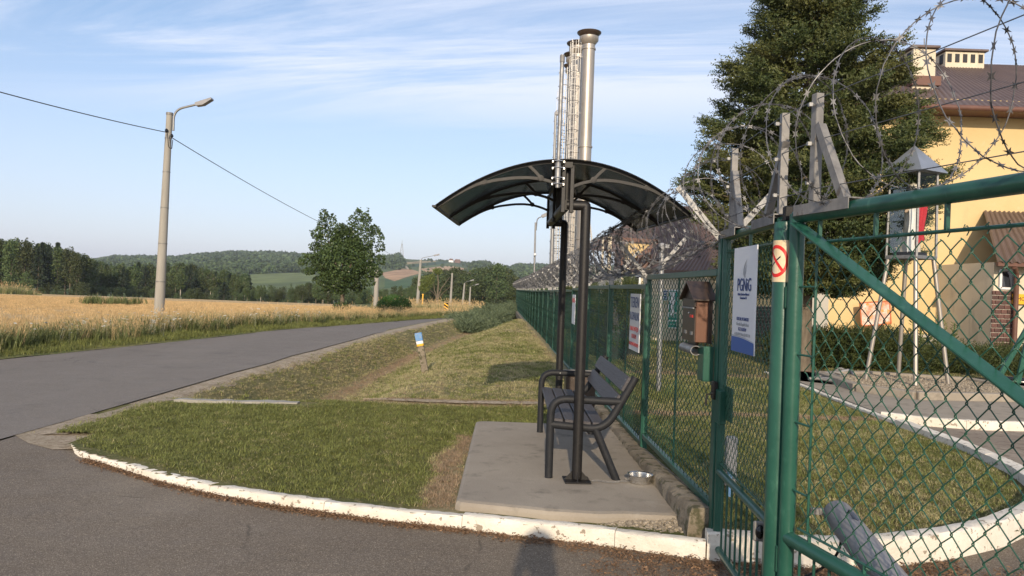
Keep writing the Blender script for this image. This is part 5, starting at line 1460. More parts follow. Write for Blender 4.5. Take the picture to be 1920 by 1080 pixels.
# gravel plinth with a concrete rim
gp_ = [(5.75, 12.3), (6.3, 11.55), (7.9, 11.7), (8.9, 12.4), (8.6, 14.0), (7.0, 14.6), (5.9, 14.2)]
pl = thing('gravel_plinth', 'raised concrete rim filled with gravel under the lantern legs', 'plinth', (7.2, 13, .1))
for k in range(len(gp_)):
    a, b = gp_[k], gp_[(k + 1) % len(gp_)]
    obj('rim_block', MB().bar((a[0], a[1], .155), (b[0], b[1], .155), .16, .13, (0, 0, 1), bev=.012), m_conc, pl)
obj('gravel_fill', MB().add([(a, b, .165) for a, b in gp_], [tuple(range(len(gp_)))]), m_gravel, pl, kind='stuff')
x = rng.uniform(5.8, 8.8, 5000); y = rng.uniform(11.6, 14.5, 5000); k = inpoly(x, y, [(7.2 + (a - 7.2) * .94, 13 + (b - 13) * .94) for a, b in gp_])
scatter('gravel', np.stack([x[k], y[k], np.full(k.sum(), .17)], -1), make_set('chip', [pebble(.02) for _ in range(3)]), rng.uniform(.6, 1.5, k.sum()), tilt=.5, label='loose grey gravel inside the plinth rim', cat='gravel')
# hoses and pipes lying by the apron
hs = thing('hose_pile', 'tangle of grey hoses and pipes lying at the edge of the concrete apron', 'hoses', (5.5, 12.6, .1))
for k in range(7):
    a = gr(1515 + 8 * k, 712 - 1.6 * k, .13); b = gr(1598 + random.uniform(-8, 8), 722 - 3 * k, .13)
    mid = (a + b) / 2 + Vector((random.uniform(-.2, .2), random.uniform(-.1, .35), .03 + .02 * k))
    obj('hose', MB().tube(round_path([a + Vector((0, 0, .02)), mid, b], .6, 8), .028, 8), m_grey if k % 2 else m_galvd, hs, smooth=True)
a = gr(1483, 655, .15)
obj('loose_red_mulch', MB().add([gr(1480, 712, .10), gr(1590, 724, .10), gr(1600, 700, .10), gr(1480, 690, .10)], [(0, 1, 2, 3)]), m_brownred, kind='structure')

# ================================================================== yellow building
BY = 27.0
wb = lambda px, Y=BY: at(px, 560, Y).x
yb = thing('house', 'large yellow rendered building with a brown sheet roof and two white chimneys', 'building', (wb(1400), BY, 0))
bx0, bx1_ = wb(1600), wb(1600) + 24
eav = at(1800, 212, BY).z
obj('wall', MB().box(((bx0 + bx1_) / 2, BY + 6, eav / 2 + .25), (bx1_ - bx0, 12, eav + .5), bev=.0), m_wall, yb)
# roof: hipped, ribbed sheet built as real ribs
def roof_plane(a, b, c_, d, ribs, mt, nm, parent, amp=.035):
    """a-b eave, d-c ridge; ribs run from eave to ridge"""
    a, b, c_, d = map(Vector, (a, b, c_, d)); n_ = (b - a).cross(d - a).normalized(); vs = []; m = ribs * 4
    for i in range(m + 1):
        t = i / m; h = amp * (1 if i % 4 in (1, 2) else 0)
        p = a.lerp(b, t) + n_ * h; q = d.lerp(c_, t) + n_ * h; vs += [p, q]
    return obj(nm, MB().add(vs, [(2 * i, 2 * i + 2, 2 * i + 3, 2 * i + 1) for i in range(m)]), mt, parent)
ex0, ex1, ey0, ey1 = wb(1690) - 3.2, bx1_ + .6, BY - .9, BY + 13
rzc = at(1755, 118, BY + 4.6).z; ry_ = BY + 6
rx0, rx1 = ex0 + 4.6, ex1 - 9.0
rzc = eav + (at(1755, 118, ry_).z - eav)
roof_plane((ex0, ey0, eav), (ex1, ey0, eav), (rx1, ry_, rzc), (rx0, ry_, rzc), 110, m_roof, 'roof_slope', yb)
roof_plane((ex0, ey1, eav), (ex0, ey0, eav), (rx0, ry_, rzc), (rx0, ry_, rzc), 40, m_roof, 'roof_slope', yb)
roof_plane((ex1, ey0, eav), (ex1, ey1, eav), (rx1, ry_, rzc), (rx1, ry_, rzc), 40, m_roof, 'roof_slope', yb)
roof_plane((ex1, ey1, eav), (ex0, ey1, eav), (rx0, ry_, rzc), (rx1, ry_, rzc), 60, m_roof, 'roof_slope', yb)
obj('soffit', MB().box(((ex0 + ex1) / 2, (ey0 + ey1) / 2, eav - .08), (ex1 - ex0, ey1 - ey0, .10)), m_fascia, yb)
obj('gutter', MB().tube([(ex0, ey0 - .08, eav - .06), (ex1, ey0 - .08, eav - .06)], .10, 10), m_fascia, yb, smooth=True)
def chimney(px0, px1, pyt, pyb, Y, holes, side):
    x0, x1 = at(px0, pyt, Y).x, at(px1, pyt, Y).x; zt = at((px0 + px1) / 2, pyt, Y).z; zb = at((px0 + px1) / 2, pyb, Y).z - 1.2
    ch = obj('chimney', MB().box(((x0 + x1) / 2, Y + .5, (zt + zb) / 2), (x1 - x0, 1.1, zt - zb), bev=.01), m_wallc, yb)
    obj('cap', MB().box(((x0 + x1) / 2, Y + .5, zt + .06), (x1 - x0 + .22, 1.35, .09), bev=.01), m_roof, ch)
    for k in range(holes):
        xx = lerp(x0, x1, (k + .5) / holes); obj('vent', MB().box((xx, Y - .055, zt - .28), ((x1 - x0) / holes * .55, .03, .36)), m_dark, ch)
    for k in range(side):
        obj('vent', MB().box((x0 - .005, Y + .25 + .5 * k, zt - .28), (.03, .28, .40)), m_dark, ch)
    return ch
ch1 = chimney(1712, 1754, 92, 152, BY + 1.4, 0, 2)
obj('flashing', MB().box((at(1733, 150, BY + 1.4).x, BY + 1.9, at(1733, 158, BY + 1.4).z + .1), (1.1, 1.35, .35)), m_fascia, ch1)
chimney(1772, 1845, 98, 122, BY + 5.2, 5, 1)
obj('lightning_rod', MB().tube([(at(1733, 90, BY + 1.9).x, BY + 1.9, at(1733, 90, BY + 1.9).z), (at(1733, 72, BY + 1.9).x, BY + 1.9, at(1733, 72, BY + 1.9).z)], .02, 5), m_galv, yb)
# grey rendered pier on the wall and a pale base course
a, b = wb(1517), wb(1547)
lwx = wb(1396); lwz = at(1470, 474, BY).z
obj('low_wing', MB().box(((lwx + bx0) / 2, BY + 2, lwz / 2), (bx0 - lwx, 4, lwz)), m_wall, yb)
obj('grey_pier', MB().box(((a + b) / 2, BY - .16, 2.6), (b - a, .3, 5.2)), m_wallg, yb)
obj('base_course', MB().box(((bx0 + bx1_) / 2, BY - .03, .2), (bx1_ - bx0, .06, .5)), m_wallg, yb)
# porch on the right, brick dado, window, downpipe
PY = BY - 3.2
px0 = at(1862, 560, PY).x; pzt = at(1880, 492, PY).z
obj('porch_wall', MB().box((px0 + 2.6, PY + 1.6, pzt / 2), (5.2, 3.2, pzt)), m_wallc, yb)
bw0, bw1 = at(1860, 600, PY - .1).x, at(1900, 600, PY - .1).x; bzt = at(1880, 545, PY - .1).z; bzb = at(1880, 650, PY).z
pn = obj('brick_dado', MB().box(((bw0 + bw1) / 2, PY - .03, (bzt + bzb) / 2), (bw1 - bw0, .05, bzt - bzb)), m_mortar, yb)
rows = 12; colsn = 4; hbr = (bzt - bzb) / rows; wbr = (bw1 - bw0) / (colsn - .5); me_b = None
for r_ in range(rows):
    for k in range(colsn):
        x = bw0 + wbr * (k + .5 - (.5 if r_ % 2 else 0)); x_a = max(bw0, x - wbr * .46); x_b = min(bw1, x + wbr * .46)
        if x_b - x_a < .04: continue
        full = (x_b - x_a) > wbr * .9
        if full and me_b is None: me_b = local_mesh('brick', MB().box((0, 0, 0), (wbr * .92, .05, hbr * .84), bev=.006), m_brick)
        me_ = me_b if full else local_mesh('brick', MB().box((0, 0, 0), (x_b - x_a, .05, hbr * .84), bev=.006), m_brick)
        link('brick', me_, pn, Vector(((x_a + x_b) / 2, PY - .065 + random.uniform(-.004, .004), bzb + hbr * (r_ + .5))) - ORG[pn.name])
wz0, wz1 = at(1890, 541, PY).z, at(1890, 507, PY).z; wx0, wx1 = at(1874, 520, PY).x, at(1900, 520, PY).x
wn = obj('window', MB().box(((wx0 + wx1) / 2, PY - .04, (wz0 + wz1) / 2), (wx1 - wx0 - .1, .02, wz1 - wz0 - .1)), m_glass, yb)
for (a, b) in (((wx0, wz0), (wx1, wz0)), ((wx0, wz1), (wx1, wz1)), ((wx0, wz0), (wx0, wz1)), ((wx1, wz0), (wx1, wz1))):
    obj('frame', MB().bar((a[0], PY - .05, a[1]), (b[0], PY - .05, b[1]), .07, .07, (0, 1, 0)), m_white, wn)
ew = PY - .7; roof_plane((px0 - .35, ew, pzt - .05), (px0 + 6, ew, pzt - .05), (px0 + 6, BY - .02, pzt + 2.0), (px0 + 1.6, BY - .02, pzt + 2.0), 26, m_roof, 'porch_roof', yb, .05)
obj('porch_fascia', MB().box((px0 + 2.9, ew + .1, pzt - .09), (6.4, .12, .12)), m_fascia, yb)
obj('downpipe', MB().tube(round_path([at(1902, 500, PY - .6), at(1906, 512, PY - .3), at(1905, 560, PY - .2), at(1901, 655, PY - .2)], .1), .075, 10), m_fascia, yb, smooth=True)
ys_ = thing('sign', 'yellow plate with black letters on the porch wall at the right edge', 'sign', at(1914, 562, PY - .1))
a = at(1916, 561, PY - .12); obj('plate', MB().box(a, (.62, .02, .32)), m_yel, ys_); text('REMONT', .17, m_gloss, ys_, a + Vector((.0, -.015, 0)), (R(90), 0, 0))
# boards leaning on the wall
def board(name, label, c0, c1, Y, tilt=0):
    t = thing(name, label, 'board', at((c0[0] + c1[0]) / 2, c1[1], Y))
    a = at(c0[0], c0[1], Y); b = at(c1[0], c1[1], Y); c = (a + b) / 2; w_ = abs(b.x - a.x); h_ = abs(a.z - b.z)
    obj('panel', MB().box(c, (w_, .03, h_), Matrix.Rotation(tilt, 3, 'Y')), m_poster, t); 
    fr = MB()
    for (u, v) in (((-1, -1), (1, -1)), ((1, -1), (1, 1)), ((1, 1), (-1, 1)), ((-1, 1), (-1, -1))): fr.bar(c + Matrix.Rotation(tilt, 3, 'Y') @ Vector((u[0] * w_ / 2, -.02, u[1] * h_ / 2)), c + Matrix.Rotation(tilt, 3, 'Y') @ Vector((v[0] * w_ / 2, -.02, v[1] * h_ / 2)), .04, .04, (0, 1, 0))
    obj('frame', fr, mat('orange_frame', (.50, .14, .05), None, rough=.6), t)
board('poster_board', 'white and red printed board leaning on the yellow wall behind the diagonal brace', (1614, 565), (1668, 610), BY - .5, R(-6))
board('poster_board', 'pale printed board in an orange frame leaning beside the brick dado', (1828, 601), (1852, 640), BY - .4)
# pale low wall piece and brick annex seen through the pedestrian gate
an = thing('annex', 'low cream annex with a dark brick base seen through the pedestrian gate', 'building', at(1425, 640, 21))
AY = 21.0; a, b = at(1402, 560, AY).x, at(1450, 560, AY).x
zt_, zm_, zb__ = at(1425, 478, AY).z, at(1425, 574, AY).z, at(1425, 650, AY).z
obj('wall', MB().box(((a + b) / 2, AY + 1, (zt_ + 0) / 2), (b - a, 2, zt_)), m_wall, an)
pn = obj('brick_base', MB().box(((a + b) / 2, AY - .02, (zm_ + zb__) / 2), (b - a, .05, zm_ - zb__)), m_mortar, an)
rows = 12; hbr = (zm_ - zb__) / rows; nb = 6; wbr = (b - a) / nb; me_b = local_mesh('brick', MB().box((0, 0, 0), (wbr * .9, .05, hbr * .82)), mat('grey_brown_brick', (.10, .075, .065), (.075, .06, .055), 9, .8, isl=.3))
for r_ in range(rows):
    for k in range(nb - (r_ % 2)):
        link('brick', me_b, pn, Vector((a + wbr * (k + .5 + .5 * (r_ % 2)), AY - .06, zb__ + hbr * (r_ + .5))) - ORG[pn.name])

# ================================================================== low brown-roofed house behind the long fence
HY = 29.0
lh = thing('house', 'low cream house with a steep brown roof behind the razor wire', 'building', (4, HY, 0))
def pq(px, py, Y=HY): return at(px, py, Y)
hx0, hx1 = pq(1165, 520).x, pq(1345, 520).x + 2.2; ez = pq(1270, 506).z
obj('wall', MB().box(((hx0 + hx1) / 2, HY + 4, ez / 2), (hx1 - hx0, 8, ez)), m_wallc, lh)
rzt = pq(1290, 385, HY + 4).z
roof_plane((hx0 + 1.2, HY + .6, ez + .35), (hx1 + .3, HY + .6, ez + .35), (hx1 - 1, HY + 4.4, rzt), (hx0 + 2.2, HY + 4.4, rzt), 36, m_roof, 'roof_slope', lh)
roof_plane((hx0 + .9, HY - .6, ez - .05), (hx1 + .3, HY - .6, ez - .05), (hx1 + .3, HY + 1.6, ez + 1.0), (hx0 + 2.5, HY + 1.6, ez + 1.0), 34, m_roof, 'lower_roof', lh)
roof_plane((hx0 - 1.2, HY + 5, ez + .9), (hx0 + 2.2, HY + 1.5, ez + .6), (hx0 + 3.2, HY + 4.4, rzt), (hx0 + 1.6, HY + 6.4, rzt - .4), 18, m_roof, 'roof_slope', lh)
obj('upper_wall', MB().box(((pq(1164, 500, HY + 1.6).x + hx1) / 2, HY + 2.6, pq(1250, 466, HY + 1.6).z / 2), (hx1 - pq(1164, 500, HY + 1.6).x, 2.0, pq(1250, 466, HY + 1.6).z)), m_fascia, lh)
# small yellow gable
a, b, c_ = pq(1178, 455, HY + .3), pq(1222, 458, HY + .3), pq(1198, 482, HY + .3)
obj('gable', MB().prism([(a.x, a.z), (b.x, b.z), (c_.x, c_.z), (a.x, c_.z - .1)], HY + .25, HY + 1.2), m_wall, lh)
obj('gable_fascia', MB().bar(pq(1166, 449, HY + .2), pq(1232, 453, HY + .2), .25, .14), m_fascia, lh)
obj('gable_fascia', MB().bar(pq(1232, 453, HY + .2), pq(1196, 482, HY + .2), .25, .14), m_fascia, lh)
obj('eave_board', MB().box(((hx0 + hx1) / 2 + .5, HY - .55, ez - .10), (hx1 - hx0 + .6, .14, .12)), m_fascia, lh)
rw_ = obj('roof_window', MB().box(pq(1243, 409, HY + 3.4), (.34, .1, .5), Matrix.Rotation(R(-40), 3, 'X')), m_glass, lh)
for px_ in (1178, 1253): obj('downpipe', MB().tube(round_path([pq(px_ - 8, 510, HY - .5), pq(px_, 517, HY - .12), pq(px_, 600, HY - .12)], .15), .05, 8), m_fascia if px_ < 1200 else m_white, lh, smooth=True)
for (x0, x1, y0, y1) in ((1186, 1198, 517, 560), (1214, 1226, 515, 570), (1272, 1318, 512, 545)):
    a, b = pq(x0, y0, HY - .03), pq(x1, y1, HY - .03)
    wn = obj('window', MB().box(((a.x + b.x) / 2, HY - .03, (a.z + b.z) / 2), (b.x - a.x, .05, a.z - b.z)), m_glass, lh)
    obj('frame', MB().box(((a.x + b.x) / 2, HY - .06, a.z), (b.x - a.x + .1, .05, .07)).box((a.x, HY - .06, (a.z + b.z) / 2), (.07, .05, a.z - b.z)).box((b.x, HY - .06, (a.z + b.z) / 2), (.07, .05, a.z - b.z)), m_white, wn)
for (px_, nm_) in ((1131, 'vent_pipe'), (1144, 'vent_pipe')):
    a = pq(px_, 442, HY + 4); obj(nm_, MB().tube([a, a - Vector((0, 0, 1.6))], .09 if px_ > 1140 else .05, 10), m_wallc, lh, smooth=True)
# cream wall with three notices
SY = 24.0
nw = thing('wall', 'cream rendered outbuilding wall carrying the green safety notice', 'wall', at(1245, 620, SY))
a, b = at(1221, 560, SY).x, at(1330, 560, SY).x; zt_ = at(1245, 513, SY).z
obj('wall_face', MB().box(((a + b) / 2, SY + .8, zt_ / 2), (b - a, 1.6, zt_)), m_wallc, nw)
obj('coping', MB().box(((a + b) / 2, SY + .8, zt_ + .05), (b - a + .3, 1.9, .1)), m_roof, nw)
def plate(label, c0, c1, Y, mt, lines):
    t = thing('sign', label, 'sign', at(c0[0], c1[1], Y)); a_, b_ = at(*c0, Y), at(*c1, Y); c = (a_ + b_) / 2; W_, H__ = abs(b_.x - a_.x), abs(a_.z - b_.z)
    obj('board', MB().box(c, (W_, .02, H__)), m_white, t)
    for (f0, f1, m_, s_, sz) in lines:
        z0, z1 = c.z - H__ / 2 + H__ * f0, c.z - H__ / 2 + H__ * f1
        obj('printed_field', MB().box((c.x, c.y - .013, (z0 + z1) / 2), (W_ * .86, .004, z1 - z0)), m_, t)
        if s_: text(s_, sz, m_white, t, Vector((c.x, c.y - .017, (z0 + z1) / 2)), (R(90), 0, 0))
m_tgreen = mat('safety_green', (.015, .24, .19), None, rough=.5)
plate('small white board with two navy blocks of lettering on the cream wall', (1238, 543), (1251, 564), SY - .05, m_white, [(.52, .92, m_navy, 'BHP', .10), (.08, .45, m_navy, 'PPOŻ', .08)])
plate('tall green and white safety board on the cream wall', (1254, 543), (1269, 616), SY - .05, m_white, [(.42, .97, m_tgreen, '', .1), (.22, .38, m_tgreen, 'WODA', .07), (.03, .18, m_tgreen, 'ZDATNA', .055)])
a = at(1261, 568, SY - .09)
o = thing('safety_figure', 'white bottle-shaped pictogram on the tall green board', 'pictogram', a)
obj('shape', MB().prism([(a.x - .06, a.z - .40), (a.x + .06, a.z - .40), (a.x + .05, a.z - .05), (a.x + .10, a.z + .05), (a.x + .05, a.z + .14), (a.x + .09, a.z + .36), (a.x - .09, a.z + .36), (a.x - .05, a.z + .14), (a.x - .10, a.z + .05), (a.x - .05, a.z - .05)], a.y - .004, a.y + .004), m_white, o)

# pale camera pole inside the fence
cpn = thing('camera_pole', 'slim pale steel pole with a camera on top behind the nearest fence panels', 'pole', at(1240, 690, 11.5))
a, b = at(1236, 700, 11.5), at(1241, 468, 11.5); a.z = .05
obj('pole', MB().tube([a, b], .040, 12), m_galv, cpn, smooth=True)
obj('camera', MB().lathe(b + Vector((.0, 0, -.02)), [(.035, 0), (.05, .03), (.05, .09), (.035, .12), (0, .125)], 12).box(b + Vector((.06, -.05, .05)), (.06, .14, .06)), m_grey, cpn)

# ================================================================== stacks
SB = 52.0
def stack(label, px_t, py_t, Y, rad, capw, ladder, first=False, grp='steel stacks behind the canopy'):
    top = at(px_t, py_t, Y); x = top.x; H = top.z
    t = thing('chimney_stack', label, 'chimney', (x, Y, 0), grp)
    obj('shaft', MB().lathe((x, Y, 0), [(rad, -1), (rad, H - 1.0), (rad * 1.0, H - 1.0)], 28), m_stain, t, smooth=True)
    obj('flange', MB().lathe((x, Y, H - 1.35), [(rad, 0), (rad * 1.12, .02), (rad * 1.12, .12), (rad, .14)], 28), m_stain, t, smooth=True)
    obj('flange', MB().lathe((x, Y, H * .585), [(rad, 0), (rad * 1.12, .02), (rad * 1.12, .14), (rad, .16)], 28), m_stain, t, smooth=True)
    obj('flange', MB().lathe((x, Y, H * .26), [(rad, 0), (rad * 1.12, .02), (rad * 1.12, .14), (rad, .16)], 28), m_stain, t, smooth=True)
    obj('cowl', MB().lathe((x, Y, H - 1.0), [(rad * .95, 0), (rad * 1.5, .30), (rad * 1.52, .55), (rad * 1.2, .58)], 28), m_stain, t, smooth=True)
    obj('cap', MB().lathe((x, Y, H - .42), [(rad * 1.3, 0), (rad * 1.9, .24), (rad * 1.92, .30), (rad * 1.2, .36), (0, .38)], 28), m_boxd, t, smooth=True)
    if ladder:
        ldx, topz = ladder; lx = x - ldx; ly_ = Y - rad * .5
        ld = MB()
        for s_ in (-.22, .22): ld.bar((lx + s_, ly_, 1.0), (lx + s_, ly_, topz), .05, .05)
        ldo = obj('ladder', ld, m_galv, t)
        rg = MB(); z = 1.2
        while z < topz - .2: rg.bar((lx - .22, ly_, z), (lx + .22, ly_, z), .028, .028); z += .42
        ro = obj('rungs', rg, m_galv, ldo, kind='stuff')
        z = 2.6; hoops = MB()
        while z < topz:
            pts = [(lx - .24, ly_, z)] + [(lx - .36 * math.sin(math.pi * q / 8) * 1.0 - .10, ly_ - .42 + .46 * math.cos(math.pi * q / 8), z) for q in range(9)]
            pts = [(lx + .22, ly_, z)] + [(lx + .0 + .40 * math.cos(math.pi * q / 10), ly_ - .62 * math.sin(math.pi * q / 10) - .05, z) for q in range(11)] + [(lx - .22, ly_, z)]
            obj('cage_hoop', MB().tube(pts, .022, 4), m_galv, t); z += 1.0
        cg_ = MB()
        for q in (1.5, 3.5, 5, 6.5, 8.5): cg_.bar((lx + .40 * math.cos(math.pi * q / 10), ly_ - .62 * math.sin(math.pi * q / 10) - .05, 2.6), (lx + .40 * math.cos(math.pi * q / 10), ly_ - .62 * math.sin(math.pi * q / 10) - .05, topz - .3), .03, .012)
        obj('cage_strap', cg_, m_galv, t, kind='stuff')
        z = 2.2
        while z < topz - .5: obj('standoff', MB().bar((lx + .22, ly_, z), (x - rad * .6, Y - rad * .3, z), .05, .05), m_galv, t); z += 3.9
    return t
stack('tallest and nearest stainless chimney stack, its flared cowl standing clear', 1105, 58, SB, .44, 1, (.95, at(1090, 76, SB).z))
stack('second stainless chimney stack, half hidden by the nearest one', 1085, 78, SB + 3.5, .46, 1, (1.0, at(1080, 100, SB).z))
stack('third stainless chimney stack with a caged ladder', 1078, 99, SB + 7, .46, 1, (.95, at(1070, 118, SB).z))
stack('farthest and lowest stainless chimney stack at the left of the row', 1074, 120, SB + 10.5, .40, 1, (1.05, at(1068, 140, SB).z))
# red and white lattice leg beside the stack
rwm = thing('guyed_tower', 'slim red lattice tower foot right of the stacks behind the fence', 'tower', at(1106, 520, 60))
a = at(1102, 540, 60); b = at(1102, 395, 60)
for dx in (-.0, .5): obj('leg', MB().bar(a + Vector((dx * 1.6, 0, 0)), b + Vector((dx * .1, 0, 0)), .10, .10), m_redp if dx == 0 else m_galv, rwm)
for k in range(10):
    t = k / 10; obj('rung', MB().bar(a.lerp(b, t), (a + Vector((.8, 0, 0))).lerp(b, t + .08), .04, .04), m_galv, rwm)
# floodlight mast and lamp in the yard
def arm_lamp(name, label, base, top, r0, r1, arm, head, mt, group=None, arms_z=.0, cat='street lamp', n=10):
    t = thing(name, label, cat, base, group)
    ln = top - base
    obj('pole', MB().tube([base - Vector((0, 0, .5)), base, base + ln * .5, top], [r0, r0, (r0 + r1) / 2, r1], n), mt, t, smooth=True)
    if arm:
        L_, rise = arm
        pts = round_path([top + Vector((.06, 0, -.5)), top + Vector((.10, 0, .25 + arms_z)), top + Vector((L_, 0, .25 + arms_z + rise))], .35, 6)
        obj('arm', MB().tube(pts, .035, 8), m_galv, t, smooth=True)
        e = pts[-1]; d = (pts[-1] - pts[-3]).normalized()
        hd = MB().bar(e - d * .05, e + d * head, .22, .07, (0, 1, 0), bev=.02)
        obj('lamp_head', hd, m_grey, t)
    return t
fl_ = arm_lamp('floodlight_mast', 'plain grey mast with a floodlight rising behind the canopy', at(1033, 545, 44), at(1042, 212, 44), .13, .07, None, 0, m_galv, cat='floodlight')
a = at(1042, 212, 44); obj('floodlight', MB().box(a + Vector((.12, 0, -.02)), (.36, .2, .22), bev=.03), m_grey, fl_)
yl_lamp = arm_lamp('street_lamp', 'thin grey lamp with a short arm inside the yard left of the canopy posts', at(1001, 545, 47), at(1004, 417, 47), .075, .05, (.42, .15), .35, m_galv)
obj('camera', MB().lathe(at(1003, 480, 46.8), [(.02, 0), (.09, .05), (.09, .14), (0, .2)], 10), m_white, yl_lamp)

# ================================================================== concrete pole with lamp across the road
tb_ = at(318, 213, 24.6); bb_ = Vector((gr(297, 608, 0).x * 24.6 / gr(297, 608, 0).y, 24.6, 0))
lp1 = thing('street_lamp', 'tall concrete pole with a bent lamp arm at the edge of the wheat field', 'street lamp', bb_, 'lamp poles along the road')
obj('pole', MB().tube([bb_ - Vector((0, 0, .6)), bb_, tb_], [.168, .165, .095], 20), m_pole, lp1, smooth=True)
for f in (.20, .38, .55, .72, .88):
    c = bb_.lerp(tb_, f); r_ = lerp(.165, .095, f) + .004; obj('clamp_band', MB().lathe(c, [(r_, 0), (r_ + .003, .0), (r_ + .003, .035), (r_, .035)], 20), m_galvd, lp1)
obj('cap_ring', MB().lathe(tb_ - Vector((0, 0, .05)), [(.10, 0), (.108, .0), (.108, .08), (0, .09)], 16), m_galvd, lp1)
pts = round_path([at(325, 245, 24.5), at(326, 206, 24.5), at(372, 195, 24.5)], .4, 8)
obj('arm', MB().tube(pts, .036, 10), m_galv, lp1, smooth=True)
a, b = at(368, 196, 24.5), at(398, 186, 24.5); d = (b - a).normalized()
hd = MB(); n_ = Vector((-d.z, 0, d.x))
hd.prism([((a + n_ * .05).x, (a + n_ * .05).z), ((b + n_ * .04).x, (b + n_ * .04).z), ((b - n_ * .02).x, (b - n_ * .02).z), ((a + d * .22 - n_ * .10).x, (a + d * .22 - n_ * .10).z), ((a - n_ * .06).x, (a - n_ * .06).z)][::-1], 24.40, 24.62)
obj('lamp_head', hd, m_grey, lp1)
for pyq in (258, 240): obj('insulator', MB().lathe(at(322 if pyq > 250 else 312, pyq if pyq > 250 else 248, 24.45), [(.02, 0), (.05, .03), (.05, .08), (.02, .12)], 10), m_gloss, lp1)
obj('loop_cable', MB().tube(round_path([at(324, 262, 24.4), at(322, 280, 24.4), at(316, 276, 24.4), at(314, 250, 24.4)], .15, 5), .012, 6), m_black, lp1, smooth=True)
# second pole, its upper part in the tree; then the row going down the road
arm_lamp('utility_pole', 'plain concrete pole standing just right of the lone maple, beside the round bush', at(704, 582, 62), at(707, 505, 62), .21, .18, None, 0, m_pole, cat='pole')
LB = [((782, 578, 108), (789, 487, 108), 'nearest of the far lamp poles, left of the bare tree', (1.9, .42)),
      ((844, 578, 142), (848, 512, 142), 'far concrete pole without a lamp arm, right of the bare tree', None),
      ((867, 577, 165), (871, 531, 165), 'far lamp pole third in the row beyond the bend', (1.3, .35)),
      ((880, 576, 190), (882, 538, 190), 'farthest lamp pole at the right end of the row', (1.3, .35))]
for (b_, t_, lab, ar) in LB:
    arm_lamp('street_lamp', lab, at(*b_), at(*t_), .26, .17, ar, .8, m_pole, 'lamp poles along the road')
# overhead line
wl = thing('overhead_wire', 'thin black cable strung from pole to pole above the verge', 'cable', tb_)
def sag(a, b, s_, n=24): return [a.lerp(b, k / n) - Vector((0, 0, s_ * 4 * (k / n) * (1 - k / n))) for k in range(n + 1)]
A0 = at(-60, 156, 17); A1 = at(312, 248, 24.45); A2 = at(322, 258, 24.45); A3 = at(707, 462, 62); A4 = at(788, 492, 108); A5 = at(847, 515, 142); A6 = at(871, 533, 165)
for (p, q, s_) in ((A0, A1, .05), (A2, A3, .35), (A3, A4, .4), (A4, A5, .3), (A5, A6, .2)): obj('span', MB().tube(sag(p, q, s_), .014, 5, cap=False), m_black, wl)
# chevron sign and gas marker
cs = thing('chevron_board', 'small black and yellow striped chevron board at the far bend', 'road sign', at(836, 590, 60))
a, b = at(833, 568, 60), at(840, 586, 60); c = (a + b) / 2; W_ = (b.x - a.x); H__ = a.z - b.z
obj('board', MB().box(c, (W_, .03, H__)), m_gloss, cs); obj('leg', MB().bar((c.x, 60.03, c.z), (c.x, 60.03, c.z - .8), .05, .05), m_galv, cs)
for k in range(3):
    z0 = c.z + H__ * (.38 - .33 * k)
    obj('stripe', MB().prism([(c.x - W_ / 2, z0), (c.x - W_ / 2, z0 + .12), (c.x + W_ / 2, z0 - .08), (c.x + W_ / 2, z0 - .20)], c.y - .022, c.y - .017), m_yel, cs)
ym_ = thing('marker_post', 'slim yellow marker post in the dry grass before the far trees', 'post', at(792, 573, 90))
obj('shaft', MB().bar(at(792, 575, 90), at(793, 553, 90), .13, .13), m_yel, ym_); obj('cap', MB().box(at(793, 552, 90), (.2, .2, .12)), m_yel, ym_)
# mast on the hill and farm
HT = far_z(np.array(at(753, 480, 1690).x), np.array(1690.)).item()
tm = thing('radio_mast', 'slender lattice radio mast on the crest of the far hill', 'mast', (at(753, 480, 1690).x, 1690, HT))
x_, z1_ = at(753, 480, 1690).x, at(753, 457, 1690).z
for s_ in (-1, 1): obj('leg', MB().bar((x_ + s_ * 5, 1690, HT - 2), (x_ + s_ * .8, 1690, z1_), .9, .9), m_galvd, tm)
for k in range(6):
    t = k / 6; z = lerp(HT, z1_, t); hw_ = lerp(5, .8, t); obj('brace', MB().bar((x_ - hw_, 1690, z), (x_ + hw_, 1690, z + (z1_ - HT) / 6), .5, .5), m_galvd, tm)
obj('antenna', MB().bar((x_, 1690, z1_), (x_, 1690, z1_ + 8), .6, .6), m_galvd, tm)
for k, (px_, w_, lab) in enumerate(((846, 10, 'small white farmhouse on the crest of the far hill'), (858, 13, 'long brown barn beside the white farmhouse on the far crest'))):
    y = 1650.; x_ = at(px_, 490, y).x; z = far_z(np.array(x_), np.array(y)).item()
    fh = thing('farmhouse' if k == 0 else 'barn', lab, 'building', (x_, y, z))
    obj('wall', MB().box((x_, y, z + 2), (w_, 8, 5)), m_white if k == 0 else m_fascia, fh)
    obj('roof', MB().prism([(x_ - w_ / 2 - .5, z + 4.5), (x_ + w_ / 2 + .5, z + 4.5), (x_ + w_ / 2 - 2, z + 8), (x_ - w_ / 2 + 2, z + 8)], y - 4.5, y + 4.5), m_fascia, fh)

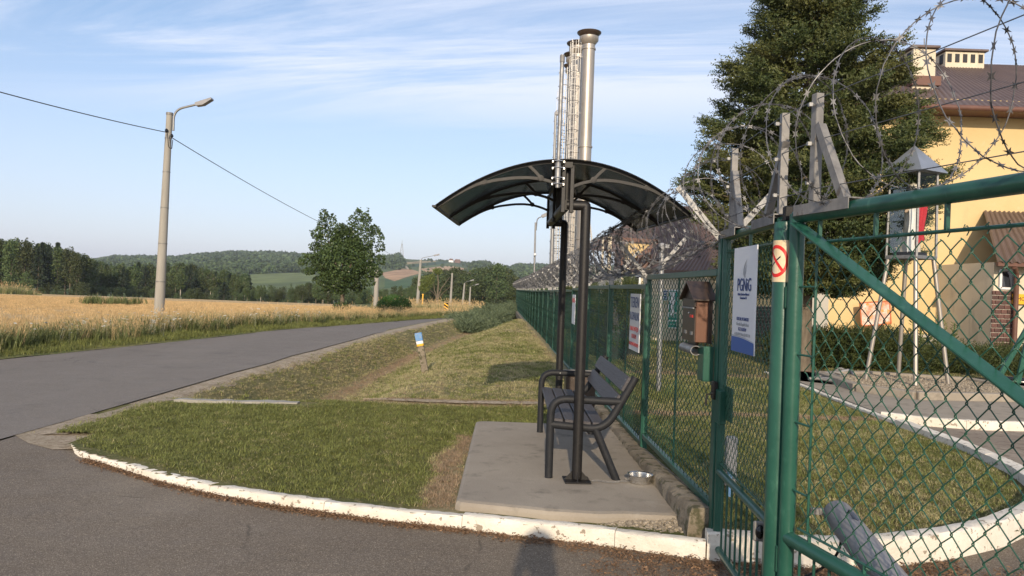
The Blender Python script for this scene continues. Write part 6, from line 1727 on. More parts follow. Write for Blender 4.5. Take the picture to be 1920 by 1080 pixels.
# ================================================================== vegetation
def unit(a): return a / np.maximum(1e-9, np.linalg.norm(a, axis=-1, keepdims=True))
def rdir(n, r=None): return unit((r or rng).normal(size=(n, 3)))
def leaf_quads(P_, s_, axis=None, asp=.55, r=None):
    r = r or rng; n = len(P_); a = rdir(n, r) if axis is None else axis; b = unit(np.cross(a, rdir(n, r))); s_ = np.broadcast_to(s_, (n,))[:, None]
    V = np.stack([P_ - a * s_ * .5, P_ + b * s_ * asp * .5 + a * s_ * .05, P_ + a * s_ * .5, P_ - b * s_ * asp * .5 + a * s_ * .05], 1).reshape(-1, 3)
    return V, np.arange(4 * n).reshape(n, 4)
def blob_pts(blobs, n, r=None, shell=.45):
    r = r or rng; vol = np.array([b[1][0] * b[1][1] * b[1][2] for b in blobs]) ** .75; vol /= vol.sum(); out_ = []
    for (c, rad), f in zip(blobs, vol):
        k = max(3, int(n * f)); d = rdir(k, r); q = shell + (1 - shell) * r.uniform(0, 1, k) ** .6
        out_.append(np.array(c) + d * np.array(rad) * q[:, None])
    return np.concatenate(out_)
def lumpy(P_, c, amp, fr, seed=0):
    d = P_ - np.array(c); n_ = vnoise(d[:, 0] + d[:, 2] * .7, d[:, 1] + d[:, 2], fr, seed)
    return np.array(c) + d * (1 + amp * n_)[:, None]
def crown_obj(name, V, F, mt, parent, loc=None):
    org = ORG.get(parent.name, Vector((0, 0, 0))); o = link(name, fastmesh(name, V - np.array(org), F, mt), parent); return o
# ---- big spruce behind the gates
SY_ = 15.6; sx_ = at(1503, 540, SY_).x
spz = thing('spruce_tree', 'large dense dark green spruce rising behind the gates before the yellow building', 'tree', (sx_, SY_, 0))
def sprof(z): return np.interp(z, [1.7, 2.1, 2.6, 3.2, 4.1, 4.8, 5.3, 6.0, 6.6, 7.2, 7.9, 9.2, 10.6, 11.6], [.9, 1.5, 2.05, 2.3, 2.38, 2.15, 1.95, 1.82, 1.62, 1.22, 1.08, .85, .45, .08])
obj('trunk', MB().tube([(sx_, SY_, -.2), (sx_, SY_, 3), (sx_ + .05, SY_, 7), (sx_ + .1, SY_, 11.5)], [.24, .2, .11, .02], 12), m_bark, spz, smooth=True)
B0, B1, BW = [], [], []; limbs = MB()
z = 1.9
while z < 11.5:
    r0 = float(sprof(z)) * (1 + .10 * math.sin(z * 5.3)); nb = 15 if r0 > 1.2 else 11
    for k in range(nb):
        a = random.uniform(0, 6.283); L_ = r0 * random.choice([.5, .6, .68, .76, .84]); dx, dy = math.cos(a), math.sin(a); zz = z + random.uniform(-.16, .16)
        dr = .18 * L_ if z < 6 else -.1 * L_; lean_ = .012 * (z)
        P0 = np.array([sx_ + .01 * z, SY_, zz]); n_ = max(3, int(L_ / .1)); prev = P0
        for j in range(1, n_ + 1):
            t = j / n_; p = P0 + np.array([dx * L_ * t, dy * L_ * t, -dr * math.sin(t * 2.2) + .10 * L_ * t * t])
            if t > .38:
                B0.append(prev); B1.append(p)
                side = np.array([-dy, dx, 0]); fw = np.array([dx, dy, .1])
                for s_ in (-1, 1):
                    if random.random() < .93:
                        tl = (.13 + .26 * (1 - t) * min(1, L_ / 1.5)) * random.uniform(.7, 1.2); dd = side * s_ * .75 + fw * .7; dd /= np.linalg.norm(dd)
                        e = p + dd * tl + np.array([0, 0, -.10 * tl + random.uniform(-.09, .10)]); B0.append(p); B1.append(e)
                        if tl > .22:
                            m_ = p + (e - p) * .5
                            for s2 in (-1, 1): d2 = unit(dd + np.cross(dd, [0, 0, 1]) * s2 * .9); B0.append(m_); B1.append(m_ + d2 * tl * .45 + np.array([0, 0, -.02]))
            prev = p
        if k % 3 == 0: limbs.tube([P0, P0 + np.array([dx * L_ * .5, dy * L_ * .5, -dr * .7]), prev], [.03, .018, .006], 4, cap=False)
    z += .135
B0 = np.array(B0); B1 = np.array(B1); L_ = np.linalg.norm(B1 - B0, axis=1); cnt = np.maximum(2, (L_ / .034).astype(int)); idx = np.repeat(np.arange(len(B0)), cnt)
fr = (np.concatenate([np.arange(c) for c in cnt]) + rng.uniform(0, 1, len(idx))) / cnt[idx]
P_ = B0[idx] + (B1 - B0)[idx] * fr[:, None]; ax = unit((B1 - B0)[idx])
Vs = []; n_ = len(P_)
for q in range(2):
    dirn = unit(ax * .75 + rdir(n_) * .75 + np.array([0, 0, .12])); Vv, Ff = leaf_quads(P_ + dirn * .022, rng.uniform(.055, .085, n_), dirn, .34); Vs.append(Vv)
ns = 8000; zz_ = 1.9 + 9.6 * rng.uniform(0, 1, ns) ** 1.25; aa = rng.uniform(0, 6.283, ns); r__ = np.array([float(sprof(q)) for q in zz_]) * rng.uniform(.35, .70, ns)
C0 = np.stack([sx_ + .01 * zz_ + np.cos(aa) * r__, SY_ + np.sin(aa) * r__, zz_ - .1], -1); O_ = np.stack([np.cos(aa), np.sin(aa), np.full(ns, .05)], -1)
nbh = 500; zb_h = 1.8 + 9.6 * rng.uniform(0, 1, nbh) ** 1.2; ab_h = rng.uniform(0, 6.283, nbh); rb_h = np.array([float(sprof(q)) for q in zb_h]) * rng.choice([.74, .82, .90, .97, 1.05], nbh)
CB, OB = [], []
for z_, a_, r_ in zip(zb_h, ab_h, rb_h):
    k_ = int(38 + 26 * min(1, r_ / 1.6)); o_ = np.array([math.cos(a_), math.sin(a_), 0]); sd_ = np.array([-math.sin(a_), math.cos(a_), 0])
    f_ = rng.uniform(-1, .35, k_); wd_ = (1 - np.clip(f_ + .2, 0, 1)) * .24
    tip_up = .10 * np.clip(f_, 0, 1) - .13 * (f_ < 0) * f_ * -1
    CB.append(np.array([sx_ + .01 * z_, SY_, z_]) + o_ * (r_ * 1.0 + f_[:, None] * .42 - .05) + sd_ * (rng.normal(0, 1, k_) * wd_ * .8)[:, None] + np.array([0, 0, 1]) * (tip_up + rng.normal(0, .045, k_) - .02)[:, None])
    OB.append(np.repeat((o_ + np.array([0, 0, .15]))[None], k_, 0) + sd_ * rng.normal(0, .6, k_)[:, None])
C0 = np.concatenate([C0] + CB); O_ = np.concatenate([O_] + OB); ns = len(C0)
tw = unit(O_ + rdir(ns) * .45 + np.array([0, 0, .05]))
for q in range(6):
    for h_ in range(2):
        pp = C0 + tw * (.045 * q + .02); dirn = unit(tw * .7 + rdir(ns) * .75); Vs.append(leaf_quads(pp + dirn * .02, rng.uniform(.055, .09, ns) * (1.15 - .09 * q), dirn, .34)[0])
Vv = np.concatenate(Vs); crown_obj('crown', Vv, np.arange(len(Vv)).reshape(-1, 4), l_spruce, spz)
print('spruce quads', len(Vv) // 4)
obj('limbs', limbs, m_bark, spz, kind='stuff')
# ---- lone maple across the road
MYY = 38.0; mc = at(640, 500, MYY)
mt_ = thing('maple_tree', 'lone round maple with a two-lobed crown at the edge of the field', 'tree', (mc.x, MYY, -.35))
K_ = MYY / 1400
def mb_(px, py, rx, rz, ry=None): c = at(px, py, MYY); return ((c.x, MYY + random.uniform(-.5, .5), c.z), (rx * K_, (ry or rx) * K_, rz * K_))
blobs = [mb_(646, 492, 56, 38), mb_(612, 452, 26, 30), mb_(678, 448, 28, 34), mb_(605, 490, 28, 24), mb_(690, 496, 24, 28), mb_(640, 524, 42, 20), mb_(648, 452, 30, 24), mb_(643, 432, 16, 14), mb_(650, 470, 44, 26)]
_r = random.Random(5)
for (qx, qy, qr, qz) in ((577, 480, 15, 8), (586, 462, 12, 10), (594, 438, 12, 13), (602, 420, 11, 13), (612, 406, 10, 13), (624, 414, 9, 14), (634, 436, 10, 10), (657, 440, 9, 12), (664, 418, 10, 14), (675, 404, 9, 14), (688, 412, 11, 12), (700, 430, 12, 12), (711, 440, 8, 10), (712, 462, 10, 12), (714, 488, 9, 12), (708, 510, 12, 11), (694, 528, 14, 10), (668, 540, 16, 9), (640, 546, 17, 8), (616, 540, 14, 9), (596, 526, 14, 10), (582, 508, 13, 9), (572, 492, 10, 7), (606, 398, 5, 9), (676, 395, 5, 9), (690, 398, 4, 8), (645, 425, 6, 9), (719, 448, 5, 5), (566, 484, 5, 4)):
    blobs.append(mb_(qx, qy, qr, qz))
P_ = blob_pts(blobs, 21000, shell=.45); P_ = lumpy(P_, (mc.x, MYY, mc.z), .05, 3.2, 6)
Vv, Ff = leaf_quads(P_, rng.uniform(.075, .14, len(P_)), None, .8); crown_obj('crown', Vv, Ff, l_maple, mt_)
tbm = MB(); b0 = at(641, 582, MYY); b1 = at(643, 535, MYY)
tbm.tube([b0 - Vector((0, 0, .3)), b0, b1], [.13, .12, .09], 10)
for (px, py) in ((612, 440), (680, 440), (600, 490), (700, 500), (645, 470)): tbm.tube([b1, b1.lerp(at(px, py, MYY), .5) + Vector((0, random.uniform(-.3, .3), .1)), at(px, py, MYY)], [.07, .04, .01], 6)
obj('trunk', tbm, m_bark, mt_, smooth=True)
P_ = blob_pts([((b0.x, MYY, b0.z + .15), (.5, .4, .35))], 500); Vv, Ff = leaf_quads(P_, .1, None, .7); crown_obj('suckers', Vv, Ff, l_maple, mt_)
# ---- round bush
bc = at(740, 571, 50)
bs = thing('bush', 'round bright green bush beside the plain concrete pole at the roadside', 'bush', (bc.x, 50, bc.z - .8))
P_ = blob_pts([((bc.x, 50, bc.z - .05), (1.15, 1.1, .72)), ((bc.x - .5, 49.8, bc.z - .1), (.7, .7, .6)), ((bc.x + .45, 50, bc.z - .12), (.75, .7, .55))], 6500, shell=.5); P_ = lumpy(P_, (bc.x, 50, bc.z - .1), .06, 4, 3)
Vv, Ff = leaf_quads(P_, rng.uniform(.07, .13, len(P_)), None, .5); crown_obj('foliage', Vv, Ff, l_bush, bs)
# ---- feathery shrubs made of sprays
def sprays(centres, n, L0, L1, s_, up=.25, fwd=None, drp=.4, steps=9):
    """arching sprays: each is a line of small needles"""
    V = []; out_ = []
    C_ = np.array([c[0] for c in centres]); Rd = np.array([c[1] for c in centres]); k = rng.integers(0, len(centres), n)
    d = rdir(n); d[:, 2] = np.abs(d[:, 2]) * .8 + up * .3; d = unit(d)
    base = C_[k] + d * Rd[k] * rng.uniform(.35, .9, n)[:, None]
    tang = unit(d * .8 + rdir(n) * .5 + np.array([0, 0, up]) + (np.array(fwd) if fwd is not None else 0)); L_ = rng.uniform(L0, L1, n)
    for j in range(steps):
        t = (j + .5) / steps; p = base + tang * (L_ * t)[:, None] + np.array([0, 0, -1]) * (drp * L_ * t * t)[:, None]
        for q in range(2):
            dirn = unit(tang * .8 + rdir(n) * .7); out_.append(leaf_quads(p, s_ * rng.uniform(.7, 1.2, n) * (1.1 - .4 * t), dirn, .38)[0])
    V = np.concatenate(out_); return V, np.arange(len(V)).reshape(-1, 4)
jn = thing('juniper', 'low spreading grey green juniper covering the bank where the road bends', 'shrub', (-1.5, 44, 0))
cs_ = []
for k in range(34):
    t = k / 33; y = 37.0 + 19 * t; x = -2.35 + 2.1 * t + random.uniform(-.75, .75) * (1 - .4 * t)
    zb = float(ditch(np.array(x), np.array(y))); cs_.append(((x, y, zb + random.uniform(.0, .36)), (random.uniform(.7, 1.1), random.uniform(.7, 1.1), random.uniform(.12, .22))))
Vv, Ff = sprays(cs_, 7500, .3, .75, .12, .05, (-.25, -.2, 0), .1, 7); crown_obj('foliage', Vv, Ff, l_jun, jn)
hy = thing('hedge', 'low dense dark yew hedge behind the lantern legs, at the left', 'hedge', (7.2, 16.8, 0))
hx_a, hx_b = at(1478, 640, 16.4).x, at(1702, 640, 16.4).x; ht_ = at(1600, 612, 16.2).z
cs_ = [((lerp(hx_a, hx_b, (k % 12) / 11), 16.8 + random.uniform(-.15, .15), ht_ * (.42 if k < 12 else .10)), (.42, .78, ht_ * random.uniform(.44, .56))) for k in range(24)]
Vv, Ff = sprays(cs_, 15000, .12, .3, .06, .3, None, .1, 6); crown_obj('foliage', Vv, Ff, l_hedge, hy)
obj('dark_core', MB().box(((hx_a + hx_b) / 2, 16.95, ht_ * .30), (hx_b - hx_a - .3, .35, ht_ * .5)), m_dark, hy)  # solid near-black box, its colour stands in for shade inside the hedge
hy2 = thing('hedge', 'low arching juniper hedge at the right, behind the apron and in front of the porch', 'hedge', (10, 17, 0))
xa_, xb_ = hx_b + .15, hx_b + 5.0; ht2 = at(1830, 655, 16.6).z
cs_ = [((lerp(xa_, xb_, (k % 12) / 11), 17.0 + random.uniform(-.2, .2), ht2 * (.35 if k < 12 else .05)), (.6, .9, ht2 * random.uniform(.45, .65))) for k in range(24)]
Vv, Ff = sprays(cs_, 11000, .35, .7, .055, .35, (.5, 0, .1), .35, 8); crown_obj('foliage', Vv, Ff, l_hedge, hy2)
obj('dark_core', MB().box(((xa_ + xb_) / 2, 17.2, ht2 * .25), (xb_ - xa_ - .3, .35, ht2 * .4)), m_dark, hy2)  # same filler here: near-black block painting the shaded gaps behind the sprays
# tall willowy weeds behind the hedge
for k, px_ in enumerate((1712, 1726, 1741, 1758, 1770, 1787)):
    b = at(px_, 650, 18.2); t_ = at(px_ + random.uniform(-3, 3), 590 + 8 * (k % 3), 18.2); b.z = .5
    g = thing('tall_weed', ['first', 'second', 'third', 'fourth', 'fifth', 'rightmost'][k] + ' of the tall feathery weeds from the left, against the yellow wall', 'weed', b, 'feathery weeds behind the hedge')
    obj('stem', MB().tube([b, t_], .012, 5), l_bush, g)
    n_ = 90; f = rng.uniform(.1, 1, n_); P_ = np.array(b) + (np.array(t_) - np.array(b)) * f[:, None]; d = rdir(n_); d[:, 2] = .5; d = unit(d); Vv, Ff = leaf_quads(P_ + d * .07, .16 * (1.15 - .6 * f), d, .16); crown_obj('leaves', Vv, Ff, l_weed, g)
# thuja shrubs behind the long fence
for k, (px_, py_, Y, r_, lab) in enumerate(((1150, 536, 17, .55, 'broad dark thuja close behind the third fence panel'), (1186, 532, 18.5, .60, 'dark thuja beside the white notice, behind the fence'), (1098, 540, 22, .55, 'dark thuja behind the fence between the canopy posts'), (1178, 512, 23, .34, 'round-topped yellow green thuja showing above the fence rail'), (1112, 526, 27, .4, 'small pointed thuja showing above the far fence rail'), (1070, 536, 30, .9, 'dark shrub far along the fence beyond the canopy posts'), (1250, 640, 19, .01, ''))):
    if not lab: continue
    tp_ = at(px_, py_, Y); t = thing('thuja', lab, 'shrub', (tp_.x, Y, 0)); H = tp_.z
    cs_ = [((tp_.x, Y, H * f), (r_ * w_, r_ * w_, H * .25)) for f, w_ in ((.15, 1.0), (.38, 1.0), (.6, .85), (.78, .5))]
    Vv, Ff = sprays(cs_, 1500, .1, .25, .06, .7, None, 0, 6); crown_obj('foliage', Vv, Ff, l_hedge if k not in (3, 4) else l_jun, t)
    obj('trunk', MB().lathe((tp_.x, Y, 0), [(r_ * .6, .05), (r_ * .75, H * .4), (r_ * .3, H * .8), (0, H * .92)], 10), m_dark, t)  # wide near-black core, not a real trunk: shade within the shrub as colour
# green steel frame and black pipe at the right edge
gf = thing('frame_stand', 'green steel A-frame standing at the right edge behind the apron', 'frame', at(1890, 715, 14.5))
a = at(1935, 600, 14.5)
for (px_, py_) in ((1868, 716), (1908, 718)): obj('leg', MB().bar(a, at(px_, py_, 14.5), .09, .05, (0, 1, 0)), m_bush_green if False else m_green, gf)
bpz = thing('black_pipe', 'thick black pipe lying on the grass at the right edge', 'pipe', at(1890, 720, 14.9))
obj('pipe', MB().tube([at(1850, 706, 15.2), at(1880, 714, 15), at(1990, 724, 14.8)], .10, 14), m_gloss, bpz, smooth=True)

# ---- trees of the forest edge and the far roadside
def unit_tree(kind, seed):
    r = np.random.default_rng(seed); 
    if kind == 'con':
        zs = r.uniform(.12, 1, 2600) ** .8; rad = .17 * (1 - zs) ** .8 + .012; a = r.uniform(0, 6.28, 2600); q = r.uniform(.35, 1.1, 2600) ** .6
        jag = 1 + .35 * np.sin(zs * 42 + a * 2); P_ = np.stack([np.cos(a) * rad * q * jag, np.sin(a) * rad * q * jag, zs], -1)
        ax = unit(np.stack([np.cos(a), np.sin(a), -.45 + 0 * a], -1) + r.normal(0, .25, (2600, 3))); return leaf_quads(P_, r.uniform(.03, .06, 2600), ax, .35, r)
    bl = []
    if kind == 'birch': rw_, z0 = .15, .38
    elif kind == 'round': rw_, z0 = .36, .12
    else: rw_, z0 = .22, .22
    for k in range(13):
        z = r.uniform(z0, .93); w_ = rw_ * math.sin(math.pi * min(1, (z - z0 + .12) / (1.12 - z0))) ** .6; a = r.uniform(0, 6.28); q = w_ * r.uniform(.2, .75)
        s_ = r.uniform(.07, .13) * (1.25 if kind == 'round' else 1); bl.append(((q * math.cos(a), q * math.sin(a), z), (s_, s_, s_ * .85)))
    bl.append(((0, 0, (z0 + .95) / 2), (rw_ * .7, rw_ * .7, (.95 - z0) / 2 * .9))); bl.append(((0, 0, .93), (.045, .045, .09)))
    P_ = blob_pts(bl, 2600, r, .3); return leaf_quads(P_, r.uniform(.02, .045, len(P_)), None, .7, r)
UT = {}
def trunk_mesh(mt):
    mb = MB().tube([(0, 0, -.05), (.0, 0, .3), (.01, 0, .9)], [.016, .012, .003], 6)
    for k in range(5): a = random.uniform(0, 6.28); z = random.uniform(.3, .7); mb.tube([(0, 0, z), (.11 * math.cos(a), .11 * math.sin(a), z + .14)], [.006, .002], 4)
    return local_mesh('trunk', mb, mt)
TK = {'dark': trunk_mesh(m_bark), 'pale': trunk_mesh(m_birch)}
for i_, (kind, mt) in enumerate((('con', l_con), ('con', l_con), ('tall', l_for), ('tall', l_for), ('tall', l_for), ('birch', l_for), ('round', l_for), ('round', l_for))):
    V_, F_ = unit_tree(kind, 50 + i_); UT.setdefault(kind, []).append(fastmesh('crown', V_, F_, mt))
NAMES = {'con': ('conifer_tree', 'dark conifer'), 'tall': ('forest_tree', 'tall leafy tree'), 'birch': ('birch_tree', 'slim pale-trunked tree'), 'round': ('round_tree', 'spreading leafy tree')}
def ftree(kind, x, y, z, H, label, group, wide=1.0):
    nm, _ = NAMES[kind]; t = thing(nm, label, 'tree', (x, y, z), group, random.uniform(0, 6.28)); t.scale = (H * wide, H * wide, H)
    link('crown', random.choice(UT[kind]), t); link('trunk', TK['pale' if kind == 'birch' else 'dark'], t); return t
def band(px0, px1, Y0, Y1, n, htop, kinds, where, grp, wide=1.0, jit=.18):
    for k in range(n):
        px = lerp(px0, px1, (k + random.uniform(.1, .9)) / n); Y = random.uniform(Y0, Y1); x = at(px, 540, Y).x; z = float(ground_z(np.array(x), np.array(Y))) - .4
        top = at(px, np.interp(px, [p[0] for p in htop], [p[1] for p in htop]), Y).z; kd = random.choice(kinds); H = (top - z) * random.uniform(1 - jit, 1 + jit * .45)
        ftree(kd, x, Y, z, H, f'{NAMES[kd][1]} {where}', f'{NAMES[kd][1]}s {where}', wide)
HT_L = [(-400, 430), (0, 450), (30, 442), (60, 454), (105, 456), (140, 470), (165, 486)]
band(-330, 160, 156, 166, 40, HT_L, ['tall', 'tall', 'con'], 'in the tall wood at the left end of the wheat field', '', 1.0, .12)
band(-330, 168, 168, 182, 38, HT_L, ['tall', 'con'], 'in the tall wood at the left end of the wheat field', '', 1.1, .10)
HT_M = [(160, 480), (200, 492), (260, 495), (330, 494), (400, 504), (440, 514), (520, 522), (600, 520), (640, 526)]
band(158, 460, 186, 205, 34, HT_M, ['tall', 'birch', 'birch', 'con'], 'in the wood behind the wheat field and the lamp pole', '', 1.0, .12)
band(150, 470, 210, 232, 34, HT_M, ['tall', 'con', 'tall'], 'in the wood behind the wheat field and the lamp pole', '', 1.15, .10)
band(440, 640, 176, 200, 22, [(440, 532), (520, 535), (600, 527), (640, 530)], ['round', 'tall', 'birch'], 'in the low wood left of the maple', '', 1.1, .12)
band(560, 790, 150, 185, 20, [(560, 528), (640, 528), (700, 540), (740, 538), (790, 532)], ['round', 'round', 'tall'], 'behind the round bush and the roadside poles', '', 1.15, .12)
HT_R = [(760, 528), (800, 508), (850, 504), (880, 512), (905, 500), (930, 494), (960, 510), (1000, 522), (1060, 518)]
band(775, 965, 198, 232, 30, HT_R, ['round', 'round', 'tall'], 'in the dark clump beyond the bend of the road', '', 1.25, .10)
band(960, 1140, 95, 150, 12, [(960, 522), (1000, 530), (1140, 535)], ['round', 'tall'], 'beyond the far end of the fence', '', 1.2, .15)
band(1130, 1500, 75, 110, 12, [(1130, 520), (1500, 500)], ['round', 'tall', 'con'], 'behind the low house', '', 1.2, .15)
c = at(930, 560, 196); ftree('round', c.x, 196, at(930, 582, 196).z, at(930, 494, 196).z - at(930, 582, 196).z, 'broad dome-shaped olive green tree just left of the fence end', None, 1.1)
c = at(48, 560, 140); ftree('round', c.x, 140, at(48, 556, 140).z, at(48, 514, 140).z - at(48, 560, 140).z, 'small round pale green tree standing before the tall wood', None, 1.1)
c = at(420, 560, 170); ftree('con', c.x, 170, at(397, 575, 170).z, at(397, 528, 170).z - at(397, 575, 170).z, 'lone yellow green conifer at the edge of the wood', None, 1.7)
# low undergrowth closing the foot of the woods
for (px0, px1, Y0, n, h0, wh) in ((-330, 165, 152, 26, 3.0, 'at the foot of the tall wood'), (160, 640, 183, 40, 3.2, 'at the foot of the middle wood'), (600, 960, 196, 34, 4.2, 'below the trees beyond the road bend')):
    for k in range(n):
        px = lerp(px0, px1, (k + random.uniform(0, 1)) / n); Y = Y0 + random.uniform(-2, 6); x = at(px, 540, Y).x; z = float(ground_z(np.array(x), np.array(Y))) - .9; h = h0 * random.uniform(.7, 1.25)
        t = thing('thicket_bush', f'dark rounded bush {wh}', 'bush', (x, Y, z), f'bushes {wh}', random.uniform(0, 6.28)); t.scale = (h * 1.5, h * 1.5, h); link('foliage', random.choice(UT['round']), t)
# half-bare tree at the bend
YB = 100; b = at(820, 578, YB)
bt = thing('half_bare_tree', 'sparse tree with bare grey limbs at the bend of the road', 'tree', b)
mb = MB(); fk = at(820, 560, YB); mb.tube([b - Vector((0, 0, .4)), fk], [.22, .18], 8)
tips = []
for (p1_, p2_, r_) in (((822, 530), (820, 508), .13), ((828, 540), (843, 520), .09), ((815, 545), (812, 525), .08), ((835, 545), (846, 536), .05), ((812, 548), (800, 540), .05)):
    mb.tube([fk, at(*p1_, YB), at(*p2_, YB)], [r_, r_ * .7, .03], 6); tips.append(at(*p2_, YB))
obj('limbs', mb, m_bark, bt, smooth=True)
P_ = blob_pts([(tuple(at(820, 508, YB)), (.75, .6, .5)), (tuple(at(802, 528, YB)), (1.1, .8, .9)), (tuple(at(795, 540, YB)), (.9, .8, .6)), (tuple(at(810, 520, YB)), (.5, .5, .5))], 2600, shell=.1)
Vv, Ff = leaf_quads(P_, rng.uniform(.12, .22, len(P_)), None, .7); crown_obj('crown', Vv, Ff, leafmat('yellow_green_leaves', (.10, .14, .035), (.19, .22, .06), .3, .6, 0), bt)
# dry grasses by the bend
n_ = 2600; yv = rng.uniform(60, 100, n_); xv = np.array([at(p, 560, y).x for p, y in zip(rng.uniform(700, 905, n_), yv)]); zz = ground_z(xv, yv) * .9 + .05
k = (xv < rl(yv) - .2) | (xv > rr(yv) + .3)
scatter('dry_bend_grass', np.stack([xv, yv, zz - .1], -1)[k], c_long, rng.uniform(1.5, 2.6, k.sum()), label='tall dry grass by the bend in front of the dark trees', cat='grass')
gx2 = np.linspace(-40, 14, 50); gy2 = np.linspace(56, 160, 50)
o = grid('far_meadow', gx2, gy2, lambda x, y: ground_z(x, y) * .92 - .06 + .1 * vnoise(x, y, .4, 3), m_verge, lambda x, y: ((x > -.22 * y + 1.5) & (x < rl(y) - .4)) | (x > rr(y) + .4)); tag(o, kind='structure')
# strip of pale tall grass at the left edge of the field
n_ = 1500; yv = rng.uniform(118, 128, n_); px_ = rng.uniform(-300, 78, n_); xv = np.array([at(p, 550, y).x for p, y in zip(px_, yv)])
scatter('field_margin_grass', np.stack([xv, yv, wz(xv, yv)], -1), c_long, rng.uniform(2.5, 4.0, n_) * np.clip((85 - px_) / 40, .3, 1), label='strip of tall pale grass before the tall wood', cat='grass')
# woods on the hills
def clump(r_):
    P_ = blob_pts([((0, 0, .45), (.45, .45, .5)), ((.2, .1, .35), (.35, .35, .4)), ((-.2, .1, .4), (.3, .3, .42))], 90, None, .6); V_, F_ = leaf_quads(P_, rng.uniform(.22, .4, len(P_)), None, .8); return fastmesh('clump', V_, F_, l_wood)
n_ = 60000; y = 330 + 1370 * rng.uniform(0, 1, n_) ** .55; u = rng.uniform(-.95, .55, n_); x = u * y; z = far_z(x, y); PX, PY = px_of(x, y, z)
k = np.zeros(n_, bool)
for p in WOODS: k |= inpoly(PX, PY, p)
k |= (PX > 1000)
k &= ~((PX < 620) & inpoly(PX, PY, FIELDS[10][0])) & ~inpoly(PX, PY, FIELDS[11][0])
kk = np.where(k)[0][:17000]
sc_ = rng.uniform(7, 12, len(kk)) * np.clip(y[kk] / 900, .7, 1.3)
scatter('hill_woods', np.stack([x[kk], y[kk], z[kk] - 1.0], -1), make_set('clump', [clump(1) for _ in range(4)]), sc_, tilt=.05, label='woods covering the far hills', cat='woods')
# scattered hedgerow trees on the open slope
n_ = 130; PXs = np.concatenate([rng.uniform(765, 990, 60), rng.uniform(800, 905, 70)]); yy_ = np.concatenate([rng.uniform(1000, 1690, 60), 1680 + rng.normal(0, 6, 70)]); xx_ = np.array([at(p, 500, q).x for p, q in zip(PXs, yy_)])
scatter('hedgerow', np.stack([xx_, yy_, far_z(xx_, yy_) - .5], -1), make_set('clump', [clump(1) for _ in range(2)]), rng.uniform(3, 6, n_), label='hedgerow trees dotted over the far open slope', cat='trees')

# ================================================================== the photographer (stands behind the camera; the shadow falls on the asphalt)
pr = thing('person', 'person in navy clothes holding a phone up at eye height behind the camera', 'person', (0, -.42, 0))
def skin(name, verts, edges, radii, mt, parent, root=0, sub=2):
    me = bpy.data.meshes.new(name); me.from_pydata(verts, edges, []); me.materials.append(mt); o = link(name, me, parent)
    o.location = -ORG[parent.name]; md = o.modifiers.new('skin', 'SKIN'); md.use_smooth_shade = True
    lay = me.skin_vertices[0] if me.skin_vertices else me.attributes and None
    if lay is None:
        return o
    for i, r_ in enumerate(radii): lay.data[i].radius = (r_, r_) if isinstance(r_, (int, float)) else r_; lay.data[i].use_root = (i == root)
    s2 = o.modifiers.new('sub', 'SUBSURF'); s2.levels = sub; s2.render_levels = sub; return o
yb_ = -.42
bv = [(0, yb_, .98), (0, yb_, 1.18), (0, yb_, 1.38), (0, yb_ + .01, 1.50), (0, yb_ + .02, 1.56), (0, yb_ + .03, 1.66), (0, yb_ + .02, 1.75),
      (-.19, yb_, 1.43), (-.24, yb_ + .12, 1.22), (-.10, yb_ + .33, 1.42), (.19, yb_, 1.43), (.24, yb_ + .12, 1.22), (.10, yb_ + .33, 1.42),
      (-.10, yb_, .90), (-.12, yb_ + .02, .50), (-.13, yb_, .09), (-.14, yb_ + .13, .03), (.10, yb_, .90), (.12, yb_ + .02, .50), (.13, yb_, .09), (.14, yb_ + .13, .03)]
be = [(0, 1), (1, 2), (2, 3), (3, 4), (4, 5), (5, 6), (2, 7), (7, 8), (8, 9), (2, 10), (10, 11), (11, 12), (0, 13), (13, 14), (14, 15), (15, 16), (0, 17), (17, 18), (18, 19), (19, 20)]
br = [(.16, .11), (.14, .10), (.17, .11), .06, .055, (.078, .095), (.06, .075), .065, .045, .030, .065, .045, .030, .09, .06, .045, .035, .09, .06, .045, .035]
try:
    me = bpy.data.meshes.new('body'); me.from_pydata(bv, be, []); me.materials.append(m_cloth)
    o = link('body', me, pr); o.location = -ORG[pr.name]; o.modifiers.new('skin', 'SKIN')
    if not me.skin_vertices:
        me.attributes.new('skin_tmp', 'FLOAT', 'POINT')
    lay = me.skin_vertices[0]
    for i, r_ in enumerate(br): lay.data[i].radius = (r_, r_) if isinstance(r_, (int, float)) else r_; lay.data[i].use_root = (i == 0)
    q = o.modifiers.new('sub', 'SUBSURF'); q.levels = 2; q.render_levels = 2
except Exception as ex:
    print('skin layer', ex); bpy.data.objects.remove(o)
    mb = MB()
    for (a_, b_) in be: mb.tube([bv[a_], bv[b_]], [max(br[a_]) if isinstance(br[a_], tuple) else br[a_], max(br[b_]) if isinstance(br[b_], tuple) else br[b_]], 12)
    obj('body', mb, m_cloth, pr, smooth=True)
hv = MB(); vs = []; fs = []
for j in range(13):
    ph = math.pi * j / 12
    for k in range(18):
        a = 2 * math.pi * k / 18; r_ = math.sin(ph); x = .077 * r_ * math.cos(a); y = .098 * r_ * math.sin(a); z = .118 * math.cos(ph)
        if math.sin(a) > .9 and abs(ph - 1.75) < .3: y += .018
        if z < -.05: x *= .85; y *= .92
        vs.append((x, yb_ + .04 + y, 1.68 + z))
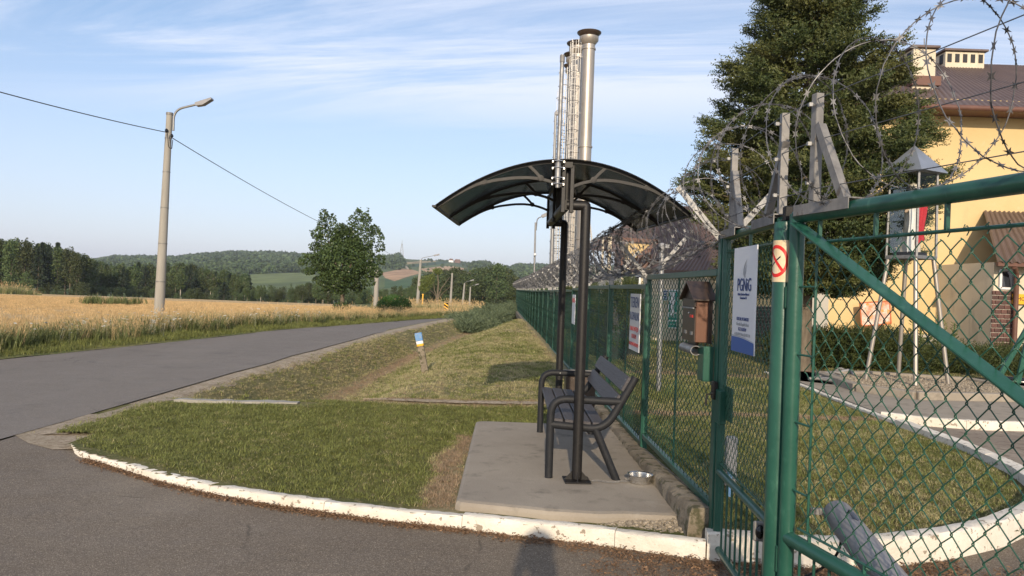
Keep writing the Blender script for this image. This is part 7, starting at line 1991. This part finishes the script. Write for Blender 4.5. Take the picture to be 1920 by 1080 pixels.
for j in range(12):
    for k in range(18): l = (k + 1) % 18; fs.append((j * 18 + k, j * 18 + 18 + k, j * 18 + 18 + l, j * 18 + l))
obj('head', hv.add(vs, fs), m_skin, pr, smooth=True)
obj('hair', MB().lathe((0, yb_ + .025, 1.68), [(.098, -.02), (.104, .04), (.085, .095), (.045, .125), (0, .13)], 18), m_hair, pr, smooth=True)
for s_ in (-1, 1): obj('ear', MB().lathe((s_ * .08, yb_ + .035, 1.67), [(.018, -.006), (.024, 0), (.018, .008), (0, .004)], 10, Matrix.Rotation(R(90), 3, 'Y')), m_skin, pr, smooth=True)
for s_ in (-1, 1):
    w0 = Vector((s_ * .10, yb_ + .33, 1.42)); pm = Vector((s_ * .088, -.055, 1.515))
    hm = MB().tube([w0, w0.lerp(pm, .5), pm], [.028, .034, .030], 10)
    for f in range(4):
        z = 1.515 + .058 - f * .026; hm.tube([pm + Vector((0, 0, z - 1.515)) * .6, Vector((s_ * .098, -.025, z)), Vector((s_ * .088, -.006 - .012, z)), Vector((s_ * .070, -.0085 - .010, z))], [.011, .010, .009, .007], 7)
    hm.tube([pm, Vector((s_ * .085, -.060, 1.575)), Vector((s_ * .055, -.045, 1.60))], [.014, .012, .009], 7)
    obj('hand', hm, m_skin, pr, smooth=True)
pr.scale = (1, 1, 1.05)
ph_ = thing('phone', 'black phone held level in both hands at eye height', 'phone', (0, -.03, 1.56)); obj('case', MB().box((0, -.030, 1.565), (.155, .010, .076), bev=.004), m_gloss, ph_)

# ================================================================== air
hzm = bpy.data.materials.new('haze'); hzm.use_nodes = True; t = hzm.node_tree; t.nodes.clear()
pv = N(t, 'ShaderNodeVolumePrincipled'); pv.inputs['Density'].default_value = .00015; pv.inputs['Color'].default_value = (.80, .88, 1.0, 1); pv.inputs['Anisotropy'].default_value = .1
oo = t.nodes.new('ShaderNodeOutputMaterial'); t.links.new(pv.outputs[0], oo.inputs['Volume'])
HZ = True
if HZ: tag(obj('haze', MB().box((0, 1300, 30), (8600, 6600, 190)), hzm), kind='stuff', label='thin blue summer haze over the whole landscape')
